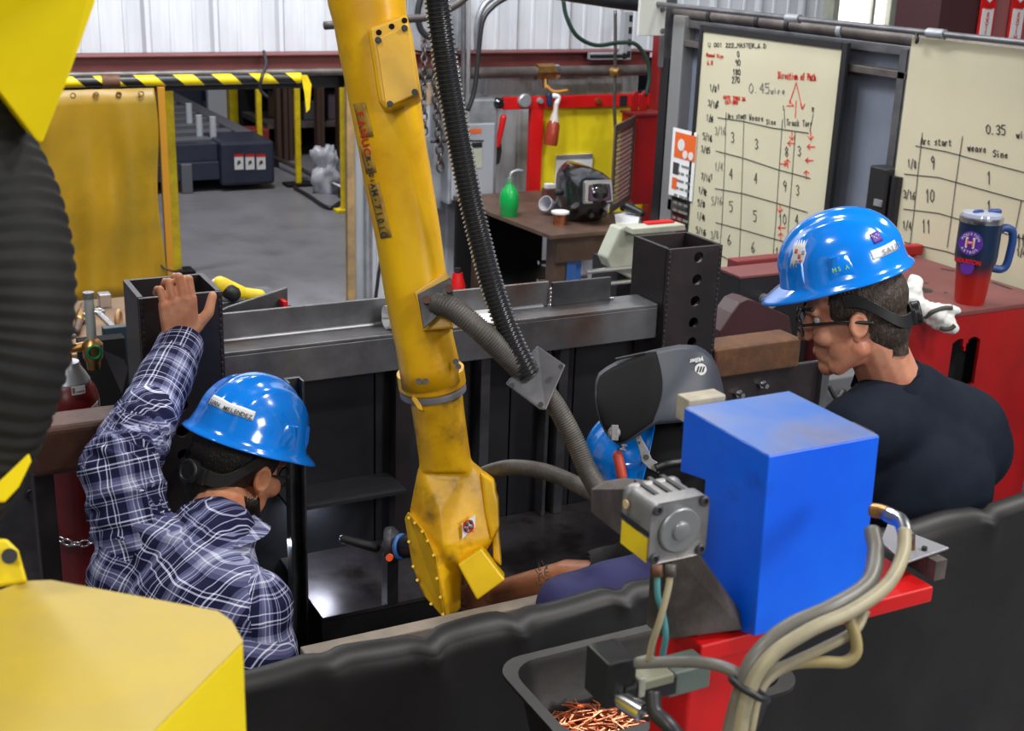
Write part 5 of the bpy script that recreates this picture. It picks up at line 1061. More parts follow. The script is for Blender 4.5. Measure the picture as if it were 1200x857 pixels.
def slab(pts, d0, d1, m, name, parent, bev=.003, dd=None):
    """plate whose near face lies at depth d0 (per corner when a list) and which is d1 thick along the view"""
    q = [A_(p_[0], p_[1], (d0[i] if isinstance(d0, (list, tuple)) else d0)) for i, p_ in enumerate(pts)]
    return obj(name, MB().prism(q, FWD*d1), m, parent, bev=bev)
slab([(430, 33), (476, 15), (480, 30), (492, 110), (451, 129), (443, 118)], 2.410, .08, yel, 'cover_pad', rb1, .008)
lid = slab([(440, 46), (479, 29), (491, 109), (452, 126)], 2.403, .008, yel, 'cover_plate', rb1, .002)
for px, py in ((443, 47), (474, 33), (457, 122), (486, 108)): obj('lid_screw', MB().cyl(A_(px, py, 2.403), A_(px, py, 2.397), .0062, n=14).cyl(A_(px, py, 2.398), A_(px, py, 2.394), .0035, n=6), mill, lid)
for px, py in ((444, 38), (459, 31), (474, 24)): obj('threaded_hole', MB().torus(A_(px, py, 2.4095), FWD, .0042, .0014, 16, 6).cyl(A_(px, py, 2.4085), A_(px, py, 2.4098), .004, n=12), blackm, rb1)
# worn decals and lettering on the left flank
fbv = bvh([o for o in SC.objects if o.name.startswith('forearm')][0])
def flank(px, py, off=.0):
    for dx in (0, 1, 2, 3, 5, 8, 12):
        h = hitp(fbv, px+dx, py, off)
        if h is not None: return h
    return flank0(px, py, off)
def flank0(px, py, off=.0):
    for (y0, l0, r0, d0), (y1, l1, r1, d1) in zip(edges, edges[1:]):
        if y0 <= py <= y1: t = (py-y0)/(y1-y0); l_ = l0+(l1-l0)*t; r_ = r0+(r1-r0)*t; d = d0+(d1-d0)*t; break
    cxp = (l_+r_)/2; hw = (r_-l_)/2; a_ = min(.985, abs((px-cxp)/hw)); dep = .074*(1-a_**2.5)**(1/2.5); return A_(px, py, d-dep-off)
def decal(name, pl, m, off=.001):
    n = len(pl); q = MB(); q.prism([flank(x, y, off) for x, y in pl], FWD*.002); return obj(name, q, m, rb1)
def strip(name, path, w, m, off):   # ribbon following the arm's curved side
    q = MB(); nn = 4
    for i in range(len(path)):
        x, y = path[i]
        for k in range(nn+1): q.v.append(flank(x+w*(k/nn), y-2*k/nn, off))
    for i in range(len(path)-1):
        for k in range(nn): a_ = i*(nn+1)+k; q.f.append((a_, a_+1, a_+nn+2, a_+nn+1))
    return obj(name, q, m, rb1, recalc=False, solid=.0006, smooth=True)
decm = mat('worn_decal', (.42, .24, .02), .5, col2=(.22, .13, .03), nscale=30)
strip('decal_strip', [(414+.25*(y-122), y) for y in range(122, 166, 8)], 14, decm, .0012)
strip('decal_strip', [(421.5+.245*(y-172), y) for y in range(172, 212, 8)], 12, decm, .0012)
strip('decal_strip', [(431+.24*(y-216), y) for y in range(216, 286, 8)], 13, decm, .0012)
axd = (A_(437, 214, 2.48)-A_(417, 122, 2.46)).normalized()
def vtext(s, y0, step, size, m, dx, name, sx=1.0):
    for k, ch in enumerate(s):
        y = y0+k*step; x = edge_l(y)+dx; c = flank(x, y, .0025); c2 = flank(x+3, y, .0025); text(name, ch, m, rb1, c, axd, (c2-c), size, bold=.0004, sx=sx)
def edge_l(py):
    for (y0, l0, r0, d0), (y1, l1, r1, d1) in zip(edges, edges[1:]):
        if y0 <= py <= y1: return l0+(l1-l0)*(py-y0)/(y1-y0)
vtext('FANUC', 134, 11, .026, mat('letter_red', (.6, .03, .01), .5), 8.5, 'red_lettering', .8)
vtext('R-30iA', 186, 6.4, .017, ink, 9, 'black_lettering', .8); vtext('M-710iC', 226, 8.2, .021, ink, 9.5, 'black_lettering', .8)
# collar
def ring_at(px, py, d): return A_(px, py, d)
cA, cB = A_(504, 432, 2.645), A_(508, 463, 2.66); axc = (cB-cA).normalized(); _u = (RIGHT-axc*RIGHT.dot(axc)).normalized()
tilt = (axc+FWD*.10).normalized()
obj('collar', MB().lathe(cA, tilt, [(.060, 0), (.070, .004), (.0705, .035), (.066, .04), (0, .04)], 40), yel, rb1, smooth='auto')
obj('seal_ring', MB().lathe(cA+tilt*.040, tilt, [(0, 0), (.068, 0), (.0695, .003), (.0695, .013), (.066, .015), (0, .015)], 40), mat('seal_grey', (.15, .15, .17), .5), rb1, smooth='auto')
for px, py in ((491, 447), (499, 447), (534, 424), (537, 430)): obj('collar_bolt', MB().cyl(A_(px, py, 2.575), A_(px, py, 2.56), .0062, n=12), mill, rb1)
slab([(480, 447), (490, 443), (506, 443), (515, 447), (505, 452), (490, 452)], 2.572, .01, black, 'bolt_pocket', rb1, .001)
# wrist casting
wr_ = MB()
stn = [(458, 480, 542, 2.67), (480, 482, 544, 2.68), (510, 487, 548, 2.70), (538, 491, 552, 2.72), (552, 492, 556, 2.73)]
s2_ = []
for y_, l_, r_, d in stn: s2_.append((A_((l_+r_)/2, y_, d), (r_-l_)/2*d/1500, .058, RIGHT, (FWD+UP*.0).normalized()))
wr_.loft(s2_, 28, 2.3)
wr_.hull([A_(*p_) for p_ in ((492, 546, 2.70), (553, 540, 2.70), (575, 562, 2.72), (578, 632, 2.71), (536, 662, 2.69), (512, 655, 2.69), (497, 620, 2.69), (480, 600, 2.72), (490, 548, 2.80), (556, 542, 2.80), (582, 566, 2.82), (584, 630, 2.82), (545, 690, 2.82), (482, 602, 2.82), (515, 600, 2.675), (520, 640, 2.67))])
wr_.hull([A_(*p_) for p_ in ((480, 603, 2.71), (497, 621, 2.69), (511, 652, 2.68), (523, 726, 2.70), (498, 699, 2.72), (484, 664, 2.73), (477, 608, 2.73), (541, 667, 2.74), (540, 715, 2.74), (536, 640, 2.72), (536, 650, 2.84), (538, 712, 2.84), (492, 690, 2.84), (484, 610, 2.84))])
fuse('wrist_casting', wr_, yelw, rb1, .0045, 5)
cp_ = slab([(478, 600), (474, 608), (483, 664), (497, 699), (522, 728), (511, 652), (497, 622)], [2.705, 2.72, 2.715, 2.705, 2.685, 2.668, 2.68], .012, mat('ochre_cover', (.62, .36, .004), .35, col2=(.5, .27, .004), nscale=8, dirt=(.2, .1, .01), dscale=10, dlo=.6, dhi=.8), 'wrist_cover', rb1, .003)
for k, (px, py) in enumerate(((479, 607), (486, 613), (495, 623), (501, 634), (508, 651), (512, 678), (516, 700), (519, 720), (505, 708), (489, 680), (484, 664), (479, 635))): obj('cover_screw', MB().cyl(A_(px, py, 2.70-.0008*(px-475)), A_(px, py, 2.688-.0008*(px-475)), .0032, n=8), yelw, cp_)
tb_ = slab([(536, 662), (564, 643), (592, 680), (559, 704)], 2.665, .075, mat('box_yellow', (.8, .52, .003), .4, col2=(.7, .42, .003), nscale=7, dirt=(.4, .22, .01), dscale=9, dlo=.58, dhi=.75), 'torch_box', rb1, .004)
slab([(563, 554), (579, 564), (581, 578), (584, 588), (585, 618), (576, 634), (568, 600)], 2.70, .09, yel, 'side_cover', rb1, .006)
slab([(577, 624), (584, 620), (588, 665), (578, 656)], 2.72, .06, yelw, 'side_knuckle', rb1, .006)
slab([(484, 461), (493, 473), (496, 482), (490, 480), (482, 468)], 2.60, .03, yel, 'bolted_tab', rb1, .002)
# warning sticker: struck-out hands in a red ring
wc = A_(549, 618, 2.672); wu = (UP*.9+RIGHT*.35).normalized(); wrt = (RIGHT*.9-UP*.35).normalized()
slab([(541, 614), (557, 604), (557, 618), (542, 632)], 2.676, .004, white, 'warning_sticker', rb1, .0005)
obj('sticker_ring', MB().torus(A_(549, 617, 2.674), FWD, .0125, .0016, 28, 6, sx=.8, sdir=RIGHT-UP*.2), redb, rb1, smooth=True)
for px, py in ((546, 621), (552, 612), (547, 615), (551, 619)): obj('sticker_mark', MB().ell(A_(px, py, 2.674), (.0042, .0042, .0042), n=10, m=6), ink, rb1, smooth=True)
obj('sticker_bar', MB().beam(A_(543, 612, 2.671), A_(555, 624, 2.671), .0018, .001, up=FWD), redb, rb1)
# hose plate on the arm and conduits
slab([(484, 343), (522, 318), (527, 325), (529, 345), (530, 385), (495, 388), (487, 350)], 2.525, .06, yel, 'plate_pad', rb1, .004)
pl1 = slab([(489, 345), (528, 325), (533, 354), (496, 386)], [2.505, 2.515, 2.50, 2.49], .009, mill, 'hose_plate', rb1, .002)
for px, py in ((500, 351), (526, 338)): obj('plate_bolt', MB().cyl(A_(px, py, 2.51), A_(px, py, 2.485), .0085, n=12), rustd, pl1)
obj('conduit', MB().ribbed([A_(512, 356, 2.505), A_(530, 362, 2.48), A_(560, 385, 2.47), (A_(592, 415, 2.50)), A_(622, 445, 2.54), A_(640, 462, 2.58)], .0205, .0052, .0022), rubberg, rb1, smooth=True)
obj('black_hose', MB().ribbed([A_(500, -170, 2.2), A_(506, -60, 2.25), A_(512, 0, 2.30), A_(520, 60, 2.33), A_(528, 110, 2.36), A_(547, 214, 2.42), A_(562, 280, 2.45), A_(578, 340, 2.48), A_(598, 395, 2.50), A_(620, 440, 2.52)], .0195, .0085, .0045, n=24), mat('ribbed_black', (.02, .02, .022), .28, spec=.7), rb1, smooth='auto')
pl2 = slab([(592, 450), (630, 405), (663, 428), (640, 481), (632, 480)], [2.50, 2.545, 2.53, 2.49, 2.49], .022, mill, 'clamp_plate', rb1, .003)
for px, py in ((600, 452), (634, 474), (657, 430)): obj('plate_bolt', MB().cyl(A_(px, py, 2.50), A_(px, py, 2.49), .005, n=10), black, pl2)
obj('conduit', MB().ribbed([A_(640, 460, 2.55), A_(655, 482, 2.56), A_(675, 520, 2.57), A_(690, 555, 2.56), A_(712, 585, 2.52), A_(750, 606, 2.50)], .0185, .0052, .002), rubberg, rb1, smooth=True)
obj('conduit', MB().ribbed([A_(560, 560, 2.85), A_(575, 553, 2.80), A_(600, 548, 2.75), A_(635, 552, 2.70), A_(665, 563, 2.66), A_(690, 576, 2.60), A_(715, 592, 2.56)], .0155, .0052, .002), rubberg, rb1, smooth=True)
# ================================================================== FOREGROUND ROBOT
rb2 = thing('welding_robot', A_(150, 760, 1.2), 'blurred bright yellow robot in the near left foreground with a thick ribbed hose', 'robot arm')
obj('arm_casting', MB().prism([A_(*p_) for p_ in ((114, -40, 1.16), (112, 2, 1.17), (80, 92, 1.185), (50, 168, 1.2), (44, 166, 1.2), (0, 108, 1.2), (-60, 60, 1.2), (-60, -40, 1.16))], FWD*.09-RIGHT*.055+UP*.035), yelf, rb2, bev=.006)
obj('arm_link', MB().hull([A_(x, y, d) for x in (-420, -130) for y, in ((-40,), (900,)) for d in (1.15, 1.4)]), yelf, rb2, bev=.02)
obj('arm_boss', MB().hull([A_(*p_) for p_ in ((-50, -30, 1.17), (-50, 60, 1.2), (-150, -30, 1.17), (-150, 100, 1.2), (-50, -30, 1.3), (-50, 60, 1.3), (-150, -30, 1.3), (-150, 100, 1.3))]), yelf, rb2)
obj('ribbed_hose', MB().ribbed([A_(-110, 110, 1.27), A_(-45, 165, 1.27), A_(-5, 230, 1.26), A_(14, 310, 1.25), A_(12, 390, 1.25), A_(-2, 450, 1.25), A_(-26, 510, 1.26), A_(-60, 570, 1.27), A_(-130, 640, 1.28)], .0575, .0135, .0022, n=36), rubf, rb2, smooth=True)
zb_ = 1.90
pl_ = [P(x, y, z=zb_) for x, y in ((28, 681), (60, 680), (255, 716), (272, 728), (285, 752), (170, 867), (-150, 1150), (-180, 760))]
obj('base_housing', MB().prism([p_-Vector((0, 0, .45)) for p_ in pl_], (0, 0, .4485)), yelb, rb2, bev=.002)
obj('top_cover', MB().prism([p_-Vector((0, 0, .0014)) for p_ in pl_], (0, 0, .0014)), yeld, rb2)
ca_ = MB(); pth = [(34, 533, 1.2), (24, 556, 1.2), (8, 580, 1.2), (-20, 592, 1.22)]
obj('cable_clip', MB().hull([A_(*p_) for p_ in ((34, 531, 1.17), (37, 541, 1.17), (22, 572, 1.17), (6, 589, 1.17), (-12, 588, 1.17), (-2, 565, 1.17), (20, 550, 1.17), (30, 540, 1.2), (0, 580, 1.2), (-12, 588, 1.2))]), yelf, rb2, bev=.002)
obj('hose_clamp', MB().hull([A_(*p_) for p_ in ((-60, 630, 1.22), (8, 632, 1.22), (22, 645, 1.22), (32, 682, 1.22), (-60, 700, 1.22), (-60, 630, 1.27), (8, 632, 1.27), (32, 682, 1.27))]), yelb, rb2, bev=.003)
obj('clamp_bolt', MB().cyl(A_(11, 652, 1.222), A_(11, 652, 1.205), .0075, n=14), black, rb2)
obj('clamp_bridge', MB().cap(A_(-40, 560, 1.25), A_(-60, 640, 1.25), .03), rubf, rb2, smooth=True)
# ================================================================== CURTAIN AND LEDGE
yv_ = 1.78; zv = P(343, 779, y=1.78).z+.003
cw = MB(); nx, nz_ = 220, 34; xw0, xw1 = .2, 3.1
folds = [(.60, .02), (.78, .035), (.95, .03), (1.17, .035), (1.42, .03), (1.85, .03), (2.1, .03), (2.33, .04), (2.52, .035), (2.72, .045), (2.95, .03)]
for j in range(nz_+1):
    for i in range(nx+1):
        x = xw0+(xw1-xw0)*i/nx; w = j/nz_
        s_ = (0 if j < 8 else (j-8)/(nz_-8)); 
        if j < 8: a_ = j/8*math.pi*.5; yy = .014-.034*math.sin(a_); zz = -.03*(1-math.cos(a_)) if j else 0
        else: zz = -.03-(zv-.08)*s_**1.25; yy = -.02+.006*math.sin(x*6)
        pinch = sum(a*math.exp(-((x-c_-.35*min(-zz, .2))/.018)**2) for c_, a in folds)*math.exp(-((-zz-.02)/.05)**2)
        seam = -.007*math.exp(-((-zz-.135-.008*math.sin(x*7))/.006)**2)
        zz2 = zz-.22*pinch*(1 if -zz < .05 else 0)+.004*math.sin(x*23)
        yy += -.45*pinch+seam+.01*noise.noise(Vector((x*7, zz*6, 1)))*(min(1, -zz*10))+.02*math.sin(x*9+zz*2)*s_
        cw.v.append(Vector((x, yv_+yy, zv+zz2)))
for j in range(nz_):
    for i in range(nx): a_ = j*(nx+1)+i; cw.f.append((a_, a_+1, a_+nx+2, a_+nx+1))
cws = thing('black_curtain', (1.7, yv_, 0), 'black vinyl welding curtain with a hemmed top hanging across the foreground', 'curtain')
obj('curtain_sheet', cw, vinyl, cws, smooth=True, recalc=False, solid=.002)
obj('hanging_rod', MB().cyl((xw0, yv_+.005, zv-.02), (xw1, yv_+.005, zv-.02), .009, n=10), strutm, cws)
for xx in (xw0, xw1): obj('rod_post', MB().box(xx-.02, xx+.02, yv_+.0, yv_+.04, 0, zv-.01), strutm, cws)
lzz = 1.19; ly0 = yv_+.06; 
lg = thing('ledge', (1.2, ly0, 0), 'narrow beige topped ledge running just behind the black curtain', 'ledge')
yA = P(420, 745, z=lzz).y
obj('ledge_cap', MB().box(.66, 1.27, yA-.03, P(420, 728+24, z=lzz).y+.028, lzz-.03, lzz), concl, lg, bev=.003)
obj('ledge_support', MB().box(.68, 1.25, yA-.01, yA+.01, 0, lzz-.03), blackm, lg)
# tray with copper clippings
zt_ = 1.425; pB = P(588, 779, z=zt_); pR_ = P(835, 712, z=zt_); pF = P(935, 800, z=zt_)
tx0, tx1, ty1, ty0 = pB.x, pF.x, min(pB.y, 1.72), pF.y
try_ = thing('drip_tray', ((tx0+tx1)/2, ty0, zt_-.1), 'black steel tray with rounded corners holding copper wire clippings', 'tray')
def rrect(x0, x1, y0, y1, r, z, n=6):
    o = []
    for cx_, cy_, a0 in ((x1-r, y1-r, 0), (x0+r, y1-r, 90), (x0+r, y0+r, 180), (x1-r, y0+r, 270)):
        for k in range(n+1): a_ = math.radians(a0+90*k/n); o.append(Vector((cx_+r*math.cos(a_), cy_+r*math.sin(a_), z)))
    return o
tr_ = MB(); R = []
for ins, z_ in ((0, zt_-.012), (-.012, zt_-.006), (-.012, zt_), (.006, zt_), (.010, zt_-.01), (.022, zt_-.085), (.03, zt_-.095)): R.append(rrect(tx0+ins, tx1-ins, ty0+ins, ty1-ins, .05, z_))
R.append(rrect(tx0+.026, tx1-.026, ty0+.026, ty1-.026, .05, zt_-.099)); R.append(rrect(tx0+.018, tx1-.018, ty0+.018, ty1-.018, .05, zt_-.095))
tr_.rings(R[:7], cap=False); n_ = len(R[0]); o_ = len(tr_.v); tr_.v += R[6]; tr_.f.append(tuple(range(o_, o_+n_)))
obj('tray_pan', tr_, mat('tray_black', (.014, .0135, .014), .42, .3, col2=(.03, .027, .025), nscale=6, bump=.1), try_, smooth='auto', solid=.003, recalc=False)
for xx in (tx0+.12, tx1-.12):
    for yy in (ty0+.08, ty1-.08): obj('tray_leg', MB().box(xx-.015, xx+.015, yy-.015, yy+.015, 0, zt_-.1), strutm, try_)
random.seed(21); cl = MB(); zt0 = zt_-.093
for k in range(520):
    px = random.gauss(678, 44); py = random.gauss(840, 20)
    if not (618 < px < 780 and 800 < py < 905): continue
    if py < 806+(px-640)*.28-14 or py > 830+(px-620)*1.0: continue
    p_ = P(px, py, z=zt0+.004+random.random()*.022*max(0, 1-abs(px-680)/90)); 
    if not (tx0+.035 < p_.x < tx1-.05 and ty0+.05 < p_.y < ty1-.05): continue
    a_ = random.gauss(-.3, .7); L_ = random.uniform(.012, .05); dv = Vector((math.cos(a_), math.sin(a_), random.uniform(-.12, .12)))*L_; cl.beam(p_-dv*.5, p_+dv*.5, .0022, .0022)
cpo = obj('copper_clippings', cl, copper, kind='stuff', label='heap of short copper wire clippings in the black tray', cat='wire clippings')
# ================================================================== TORCH CLEANING STATION
Dp = P(901, 535, d=1.50); xD, yD, zD = Dp; Cx = P(1031, 509, y=yD).x; Ay = P(801, 487, x=xD).y; zBt = P(882, 748, y=yD).z
bs = thing('torch_station', (xD+.04, yD+.05, 0), 'blue boxed torch cleaning station on a red stand in the right foreground', 'machine')
def side(px, py): p_ = P(px, py, x=xD); return Vector((xD, p_.y, p_.z))
pl_ = [side(801, 487), side(901, 535), side(884, 746), side(848, 733), side(820, 700), side(826, 563), side(797, 553)]
pl_[1] = Vector((xD, yD, zD)); pl_[0].z = zD
bx_ = obj('blue_housing', MB().prism(pl_, (Cx-xD, 0, 0)), blue, bs, bev=.0015)
obj('housing_top', MB().box(xD+.001, Cx-.001, yD+.001, Ay-.001, zD, zD+.0012), bluet, bs, bev=.0005)
for px, py in ((917, 620), (964, 611)): c = P(px, py, y=yD); obj('housing_hole', MB().cyl((c.x, yD, c.z), (c.x, yD-.0006, c.z), .0028, n=12), black, bs)
c = P(812, 475, y=Ay+.02); obj('cream_block', MB().box(P(807, 475, y=Ay+.012).x, P(850, 475, y=Ay+.012).x, Ay+.012, Ay+.04, zD-.03, P(830, 463, y=Ay+.02).z), mat('block_cream', (.42, .38, .28), .5, col2=(.28, .24, .2), nscale=20), bs, bev=.002)
obj('brown_channel', MB().box(Cx+.002, Cx+.012, yD+.02, yD+.06, zBt, zD-.004), castb, bs, bev=.001)
# motor
yM = yD+.0; cM = P(796, 621, y=yM); hwx = (P(831, 618, y=yM).x-P(764, 624, y=yM).x)/2; hwz = (P(797, 586, y=yM).z-P(795, 656, y=yM).z)/2
dpM = .062
mo = thing('x', cM, None, None) if False else None
R = []
def sqr(y_, k, r=.012): return [Vector((cM.x+(p_.x), y_, cM.z+p_.y)) for p_ in rrect(-hwx*k, hwx*k, -hwz*k, hwz*k, r, 0)]
mob = obj('motor_body', MB().rings([sqr(yM+.001, .97), sqr(yM, 1.0), sqr(yM+.022, 1.0), sqr(yM+.024, .93), sqr(yM+.055, .93), sqr(yM+.057, .98), sqr(yM+dpM, .98)]), alu, bs, smooth='auto')
obj('motor_cover', MB().lathe((cM.x, yM, cM.z), (0, -1, 0), [(0, -.001), (.0275, -.001), (.0275, .002), (.026, .0035), (.012, .0035), (.011, .0065), (.009, .0075), (0, .0075)], 40), mat('motor_face', (.25, .26, .27), .38, .5), bs, smooth='auto')
for sx_ in (-1, 1):
    for sz_ in (-1, 1): x_, z_ = cM.x+sx_*hwx*.8, cM.z+sz_*hwz*.8; obj('motor_screw', MB().lathe((x_, yM, z_), (0, -1, 0), [(.0065, 0), (.0065, .002), (.005, .003), (.0035, .003), (.003, -.002), (0, -.002)], 16), mill, bs, smooth='auto')
for k in range(3): x_ = cM.x-hwx*.5+k*hwx*.45; obj('cooling_groove', MB().box(x_, x_+.006, yM+.014, yM+.07, cM.z+hwz*.9, cM.z+hwz*.985), black, bs)
xs_ = cM.x-hwx
obj('yellow_label', MB().box(xs_-.0012, xs_-.0002, yM+.003, yM+dpM-.004, cM.z-hwz*.92, cM.z-hwz*.15), ypost, bs)
obj('cream_button', MB().cyl((xs_-.0, yM+.052, cM.z+hwz*.45), (xs_-.002, yM+.052, cM.z+hwz*.45), .0055, n=16), mat('cream_dot', (.6, .45, .25), .5), bs)
obj('side_slot', MB().box(xs_-.001, xs_, yM+.002, yM+dpM, cM.z-hwz*.08, cM.z+hwz*.08), black, bs)
obj('clamp_jaw', MB().hull([P(692, 574, y=yM+.19), P(692, 600, y=yM+.19), P(740, 638, y=yM+.066), Vector((cM.x-hwx+.004, yM+.064, cM.z-hwz*.8)), Vector((cM.x-hwx+.004, yM+.064, cM.z+hwz*.8)), P(707, 564, y=yM+.2), P(733, 560, y=yM+.2), P(748, 563, y=yM+.15), Vector((cM.x+.02, yM+.064, cM.z-hwz*.8)), Vector((cM.x+.02, yM+.064, cM.z+hwz*.8))]), castb, bs, bev=.002)
obj('motor_bracket', MB().hull([(cM.x+.004, yM+.015, cM.z-hwz+.004), (cM.x+.03, yM+.015, cM.z-hwz+.01), (cM.x+.004, yM+.06, cM.z-hwz), (cM.x+.03, yM+.06, cM.z-hwz), (cM.x+.012, yM+.03, zBt+.007), (xD-.003, yM+.01, zBt+.007), (cM.x+.012, yM+.07, zBt+.007), (xD-.003, yM+.08, zBt+.007), (xD-.003, yM+.02, zBt+.03)]), castb, bs, bev=.003)
# stand
F_ = P(822, 757, z=zBt); sxl = F_.x; syf = F_.y; sxr = P(1095, 683, y=syf).x; syb = P(765, 712, z=zBt).y
obj('red_slab', MB().box(sxl, sxr, syf, max(syb, yD+.12), zBt-.024, zBt-.001), redb, bs, bev=.002)
obj('grey_plate', MB().box(sxl+.008, xD-.001+.03, syf+.02, syf+.12, zBt, zBt+.007), castb, bs, bev=.001)
obj('red_column', MB().box(P(806, 820, y=syf+.02).x, P(886, 820, y=syf+.02).x, syf+.02, syf+.10, 0, zBt-.025), redb, bs, bev=.004)
obj('floor_plate', MB().box(sxl-.1, sxl+.3, syf-.1, syf+.25, 0, .012), redb, bs)
zwp = zBt+.03; 
obj('white_plate', MB().prism([P(x, y, z=zwp) for x, y in ((1032, 637), (1040, 616), (1112, 644), (1060, 662))], (0, 0, .003)), mat('plate_grey', (.35, .35, .37), .4, .5), bs, bev=.0008)
c = P(1084, 646, z=zwp); obj('brown_block', MB().box(c.x-.008, c.x+.012, c.y-.03, c.y+.03, zBt, zwp-.001), castb, bs); obj('plate_bolt', MB().cyl(P(1083, 645, z=zwp+.003), P(1083, 645, z=zwp+.003)+Vector((0, 0, .005)), .004, n=8), black, bs)
obj('brown_spike', MB().cyl(P(1069, 645, z=zwp+.002), P(1069, 645, z=zwp+.002)+Vector((0, 0, .026)), .004, .001, n=8), rust, bs)
hose = lambda name, pts, r, m, par=bs: obj(name, MB().tube([P(x, y, d=d) for x, y, d in pts], r, n=14), m, par, smooth=True)
# fittings and hoses
hose('hose_fitting', [(1022, 598, 1.5), (1034, 600, 1.49), (1043, 604, 1.48)], .0085, brass); hose('elbow', [(1040, 603, 1.48), (1056, 612, 1.46), (1062, 630, 1.44)], .009, silver)
hose('long_hose', [(1060, 622, 1.44), (1058, 650, 1.42), (1040, 685, 1.39), (1000, 715, 1.36), (950, 738, 1.34), (905, 768, 1.33), (880, 805, 1.33), (866, 870, 1.33), (860, 960, 1.34)], .0078, creamh)
hose('long_hose', [(1022, 622, 1.47), (1026, 650, 1.44), (1016, 685, 1.40), (975, 712, 1.37), (925, 735, 1.36), (890, 765, 1.35), (872, 800, 1.35), (852, 880, 1.36), (845, 960, 1.37)], .0095, greyh)
hose('loop_hose', [(994, 722, 1.38), (1002, 745, 1.38), (1003, 765, 1.38), (990, 776, 1.38), (965, 776, 1.38), (930, 778, 1.38), (900, 790, 1.37)], .0065, mat('olive_hose', (.3, .24, .1), .45)) 
hose('loop_hose', [(1014, 715, 1.40), (1000, 740, 1.39), (960, 762, 1.38), (915, 784, 1.37), (890, 810, 1.36), (878, 860, 1.36)], .0058, creamh)
hose('supply_hose', [(745, 778, 1.43), (785, 776, 1.41), (825, 777, 1.38), (855, 785, 1.36), (875, 800, 1.35), (880, 815, 1.35)], .0065, greyh)
hose('drop_hose', [(786, 668, 1.40), (783, 690, 1.40), (774, 725, 1.40), (765, 752, 1.41), (760, 775, 1.42)], .0038, creamh); hose('fitting_nut', [(786, 662, 1.40), (786, 676, 1.40)], .006, castb)
hose('teal_hose', [(770, 672, 1.42), (771, 700, 1.42), (777, 720, 1.43), (780, 745, 1.43), (776, 770, 1.44)], .0036, tealh); hose('fitting_nut', [(770, 662, 1.42), (770, 676, 1.42)], .006, rust)
hose('black_hose', [(765, 812, 1.44), (768, 835, 1.43), (785, 852, 1.42), (800, 880, 1.42), (804, 960, 1.42)], .009, rubber)
obj('hose_tie', MB().torus(P(878, 808, d=1.335), UP*.9+RIGHT*.5, .021, .004), black, bs, smooth=True)
# valve block
def vb(a_, b_, c_, d_, y0, t, m, name): x0, x1, z0, z1 = RY(a_, b_, c_, d_, y0); return obj(name, MB().box(x0, x1, y0, y0+t, z0, z1), m, bs, bev=.002)
yV = P(760, 800, d=1.47).y
vb(712, 776, 745, 828, yV, .05, plasb, 'valve_block'); vb(733, 800, 793, 822, yV-.004, .045, plasb, 'valve_block'); vb(752, 795, 790, 806, yV-.006, .05, mat('label_olive', (.2, .2, .14), .5), 'valve_cover'); vb(750, 796, 757, 818, yV-.008, .004, mat('grey_end', (.3, .3, .26), .5), 'valve_end')
vb(785, 785, 832, 812, yV+.02, .04, mat('grey_green_plate', (.1, .13, .11), .5), 'mount_plate')
obj('nozzle', MB().lathe(P(724, 818, d=1.46), P(754, 836, d=1.44)-P(724, 818, d=1.46), [(.007, -.012), (.009, 0), (.0115, .01), (.0115, .034), (.009, .036), (.0085, .03), (0, .03)]), silver, bs, smooth='auto')
# ================================================================== PEOPLE
Z = Vector((0, 0, 1))
def pose(c, f, up=Z, s=1.0):
    f = Vector(f).normalized(); x = f.cross(Vector(up)).normalized(); u = x.cross(f)
    return Matrix(((x.x*s, f.x*s, u.x*s, c[0]), (x.y*s, f.y*s, u.y*s, c[1]), (x.z*s, f.z*s, u.z*s, c[2]), (0, 0, 0, 1)))
def head_mb():
    m = MB()
    m.ell((0, -.012, .045), (.074, .096, .080)); m.ell((0, .03, -.01), (.063, .060, .085)); m.ell((0, .038, -.068), (.050, .048, .038)); m.ell((0, .072, -.094), (.026, .020, .022))
    m.ell((0, .05, .06), (.058, .045, .045)); m.cap((0, .088, .022), (0, .112, -.020), .0085, .0125); m.ell((.011, .101, -.024), (.009, .01, .008)); m.ell((-.011, .101, -.024), (.009, .01, .008))
    for s in (-1, 1):
        m.cap((s*.012, .090, .034), (s*.040, .078, .034), .0095, .009); m.ell((s*.036, .066, -.018), (.026, .026, .024)); m.cap((s*.050, .002, -.052), (s*.034, .05, -.088), .022, .020)
        m.torus((s*.078, -.004, .004), (s*1, -.35, 0), .0215, .0062, 20, 8, sx=.66, sdir=(s*.2, .95, .1)); m.ell((s*.074, .000, .000), (.009, .016, .026)); m.ell((s*.077, .004, -.022), (.006, .009, .011))
    m.ell((0, .058, -.055), (.038, .036, .048)); [m.ell((q*.036, .022, -.05), (.028, .045, .045)) for q in (-1, 1)]
    m.ell((0, .074, -.062), (.028, .020, .026)); m.cap((-.016, .0885, -.054), (.016, .0885, -.054), .0065); m.cap((-.014, .087, -.064), (.014, .087, -.064), .007)
    return m
HZ = .068
HX = [0.0]
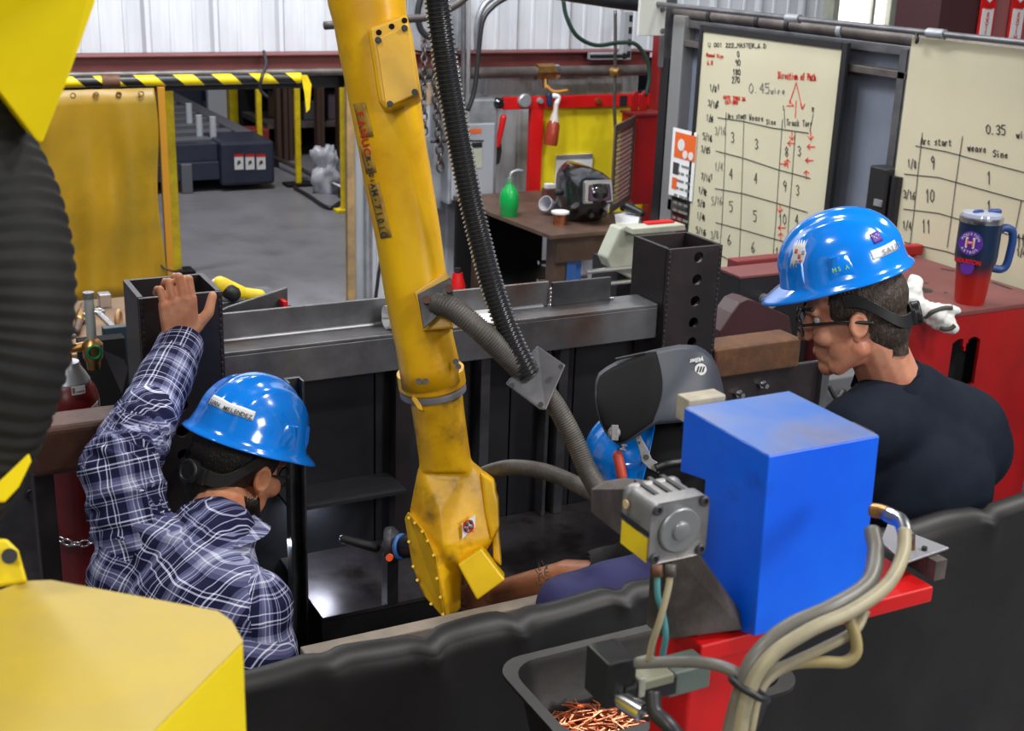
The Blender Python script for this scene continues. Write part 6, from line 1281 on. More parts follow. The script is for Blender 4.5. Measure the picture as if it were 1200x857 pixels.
def hs(th, t, off=0.):
    """hard hat surface: th around (0 = front), t from crown (0) to rim (1)"""
    a, b, h = .103+off, .121+off, .124+off
    ang = t*math.pi/2; s = math.sin(ang)**.92; c = math.cos(ang)**.86
    x = a*s*math.sin(th); y = b*s*math.cos(th)+(.006 if math.cos(th) > 0 else 0)*s; z = HZ+HX[0]+h*c
    r = math.exp(-(x/.020)**4)*.0075*min(1, (1-t)*5)+math.exp(-((abs(x)-.052)/.010)**2)*.0035*min(1, (1-t)*4)*(1 if t > .25 else t*4)
    n = Vector((x/a/a, y/b/b, (z-HZ-HX[0])/h/h)).normalized(); fl = max(0, (t-.86)/.14)**2*.007
    return Vector((x, y, z))+n*r+Vector((math.sin(th), math.cos(th), 0))*fl
def helmet(T, parent, name_text=None, side=1, decals=()):
    m = MB(); n, k = 96, 30; R = []
    for i in range(1, k+1): R.append([hs(2*math.pi*j/n, i/k) for j in range(n)])
    for e, dz in ((.004, -.004), (.008, -.009), (.010, -.012)):
        R.append([])
        for j in range(n):
            th = 2*math.pi*j/n; p = hs(th, 1); br = max(0, math.cos(th))**1.1; q = e/.010
            R[-1].append(p+Vector((math.sin(th)*e, math.cos(th)*e+br*.036*q, dz-br*.012*q)))
    m.rings(R, cap=False); c = len(m.v); m.v.append(hs(0, 0)); [m.f.append((c, (j+1) % n, j)) for j in range(n)]
    for s in (-1, 1):
        for th, w in ((math.pi/2, .17), (math.pi*.28, .06)):   # side lugs
            th *= s; g = []
            for dt, off in ((.90, .004), (.76, .0045)):
                for dth in (-w*.7, w*.7): g.append(hs(th+dth, dt, off))
            for dt, off in ((.96, .0), (.72, -.003)):
                for dth in (-w, w): g.append(hs(th+dth, dt, off))
            m.hull(g)
    m.xf(T); hh = obj('hard_hat', m, helm, parent, smooth='auto', solid=.0025, recalc=True)
    def patch(name, th0, th1, t0, t1, mm, off=.0012, nn=14, wave=0.):
        q = MB()
        for i in range(5):
            for j in range(nn+1):
                th = th0+(th1-th0)*j/nn; t = t0+(t1-t0)*i/4
                if wave: th += wave*math.sin(i*2.1)*.5; t += wave*.6*math.sin(j*1.9)*(1 if i in (0, 4) else 0)
                q.v.append(hs(th, t, off))
        for i in range(4):
            for j in range(nn): a_ = i*(nn+1)+j; q.f.append((a_, a_+1, a_+nn+2, a_+nn+1))
        q.xf(T); return obj(name, q, mm, hh, smooth=True, recalc=False, solid=.0004)
    def letters(s, th0, dth, t, size, mm, name='lettering'):
        for i, ch in enumerate(s):
            if ch == ' ': continue
            th = th0+dth*i; p = hs(th, t, .0040); p2 = hs(th+.02*(1 if dth > 0 else -1), t, .0040); p3 = hs(th, t-.02, .0040)
            text(name, ch, mm, hh, T @ p, (T @ p2)-(T @ p), (T @ p3)-(T @ p), size, bold=.0002, depth=.0003)
    st = MB(); R = []; n2 = 40   # suspension strap at the back
    for j in range(n2+1):
        th = math.radians(78+204*j/n2); e_ = max(0, min(1, (abs(math.degrees(th)-180)-35)/62)); dd = -.018+.078*e_*e_*(3-2*e_)
        o_ = Vector((.082*math.sin(th), .106*math.cos(th)-.008, dd)); d_ = Vector((math.sin(th), math.cos(th), 0)); R.append([o_+d_*.0045+Z*.014, o_+d_*.0045-Z*.014, o_-d_*.001-Z*.014, o_-d_*.001+Z*.014])
    st.rings(R); st.xf(T); sp_ = obj('suspension_strap', st, plasb, hh, smooth='auto', bev=.001)
    kn = MB().lathe((0, -.112, -.018), (0, -1, 0), [(0, 0), (.024, 0), (.024, .014), (.021, .017), (.017, .017), (.016, .015), (0, .015)], 30); kn.box(-.036, .036, -.117, -.108, -.034, -.002)
    kn.xf(T); obj('ratchet_knob', kn, plasb, hh, smooth='auto', bev=.0012)
    return hh, patch, letters
def hand_mb(curl=(20, 40, 25), thumb=((.034, .028, -.006), (.060, .058, -.010), (.070, .088, -.012)), s=1.0, spread=1., stub=True):
    m = MB(); m.hull([(-.036, .0, .010), (.028, .0, .010), (-.040, .088, .008), (.038, .094, .010), (-.036, .0, -.012), (.028, .0, -.012), (-.040, .088, -.010), (.038, .094, -.010), (0, .05, .014), (0, .05, -.016), (.040, .05, 0), (-.042, .05, 0)])
    if stub: m.cap((-.006, -.09, 0), (-.003, .01, 0), .029, .027)
    else: m.cap((-.006, -.01, 0), (-.003, .01, 0), .027, .027)
    for i, (x, L_, r) in enumerate(((.0305, .95, .0092), (.0105, 1.05, .0096), (-.0105, .98, .0092), (-.0305, .80, .0082))):
        p = Vector((x, .090-.004*abs(i-1), 0)); a = 0; m.ell(p, (r*1.15, r*1.2, r*1.15)); prev = Vector((x*.8, .03, 0)); m.cap(prev, p, r*.9, r*1.08)
        lens_ = (.044*L_, .027*L_, .021*L_); rr = r
        for k in range(3):
            a += math.radians(curl[k]); d = Vector((x*.9*spread*(1 if k == 0 else .3), math.cos(a), -math.sin(a))).normalized(); q = p+d*lens_[k]; m.cap(p, q, rr, rr*.92); m.ell(q, (rr*1.0,)*3); p = q; rr *= .92
    t = [Vector(q) for q in thumb]; m.cap((.012, .012, 0), t[0], .017, .0145); m.cap(t[0], t[1], .0135, .0115); m.cap(t[1], t[2], .0115, .0095)
    return m
def hand_frame(w, x, y, s=1.):  # w wrist, x towards the thumb side, y along the fingers
    y = Vector(y).normalized(); x = Vector(x); x = (x-y*x.dot(y)).normalized(); z = x.cross(y)
    return Matrix(((x.x*s, y.x*s, z.x*s, w[0]), (x.y*s, y.y*s, z.y*s, w[1]), (x.z*s, y.z*s, z.z*s, w[2]), (0, 0, 0, 1)))
def merge(a, b): return a.add(b.v, b.f)
def cloth_uv(bones, frame_t):
    """bones: (p0, p1, r) sleeves; the rest uses the torso frame (origin, right, up)"""
    def f(me, co):
        lay = me.uv_layers.new(name='cloth'); npoly = len(me.polygons); o, rt, up = frame_t; fw = rt.cross(up)
        uv = np.zeros((len(me.loops), 2)); cos_ = [Vector(c) for c in co]
        for p in me.polygons:
            c = sum((cos_[i] for i in p.vertices), Vector())/len(p.vertices); best = None
            for bi, (a, b, r) in enumerate(bones):
                d = b-a; t = max(0, min(1, (c-a).dot(d)/d.length_squared)); dist = (c-(a+d*t)).length-r
                if best is None or dist < best[0]: best = (dist, bi, t)
            use = best and best[0] < .018
            for li in p.loop_indices:
                v = cos_[me.loops[li].vertex_index]
                if use:
                    a, b, r = bones[best[1]]; d = (b-a).normalized(); w = v-a; h = w.dot(d); q = w-d*h; ref = (FWD-d*FWD.dot(d)).normalized(); si = d.cross(ref)
                    u = math.atan2(q.dot(si), -q.dot(ref))*r*1.05; uv[li] = (u+.02*bi_off(best[1]), h+(bones[0][1]-bones[0][0]).length*best[1])
                else:
                    w = v-o; uv[li] = (w.dot(rt)+.35*w.dot(fw), w.dot(up)+.25*w.dot(fw))
        lay.data.foreach_set('uv', uv.ravel())
    return f
def bi_off(i): return 0
def legs(parent, hip, foot_l, foot_r, knee_l, knee_r, m, zf_=0., rt=Vector((1, 0, 0)), fw=Vector((0, 1, 0)), s=1.):
    g = MB(); g.ell(hip, (.17*s, .12*s, .13*s))
    for sd, kn, ft in ((-1, knee_l, foot_l), (1, knee_r, foot_r)):
        hp = hip+rt*.09*sd*s-Vector((0, 0, .04)); g.cap(hp, kn, .095*s, .068*s); g.cap(kn, ft+Z*.07, .066*s, .055*s)
    fuse('trousers', g, m, parent, .014, 3)
    for ft in (foot_l, foot_r):
        b = MB().hull([ft+rt*x+fw*y+Z*z for x, y, z in ((-.05, -.09, 0), (.05, -.09, 0), (-.055, .17, 0), (.055, .17, 0), (-.04, .2, .02), (.04, .2, .02), (-.045, -.09, .10), (.045, -.09, .10), (-.045, .04, .11), (.045, .04, .11), (-.045, .17, .06), (.045, .17, .06))]); obj('boot', b, plasb, parent, bev=.012)
# ---------------------------------------------------------------- man in plaid (left)
def man_left():
    S = 1.12; hc = P(277, 549, d=2.86)
    RH = Vector((RIGHT.x, RIGHT.y, 0)).normalized(); FH = Vector((FWD.x, FWD.y, 0)).normalized()
    fh = (FH*.82+RH*.57).normalized(); f = fh*math.cos(math.radians(24))-Z*math.sin(math.radians(24)); T = pose(hc, f, (Z*1+RH*.10), S)
    sh_l = P(158, 632, d=2.66); sh_r = P(300, 712, d=2.60); nb = P(250, 622, d=2.68); el = P(140, 552, d=2.66); wrs = P(214, 402, d=3.03); wrs.y = min(wrs.y, 2.945)
    ch = P(232, 712, d=2.62); hip = Vector((ch.x+.03, 2.28, .98))
    per = thing('person', (hip.x, hip.y, 0), 'man in navy plaid shirt and blue hard hat, arm raised to the left column', 'person')
    b = head_mb().xf(T); b.cap(T @ Vector((0, -.02, -.05)), nb-Z*.02, .052*S, .050*S); b.cap(sh_l, sh_r, .05); b.cap(nb-Z*.06, ch, .05, .08); b.cap(sh_l, el, .045, .038); b.cap(el, wrs, .037, .027)
    HF = hand_frame(wrs+Z*.005, Vector((1, .10, -.22)), Vector((-.06, .0, 1)), 1.13)
    merge(b, hand_mb((14, 88, 30), thumb=((.036, .026, -.004), (.062, .050, .000), (.078, .082, -.010)), stub=False).xf(HF))
    er = sh_r+Vector((-.03, .0, -.28)); wr2 = er+Vector((.02, .22, -.05)); b.cap(sh_r, er, .045, .038); b.cap(er, wr2, .037, .027); merge(b, hand_mb((15, 30, 20)).xf(hand_frame(wr2, Vector((-.3, .3, .6)), Vector((1, .8, -.2)), 1.05)))
    fuse('body', b, hand_s, per, .0034, 3)
    hb_ = MB().ell((0, -.016, .040), (.080, .099, .086)); hb_.ell((0, -.050, -.035), (.058, .055, .06)); hb_.cap((0, -.045, -.05), (0, -.05, -.095), .052, .045); hb_.xf(T); Ti = T.inverted()
    def hc_(v):
        q = Ti @ v; return (q.y > .045) or (q.z < -.02 and q.y > -.012) or (q.z < .0 and q.y > .018) or q.z < -.112
    fuse('hair', hb_, hair, per, .0045, 2, cut=hc_)
    bd = MB().ell((0, .036, -.070), (.0535, .052, .042)); bd.ell((0, .079, -.101), (.028, .024, .022)); bd.cap((.062, -.004, -.045), (.037, .05, -.094), .0225, .0205); bd.cap((-.062, -.004, -.045), (-.037, .05, -.094), .0225, .0205); bd.xf(T)
    fuse('beard', bd, hair, per, .005, 2, cut=lambda v: (Ti @ v).z > -.035)
    hh, patch, letters = helmet(T, per)
    # name strip on the back left
    patch('name_strip', math.radians(187), math.radians(158-25), .80, .70+.0, mat('strip_white', (.72, .74, .78), .5), nn=20)
    letters('JUAN MELENDEZ', math.radians(184.5), -math.radians(4.0), .775, .0125, ink)
    gl_ = MB(); gl_.cap(T @ Vector((.07, .03, .012)), T @ Vector((.055, .098, .008)), .0025); gl_.torus(T @ Vector((.034, .104, .004)), T.to_3x3() @ Vector((.35, 1, 0)), .022, .0022); gl_.torus(T @ Vector((-.034, .104, .004)), T.to_3x3() @ Vector((-.35, 1, 0)), .022, .0022)
    obj('safety_glasses', gl_, plasb, per, smooth=True)
    # shirt
    g = MB(); w1_ = wrs.lerp(el, .04)
    g.cap(w1_, wrs.lerp(el, .30), .047, .062); g.cap(wrs.lerp(el, .25), el, .060, .078); g.cap(el, sh_l, .080, .086); g.cap(sh_l, sh_r, .082, .078); g.cap(nb-Z*.02, ch, .09, .15)
    ax = (sh_r-sh_l).normalized(); M3 = Matrix.Rotation(math.atan2(ax.y, ax.x), 3, 'Z')
    for t_, rx, ry, rz in ((0, .185, .125, .14), (.4, .18, .13, .13), (.75, .175, .13, .13), (1.0, .18, .135, .12)): g.ell(ch.lerp(hip, t_), (rx, ry, rz), M3)
    g.ell(P(150, 690, d=2.66), (.085, .09, .13)); g.ell(P(300, 770, d=2.62), (.085, .09, .13)); g.cap(sh_r, er, .078, .062); g.cap(er, wr2.lerp(er, .1), .058, .042)
    def fold(v):
        da = (v-el).length; k = math.exp(-(da/.16)**2); ax_ = (wrs-el).normalized(); h = (v-el).dot(ax_)
        arm = .0075*k*math.sin(h*150+7*noise.noise(v*14)); c2 = math.exp(-((v-sh_l).length/.13)**2)*.006*math.sin((v-sh_l).dot((ch-sh_l).normalized())*110+6*noise.noise(v*10))
        return arm+c2+.007*noise.noise(Vector((v.x*9, v.y*9, v.z*5)))+.0035*noise.noise(v*28)
    up_t = (nb-hip).normalized(); rt_t = (ax-up_t*ax.dot(up_t)).normalized()
    rt2 = (rt_t*.86-up_t*.5).normalized(); up2 = (up_t*.86+rt_t*.5).normalized()
    fuse('plaid_shirt', g, plaid, per, .0055, 4, disp=fold, uv=cloth_uv([(wrs, el, .05), (el, sh_l, .068), (sh_r, er, .07)], (ch, rt2, up2)), cut=lambda v: (v-wrs).dot((wrs-el).normalized()) > -.012)
    # cuff and collar
    d = (wrs-el).normalized(); cu_ = MB(); a_, u_, v_ = frame(d); R = []
    for k, (h, r) in enumerate(((-.085, .048), (-.08, .054), (-.015, .055), (-.006, .055), (-.006, .049), (-.015, .046))): R.append([wrs+d*h+(u_*math.cos(t)+v_*math.sin(t))*(r*(1+.05*math.sin(3*t+k*.3))) for t in [2*math.pi*j/40 for j in range(40)]])
    cu_.rings(R, cap=False); o = obj('shirt_cuff', cu_, plaid, per, smooth='auto'); loc_uv(o, wrs, d, .05)
    co_ = MB(); R = []; fr = (T.to_3x3() @ Vector((0, 1, 0))); fr.z = 0; fr.normalize(); sx = fr.cross(Z); n_ = 34; nrm = (T @ Vector((0, -.02, -.05))-nb).normalized()
    for k in range(n_+1):
        t = math.radians(35+290*k/n_); dr = sx*math.sin(t)+fr*math.cos(t); dr = (dr-nrm*dr.dot(nrm)*.6).normalized(); base = nb-nrm*.002; R.append([base+dr*.082+nrm*.0, base+dr*.074+nrm*.062, base+dr*.080+nrm*.066, base+dr*.118+nrm*.006, base+dr*.108-nrm*.006])
    co_.rings(R); o = obj('shirt_collar', co_, plaid, per, smooth='auto'); loc_uv(o, nb, nrm, .08)
    legs(per, hip, Vector((hip.x-.13, 2.25, 0)), Vector((hip.x+.13, 2.45, 0)), Vector((hip.x-.12, 2.36, .52)), Vector((hip.x+.12, 2.5, .52)), denim)
def loc_uv(o, org, d, r):
    me = o.data; lay = me.uv_layers.new(name='cloth'); a, u, v = frame(d); w0 = Vector(WL[o]); un = []
    for p in me.polygons:
        base = None
        for li in p.loop_indices:
            q = me.vertices[me.loops[li].vertex_index].co+w0-org; t = math.atan2(q.dot(v), q.dot(u))
            if base is None: base = t
            if t-base > math.pi: t -= 2*math.pi
            if base-t > math.pi: t += 2*math.pi
            lay.data[li].uv = (t*r, q.dot(a))
man_left()
# ---------------------------------------------------------------- man in the dark shirt (right)
def man_right():
    S = 1.08; hc = P(1003, 372, d=2.86)
    RH = Vector((RIGHT.x, RIGHT.y, 0)).normalized(); FH = Vector((FWD.x, FWD.y, 0)).normalized()
    fh = (-RH*.97+FH*.22).normalized(); pt = math.radians(15); f = fh*math.cos(pt)-Z*math.sin(pt); T = pose(hc, f, Z-RIGHT*.0, S)
    nb = P(1046, 452, d=2.95); sl = P(1003, 505, d=2.82); sr = P(1132, 502, d=3.08); ch = P(1082, 565, d=2.98); 
    hip = Vector((ch.x+.04, max(ch.y, 2.06), .98))
    per = thing('person', (hip.x, hip.y, 0), 'man in dark navy shirt, glasses and blue hard hat standing at right, head bowed', 'person')
    el = sl+Vector((.02, .10, -.28)); wl = el+Vector((.04, .25, .03)); er = sr+Vector((.03, .1, -.30)); wr_ = er+Vector((-.1, .24, -.04))
    b = head_mb().xf(T); b.cap(T @ Vector((0, -.025, -.045)), nb, .060*S, .064*S); b.cap(nb, ch, .07, .1); b.cap(sl, sr, .06); b.cap(sl, el, .05, .042); b.cap(el, wl, .04, .03); b.cap(sr, er, .05, .042); b.cap(er, wr_, .04, .03)
    merge(b, hand_mb((20, 40, 25)).xf(hand_frame(wl, Vector((.3, .2, .8)), wl-el, 1.08))); merge(b, hand_mb((20, 40, 25)).xf(hand_frame(wr_, Vector((-.3, -.2, .8)), wr_-er, 1.08)))
    fuse('body', b, skin1, per, .0036, 5)
    Ti = T.inverted(); hb_ = MB().ell((0, -.014, .042), (.0785, .0985, .083)); hb_.ell((0, -.045, -.025), (.064, .064, .06)); hb_.cap((0, -.05, -.04), (0, -.055, -.085), .05, .04); hb_.xf(T)
    def hc_(v):
        q = Ti @ v; return (q.y > .05) or (q.z < -.01 and q.y > -.020) or (q.z < .012 and q.y > .018) or q.z < -.085+.2*(q.y+.05)
    fuse('hair', hb_, hairb, per, .0045, 2, cut=hc_)
    eb = MB(); 
    for s in (-1, 1): eb.cap(T @ Vector((s*.016, .098, .040)), T @ Vector((s*.044, .082, .042)), .0045*S)
    obj('eyebrow', eb, hairb, per, smooth=True)
    for s in (-1, 1): e = obj('eye', MB().ell(T @ Vector((s*.030, .0735, .014)), (.0105*S,)*3), mat('eye_white', (.6, .58, .55), .2), per, smooth=True); obj('iris', MB().ell(T @ Vector((s*.031, .0815, .012)), (.0045*S,)*3), ink, e, smooth=True)
    obj('lips', MB().cap(T @ Vector((-.016, .0925, -.058)), T @ Vector((.016, .0925, -.058)), .0042*S), lipm, per, smooth=True)
    # glasses
    g = MB()
    for s in (-1, 1):
        nrm = T.to_3x3() @ Vector((s*.25, 1, 0)); c = T @ Vector((s*.034, .112, .010)); g.torus(c, nrm, .0215*S, .0022, 26, 8, sx=1.15, sdir=T.to_3x3() @ Vector((1, -s*.25, 0)))
        g.cap(T @ Vector((s*.058, .104, .016)), T @ Vector((s*.080, .02, .016)), .0032); g.cap(T @ Vector((s*.080, .02, .016)), T @ Vector((s*.082, -.03, .006)), .0032, .0045); g.beam(T @ Vector((s*.012, .116, .019)), T @ Vector((s*.056, .108, .019)), .004, .006, up=T.to_3x3() @ Z)
    g.cap(T @ Vector((-.012, .116, .016)), T @ Vector((.012, .116, .016)), .0024); gl = obj('eyeglasses', g, plasb, per, smooth='auto')
    for s in (-1, 1):
        nrm = (T.to_3x3() @ Vector((s*.25, 1, 0))).normalized(); c = T @ Vector((s*.034, .112, .010)); obj('lens', MB().cyl(c-nrm*.0006, c+nrm*.0006, .0215*S, n=26), glass, gl, smooth='auto')
    HX[0] = .034; T = T @ Matrix.Rotation(math.radians(-4), 4, 'X')
    hh, patch, letters = helmet(T, per)
    L_ = -1   # left side of the head faces the camera
    rd = math.radians
    patch('white_sticker', rd(-38), rd(-56), .52, .78, mat('sticker_white', (.75, .75, .78), .5), nn=16, wave=.055)
    for th, t, mm in ((-42, .60, inkr), (-47, .66, inkr), (-52, .62, inkg), (-44, .72, inkg), (-49, .72, inkr)): patch('sticker_figure', rd(th), rd(th-4), t, t+.05, mat('faded_red', (.5, .12, .1), .5) if mm is inkr else mat('faded_grey', (.3, .32, .36), .5), off=.0022, nn=4)
    patch('name_strip', rd(-120), rd(-158), .885, .79, mat('strip_white', (.72, .74, .78), .5), nn=20)
    letters('SALES', rd(-134), -rd(6.2), .855, .017, inkg)
    letters('MSA', rd(-85.5), -rd(4.5), .88, .013, mat('maker_mark', (.25, .6, .2), .5))
    patch('purple_decal', rd(-128), rd(-140), .62, .74, purple, nn=6)
    for k in range(5): patch('decal_dot', rd(-129-2*k), rd(-130-2*k), .64+.02*(k % 3), .655+.02*(k % 3), white, off=.0022, nn=2)
    T = T @ Matrix.Rotation(math.radians(4), 4, 'X'); HX[0] = 0.
    # shirt
    g = MB(); ax = (sr-sl).normalized(); M3 = Matrix.Rotation(math.atan2(ax.y, ax.x), 3, 'Z')
    g.cap(sl, sr, .088, .092); g.cap(nb-Z*.03, ch, .085, .16); g.cap(nb-Z*.01, sl, .06, .085); g.cap(nb-Z*.01, sr, .075, .10); g.cap(nb-Z*.04+RIGHT*.04, sr-Z*.05, .10, .12)
    for t_, rx, ry, rz in ((-.12, .19, .12, .12), (0, .205, .135, .15), (.4, .20, .14, .14), (.75, .19, .14, .13), (1.0, .185, .14, .12)): g.ell(ch.lerp(hip, t_), (rx, ry, rz), M3)
    g.cap(sl, el, .082, .066); g.cap(sr, er, .084, .066); g.cap(el, wl, .058, .04); g.cap(er, wr_, .058, .04)
    def fold(v):
        q = v-ch; return .004*noise.noise(Vector((v.x*8, v.y*8, v.z*3)))+.006*max(0, -q.z*4)*noise.noise(Vector((q.dot(ax)*26, q.z*5, 2)))
    fuse('dark_shirt', g, navysh, per, .0085, 26, disp=fold)
    co_ = MB(); R = []; n_ = 34; nrm = (T @ Vector((0, -.025, -.045))-nb).normalized(); fr = fh; sx = fr.cross(Z)
    for k in range(n_+1):
        t = math.radians(20+320*k/n_); dr = sx*math.sin(t)+fr*math.cos(t); dr = (dr-nrm*dr.dot(nrm)*.7).normalized(); bs_ = nb-nrm*.015; R.append([bs_+dr*.072, bs_+dr*.070+nrm*.052, bs_+dr*.077+nrm*.056, bs_+dr*.110-nrm*.002, bs_+dr*.100-nrm*.012])
    co_.rings(R); obj('shirt_collar', co_, navysh, per, smooth='auto', bev=.002)
    legs(per, hip, Vector((hip.x-.13, hip.y-.02, 0)), Vector((hip.x+.13, hip.y+.1, 0)), Vector((hip.x-.11, hip.y+.02, .52)), Vector((hip.x+.11, hip.y+.06, .52)), denim)
man_right()
# ---------------------------------------------------------------- crouching welder with raised hood (middle)
def man_mid():
    S = .92; hc = P(779, 548, d=2.82)
    RH = Vector((RIGHT.x, RIGHT.y, 0)).normalized(); FH = Vector((FWD.x, FWD.y, 0)).normalized()
    fh = (-RH*.9+FH*.42).normalized(); pt = math.radians(38); f = (-UP*.93+FWD*.22-RIGHT*.22).normalized(); T = pose(hc, f, -RIGHT*.95+UP*.3, S); t3 = T.to_3x3()
    nb = P(800, 605, d=2.85); sl = P(762, 660, d=2.78); sr = P(850, 640, d=3.0); ch = P(835, 690, d=2.9); hip = Vector((ch.x+.0, ch.y+.04, 1.0)); el = P(706, 690, d=2.86); wl = P(585, 694, d=2.98)
    per = thing('person', (hip.x, hip.y, .72), 'crouching welder with raised dark hood, black sleeve and tattooed forearm behind the robot wrist', 'person')
    b = head_mb().xf(T); b.cap(T @ Vector((0, -.025, -.045)), nb, .058, .064); b.cap(nb, ch, .07, .1); b.cap(sl, sr, .05); b.cap(sl, P(742, 668, d=2.80), .046, .044); b.cap(P(742, 668, d=2.80), el, .045, .044); b.cap(P(706, 680, d=2.85), P(665, 679, d=2.90), .043, .045); b.cap(P(665, 679, d=2.9), wl, .044, .028)
    merge(b, hand_mb((25, 45, 30)).xf(hand_frame(wl, Vector((.0, -.2, 1)), wl-P(665, 679, d=2.9), 1.05)))
    er = sr+Vector((.0, .12, -.26)); w2_ = er+Vector((-.1, .18, -.1)); b.cap(sr, er, .046, .04); b.cap(er, w2_, .04, .028); merge(b, hand_mb((25, 45, 30)).xf(hand_frame(w2_, Vector((.0, .2, 1)), w2_-er, 1.05)))
    fuse('body', b, skin2, per, .0042, 4)
    tt = MB()
    for px, py in ((630, 664), (638, 662)):
        for k in range(6):
            c = P(px+random.uniform(-1, 1.5), py+k*4.2, d=2.865); tt.beam(c, c+UP*.008+RIGHT*random.uniform(-.006, .006), .0018, .004, up=FWD)
            c = P(px+1.5, py+k*4.2+1, d=2.865); tt.beam(c, c+UP*.003+RIGHT*random.uniform(.003, .007), .0018, .004, up=FWD)
    hair_ = MB().ell((0, .0, .02), (.100, .118, .110)).ell((0, .01, -.05), (.094, .10, .07)).ell((-.052, .0, .02), (.075, .125, .078)).cap((0, -.03, -.02), (0, -.05, -.12), .085, .085).xf(T); Ti = T.inverted()
    fuse('head_covering', hair_, blackm, per, .006, 3, cut=lambda v: (Ti @ v).y > .095)
    hh, patch, letters = helmet(T, per)
    letters('M', math.radians(-115), -.05, .80, .02, white)
    patch('round_sticker', math.radians(-128), math.radians(-142), .86, .72, mat('sticker_blue_white', (.5, .55, .65), .5), nn=8)
    obj('ear_cushion', MB().cap(P(724, 534, d=2.68), P(729, 558, d=2.68), .011), ratch, per, smooth=True)
    # raised hood: curved shell standing over the crown, open side towards the back of the head
    hood = thing_part = None
    outline = [(697, 470), (699, 440), (712, 428), (740, 416), (775, 408), (812, 403), (838, 424), (848, 455), (852, 492), (800, 496), (768, 497), (745, 512), (725, 524), (706, 505)]
    q = MB(); n = 18; m = 16; D0 = 2.66
    top = [(697, 450), (700, 438), (716, 426), (740, 417), (768, 409), (795, 404), (815, 404), (832, 413), (842, 432), (848, 456), (851, 485)]
    bot = [(697, 470), (700, 487), (706, 503), (716, 516), (727, 523), (742, 515), (766, 498), (790, 496), (815, 494), (835, 493), (851, 492)]
    def lerp2(L_, t): k = t*(len(L_)-1); i = min(int(k), len(L_)-2); u = k-i; return (L_[i][0]*(1-u)+L_[i+1][0]*u, L_[i][1]*(1-u)+L_[i+1][1]*u)
    for i in range(n+1):
        t = i/n; a = lerp2(top, t); b_ = lerp2(bot, t)
        for j in range(m+1):
            w = j/m; bul = .115*math.sin(math.pi*min(1, w*.55+.0))*1.0; dep = 2.74-bul*(math.sin(math.pi*(.12+.80*t))**.6)
            q.v.append(A_(a[0]+(b_[0]-a[0])*w, a[1]+(b_[1]-a[1])*w, dep))
    for i in range(n):
        for j in range(m): k = i*(m+1)+j; q.f.append((k, k+1, k+m+2, k+m+1))
    # far half, mirrored in depth so the hood is a full curved mask
    k0 = len(q.v)
    for i in range(n+1):
        t = i/n; a = lerp2(top, t); b_ = lerp2(bot, t)
        for j in range(1, m+1):
            w = j/m; bul = .115*math.sin(math.pi*min(1, w*.55)); dep = 2.74+bul*(math.sin(math.pi*(.12+.80*t))**.6); q.v.append(A_(a[0]+(b_[0]-a[0])*w, a[1]+(b_[1]-a[1])*w+0, dep))
    for i in range(n):
        for j in range(m):
            A1 = i*(m+1) if j == 0 else k0+i*m+j-1; A2 = k0+i*m+j; B1 = (i+1)*(m+1) if j == 0 else k0+(i+1)*m+j-1; B2 = k0+(i+1)*m+j; q.f.append((A1, B1, B2, A2))
    hd_o = obj('welding_hood', q, hoodm, per, smooth=True, recalc=False, solid=.004)
    # black side panel
    sp_ = MB(); nn = 12; L1 = [(699, 452), (703, 440), (716, 431), (738, 421), (758, 413), (769, 412)]; L2 = [(699, 470), (702, 487), (708, 502), (718, 514), (728, 521), (765, 495)]
    hbv = bvh(hd_o)
    def hoodpt(px, py, off=.003):
        h = hitp(hbv, px, py, off)
        if h is not None: return h
        best = None
        for i in range(n+1):
            for j in range(m+1):
                v = q.v[i*(m+1)+j]; r_ = CM.T @ (np.array(v)-CO); x_ = 600+F*r_[0]/-r_[2]; y_ = 428.5-F*r_[1]/-r_[2]; d_ = (x_-px)**2+(y_-py)**2
                if best is None or d_ < best[0]: best = (d_, -r_[2])
        return A_(px, py, best[1]-off)
    for i in range(nn+1):
        for j in range(nn+1):
            a = lerp2(L1, i/nn); b_ = lerp2(L2, i/nn); px = a[0]+(b_[0]-a[0])*j/nn; py = a[1]+(b_[1]-a[1])*j/nn
            if i == nn: px += 9*math.sin(math.pi*j/nn)
            sp_.v.append(hoodpt(px, py, .004))
    for i in range(nn):
        for j in range(nn): k = i*(nn+1)+j; sp_.f.append((k, k+1, k+nn+2, k+nn+1))
    obj('side_panel', sp_, hoodd, hd_o, smooth=True, recalc=False, solid=.0015)
    obj('hood_slot', MB().cap(hoodpt(722, 421, .004), hoodpt(755, 414, .004), .003), black, hd_o, smooth=True)
    kc = hoodpt(720, 507, .006); kk = obj('pivot_knob', MB().lathe(kc, -FWD-RIGHT*.2, [(0, 0), (.013, 0), (.013, .008), (.008, .010), (.008, .014), (0, .014)]), alu, hd_o, smooth='auto'); obj('wing_tab', MB().beam(kc-FWD*.012-UP*.016, kc-FWD*.012+UP*.016, .005, .014, up=RIGHT), alu, kk, bev=.001)
    ec = hoodpt(821, 433, .009); obj('emblem_disc', MB().cyl(ec, ec-FWD*.0015, .0125, n=24), white, hd_o)
    for k in range(3): c = ec-FWD*.002+RIGHT*(k-1)*.0058; obj('emblem_bar', MB().beam(c-UP*.006-RIGHT*.002, c+UP*.006+RIGHT*.002, .0030, .001, up=FWD), ink, hd_o)
    text('hood_lettering', 'Miller', white, hd_o, hoodpt(816, 422, .012), (-RIGHT-UP*.25), -UP, .013, bold=.0003)
    # headgear arm
    def ga(px, py, d=2.66): return A_(px, py, d)
    obj('headgear_arm', MB().prism([ga(*p_) for p_ in ((744, 512), (750, 510), (760, 528), (764, 538), (776, 545), (772, 555), (760, 549), (752, 541), (750, 530))], FWD*.004), alu, per, bev=.001)
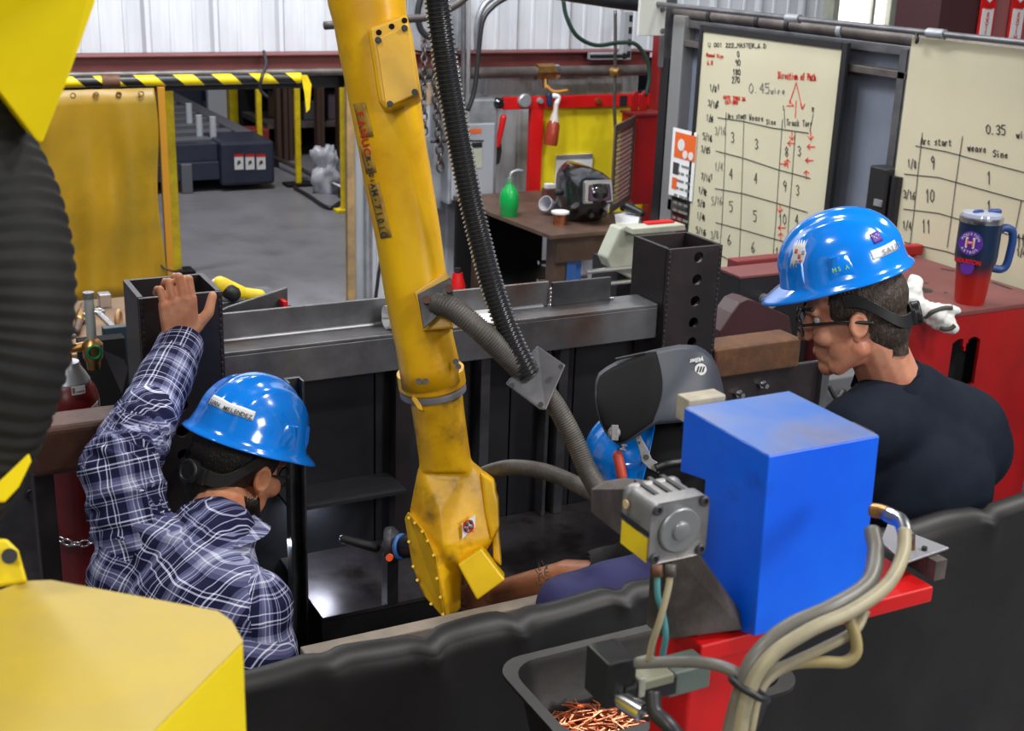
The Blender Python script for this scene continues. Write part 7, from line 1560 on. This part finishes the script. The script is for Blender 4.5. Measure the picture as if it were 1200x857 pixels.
    for px, py, r_ in ((757, 536, .006), (770, 549, .003), (749, 519, .003)): obj('arm_hole', MB().cyl(ga(px, py, 2.6595), ga(px, py, 2.658), r_, n=14), black, per)
    obj('head_strap', MB().tube([ga(768, 549), ga(785, 543), ga(806, 542, 2.68), ga(825, 548, 2.74)], .009), plasb, per, smooth=True)
    obj('forearm_tattoo', tt, ink, per, kind='stuff')
    # shirt with sleeve and trousers
    g = MB(); g.cap(nb, ch, .10, .15); g.cap(sl, sr, .085); g.cap(ch, hip, .17, .17); g.cap(sl, P(740, 668, d=2.82), .08, .068); g.cap(P(740, 668, d=2.82), P(704, 672, d=2.865), .066, .056); g.cap(nb+Z*.02, T @ Vector((0, -.04, -.06)), .07, .07); g.cap(sr, er, .07, .06)
    fuse('black_shirt', g, blacksh, per, .009, 4, disp=lambda v: .004*noise.noise(v*18), cut=lambda v: (v-P(704, 672, d=2.865)).dot(RIGHT) < -.032)
    kn = P(668, 712, d=2.62); g = MB(); g.cap(hip, P(770, 690, d=2.66), .15, .088); g.cap(P(770, 690, d=2.66), kn, .088, .070); ft = Vector((kn.x+.05, 2.24, .75)); g.cap(kn, ft+Z*.1, .068, .05)
    kn2 = hip+Vector((-.05, .36, -.08)); ft2 = Vector((kn2.x+.08, kn2.y+.04, .75)); g.cap(hip, kn2, .13, .075); g.cap(kn2, ft2+Z*.08, .07, .05); g.ell(hip, (.17, .15, .14))
    fuse('navy_trousers', g, bluecl, per, .009, 4, disp=lambda v: .005*noise.noise(v*13))
    for q_ in (ft, ft2):
        obj('boot', MB().hull([q_+fh*y+fh.cross(Z)*x+Z*z for x, y, z in ((-.045, -.08, -.0), (.045, -.08, -.0), (-.05, .18, -.0), (.05, .18, -.0), (-.045, -.08, .09), (.045, -.08, .09), (-.045, .17, .05), (.045, .17, .05), (0, .05, .11))]), plasb, per, bev=.01)
    pz = ft.z; x0 = min(ft.x, ft2.x)-.25; wp = thing('work_platform', (hip.x, hip.y, 0), 'black work platform the crouching welder sits on', 'platform')
    yb0, yb1 = min(ft.y, ft2.y)-.1, max(ft.y, ft2.y)+.2
    obj('platform_top', MB().box(hip.x-.5, hip.x+.2, 2.2, min(yb1, 2.75), pz-.03, pz-.001), black, wp); obj('platform_body', MB().box(hip.x-.48, hip.x+.18, 2.22, min(yb1, 2.75)-.02, 0, pz-.03), blackm, wp)
    obj('seat_block', MB().box(hip.x-.12, hip.x+.15, hip.y-.12, hip.y+.12, pz, hip.z-.13), black, wp)
man_mid()
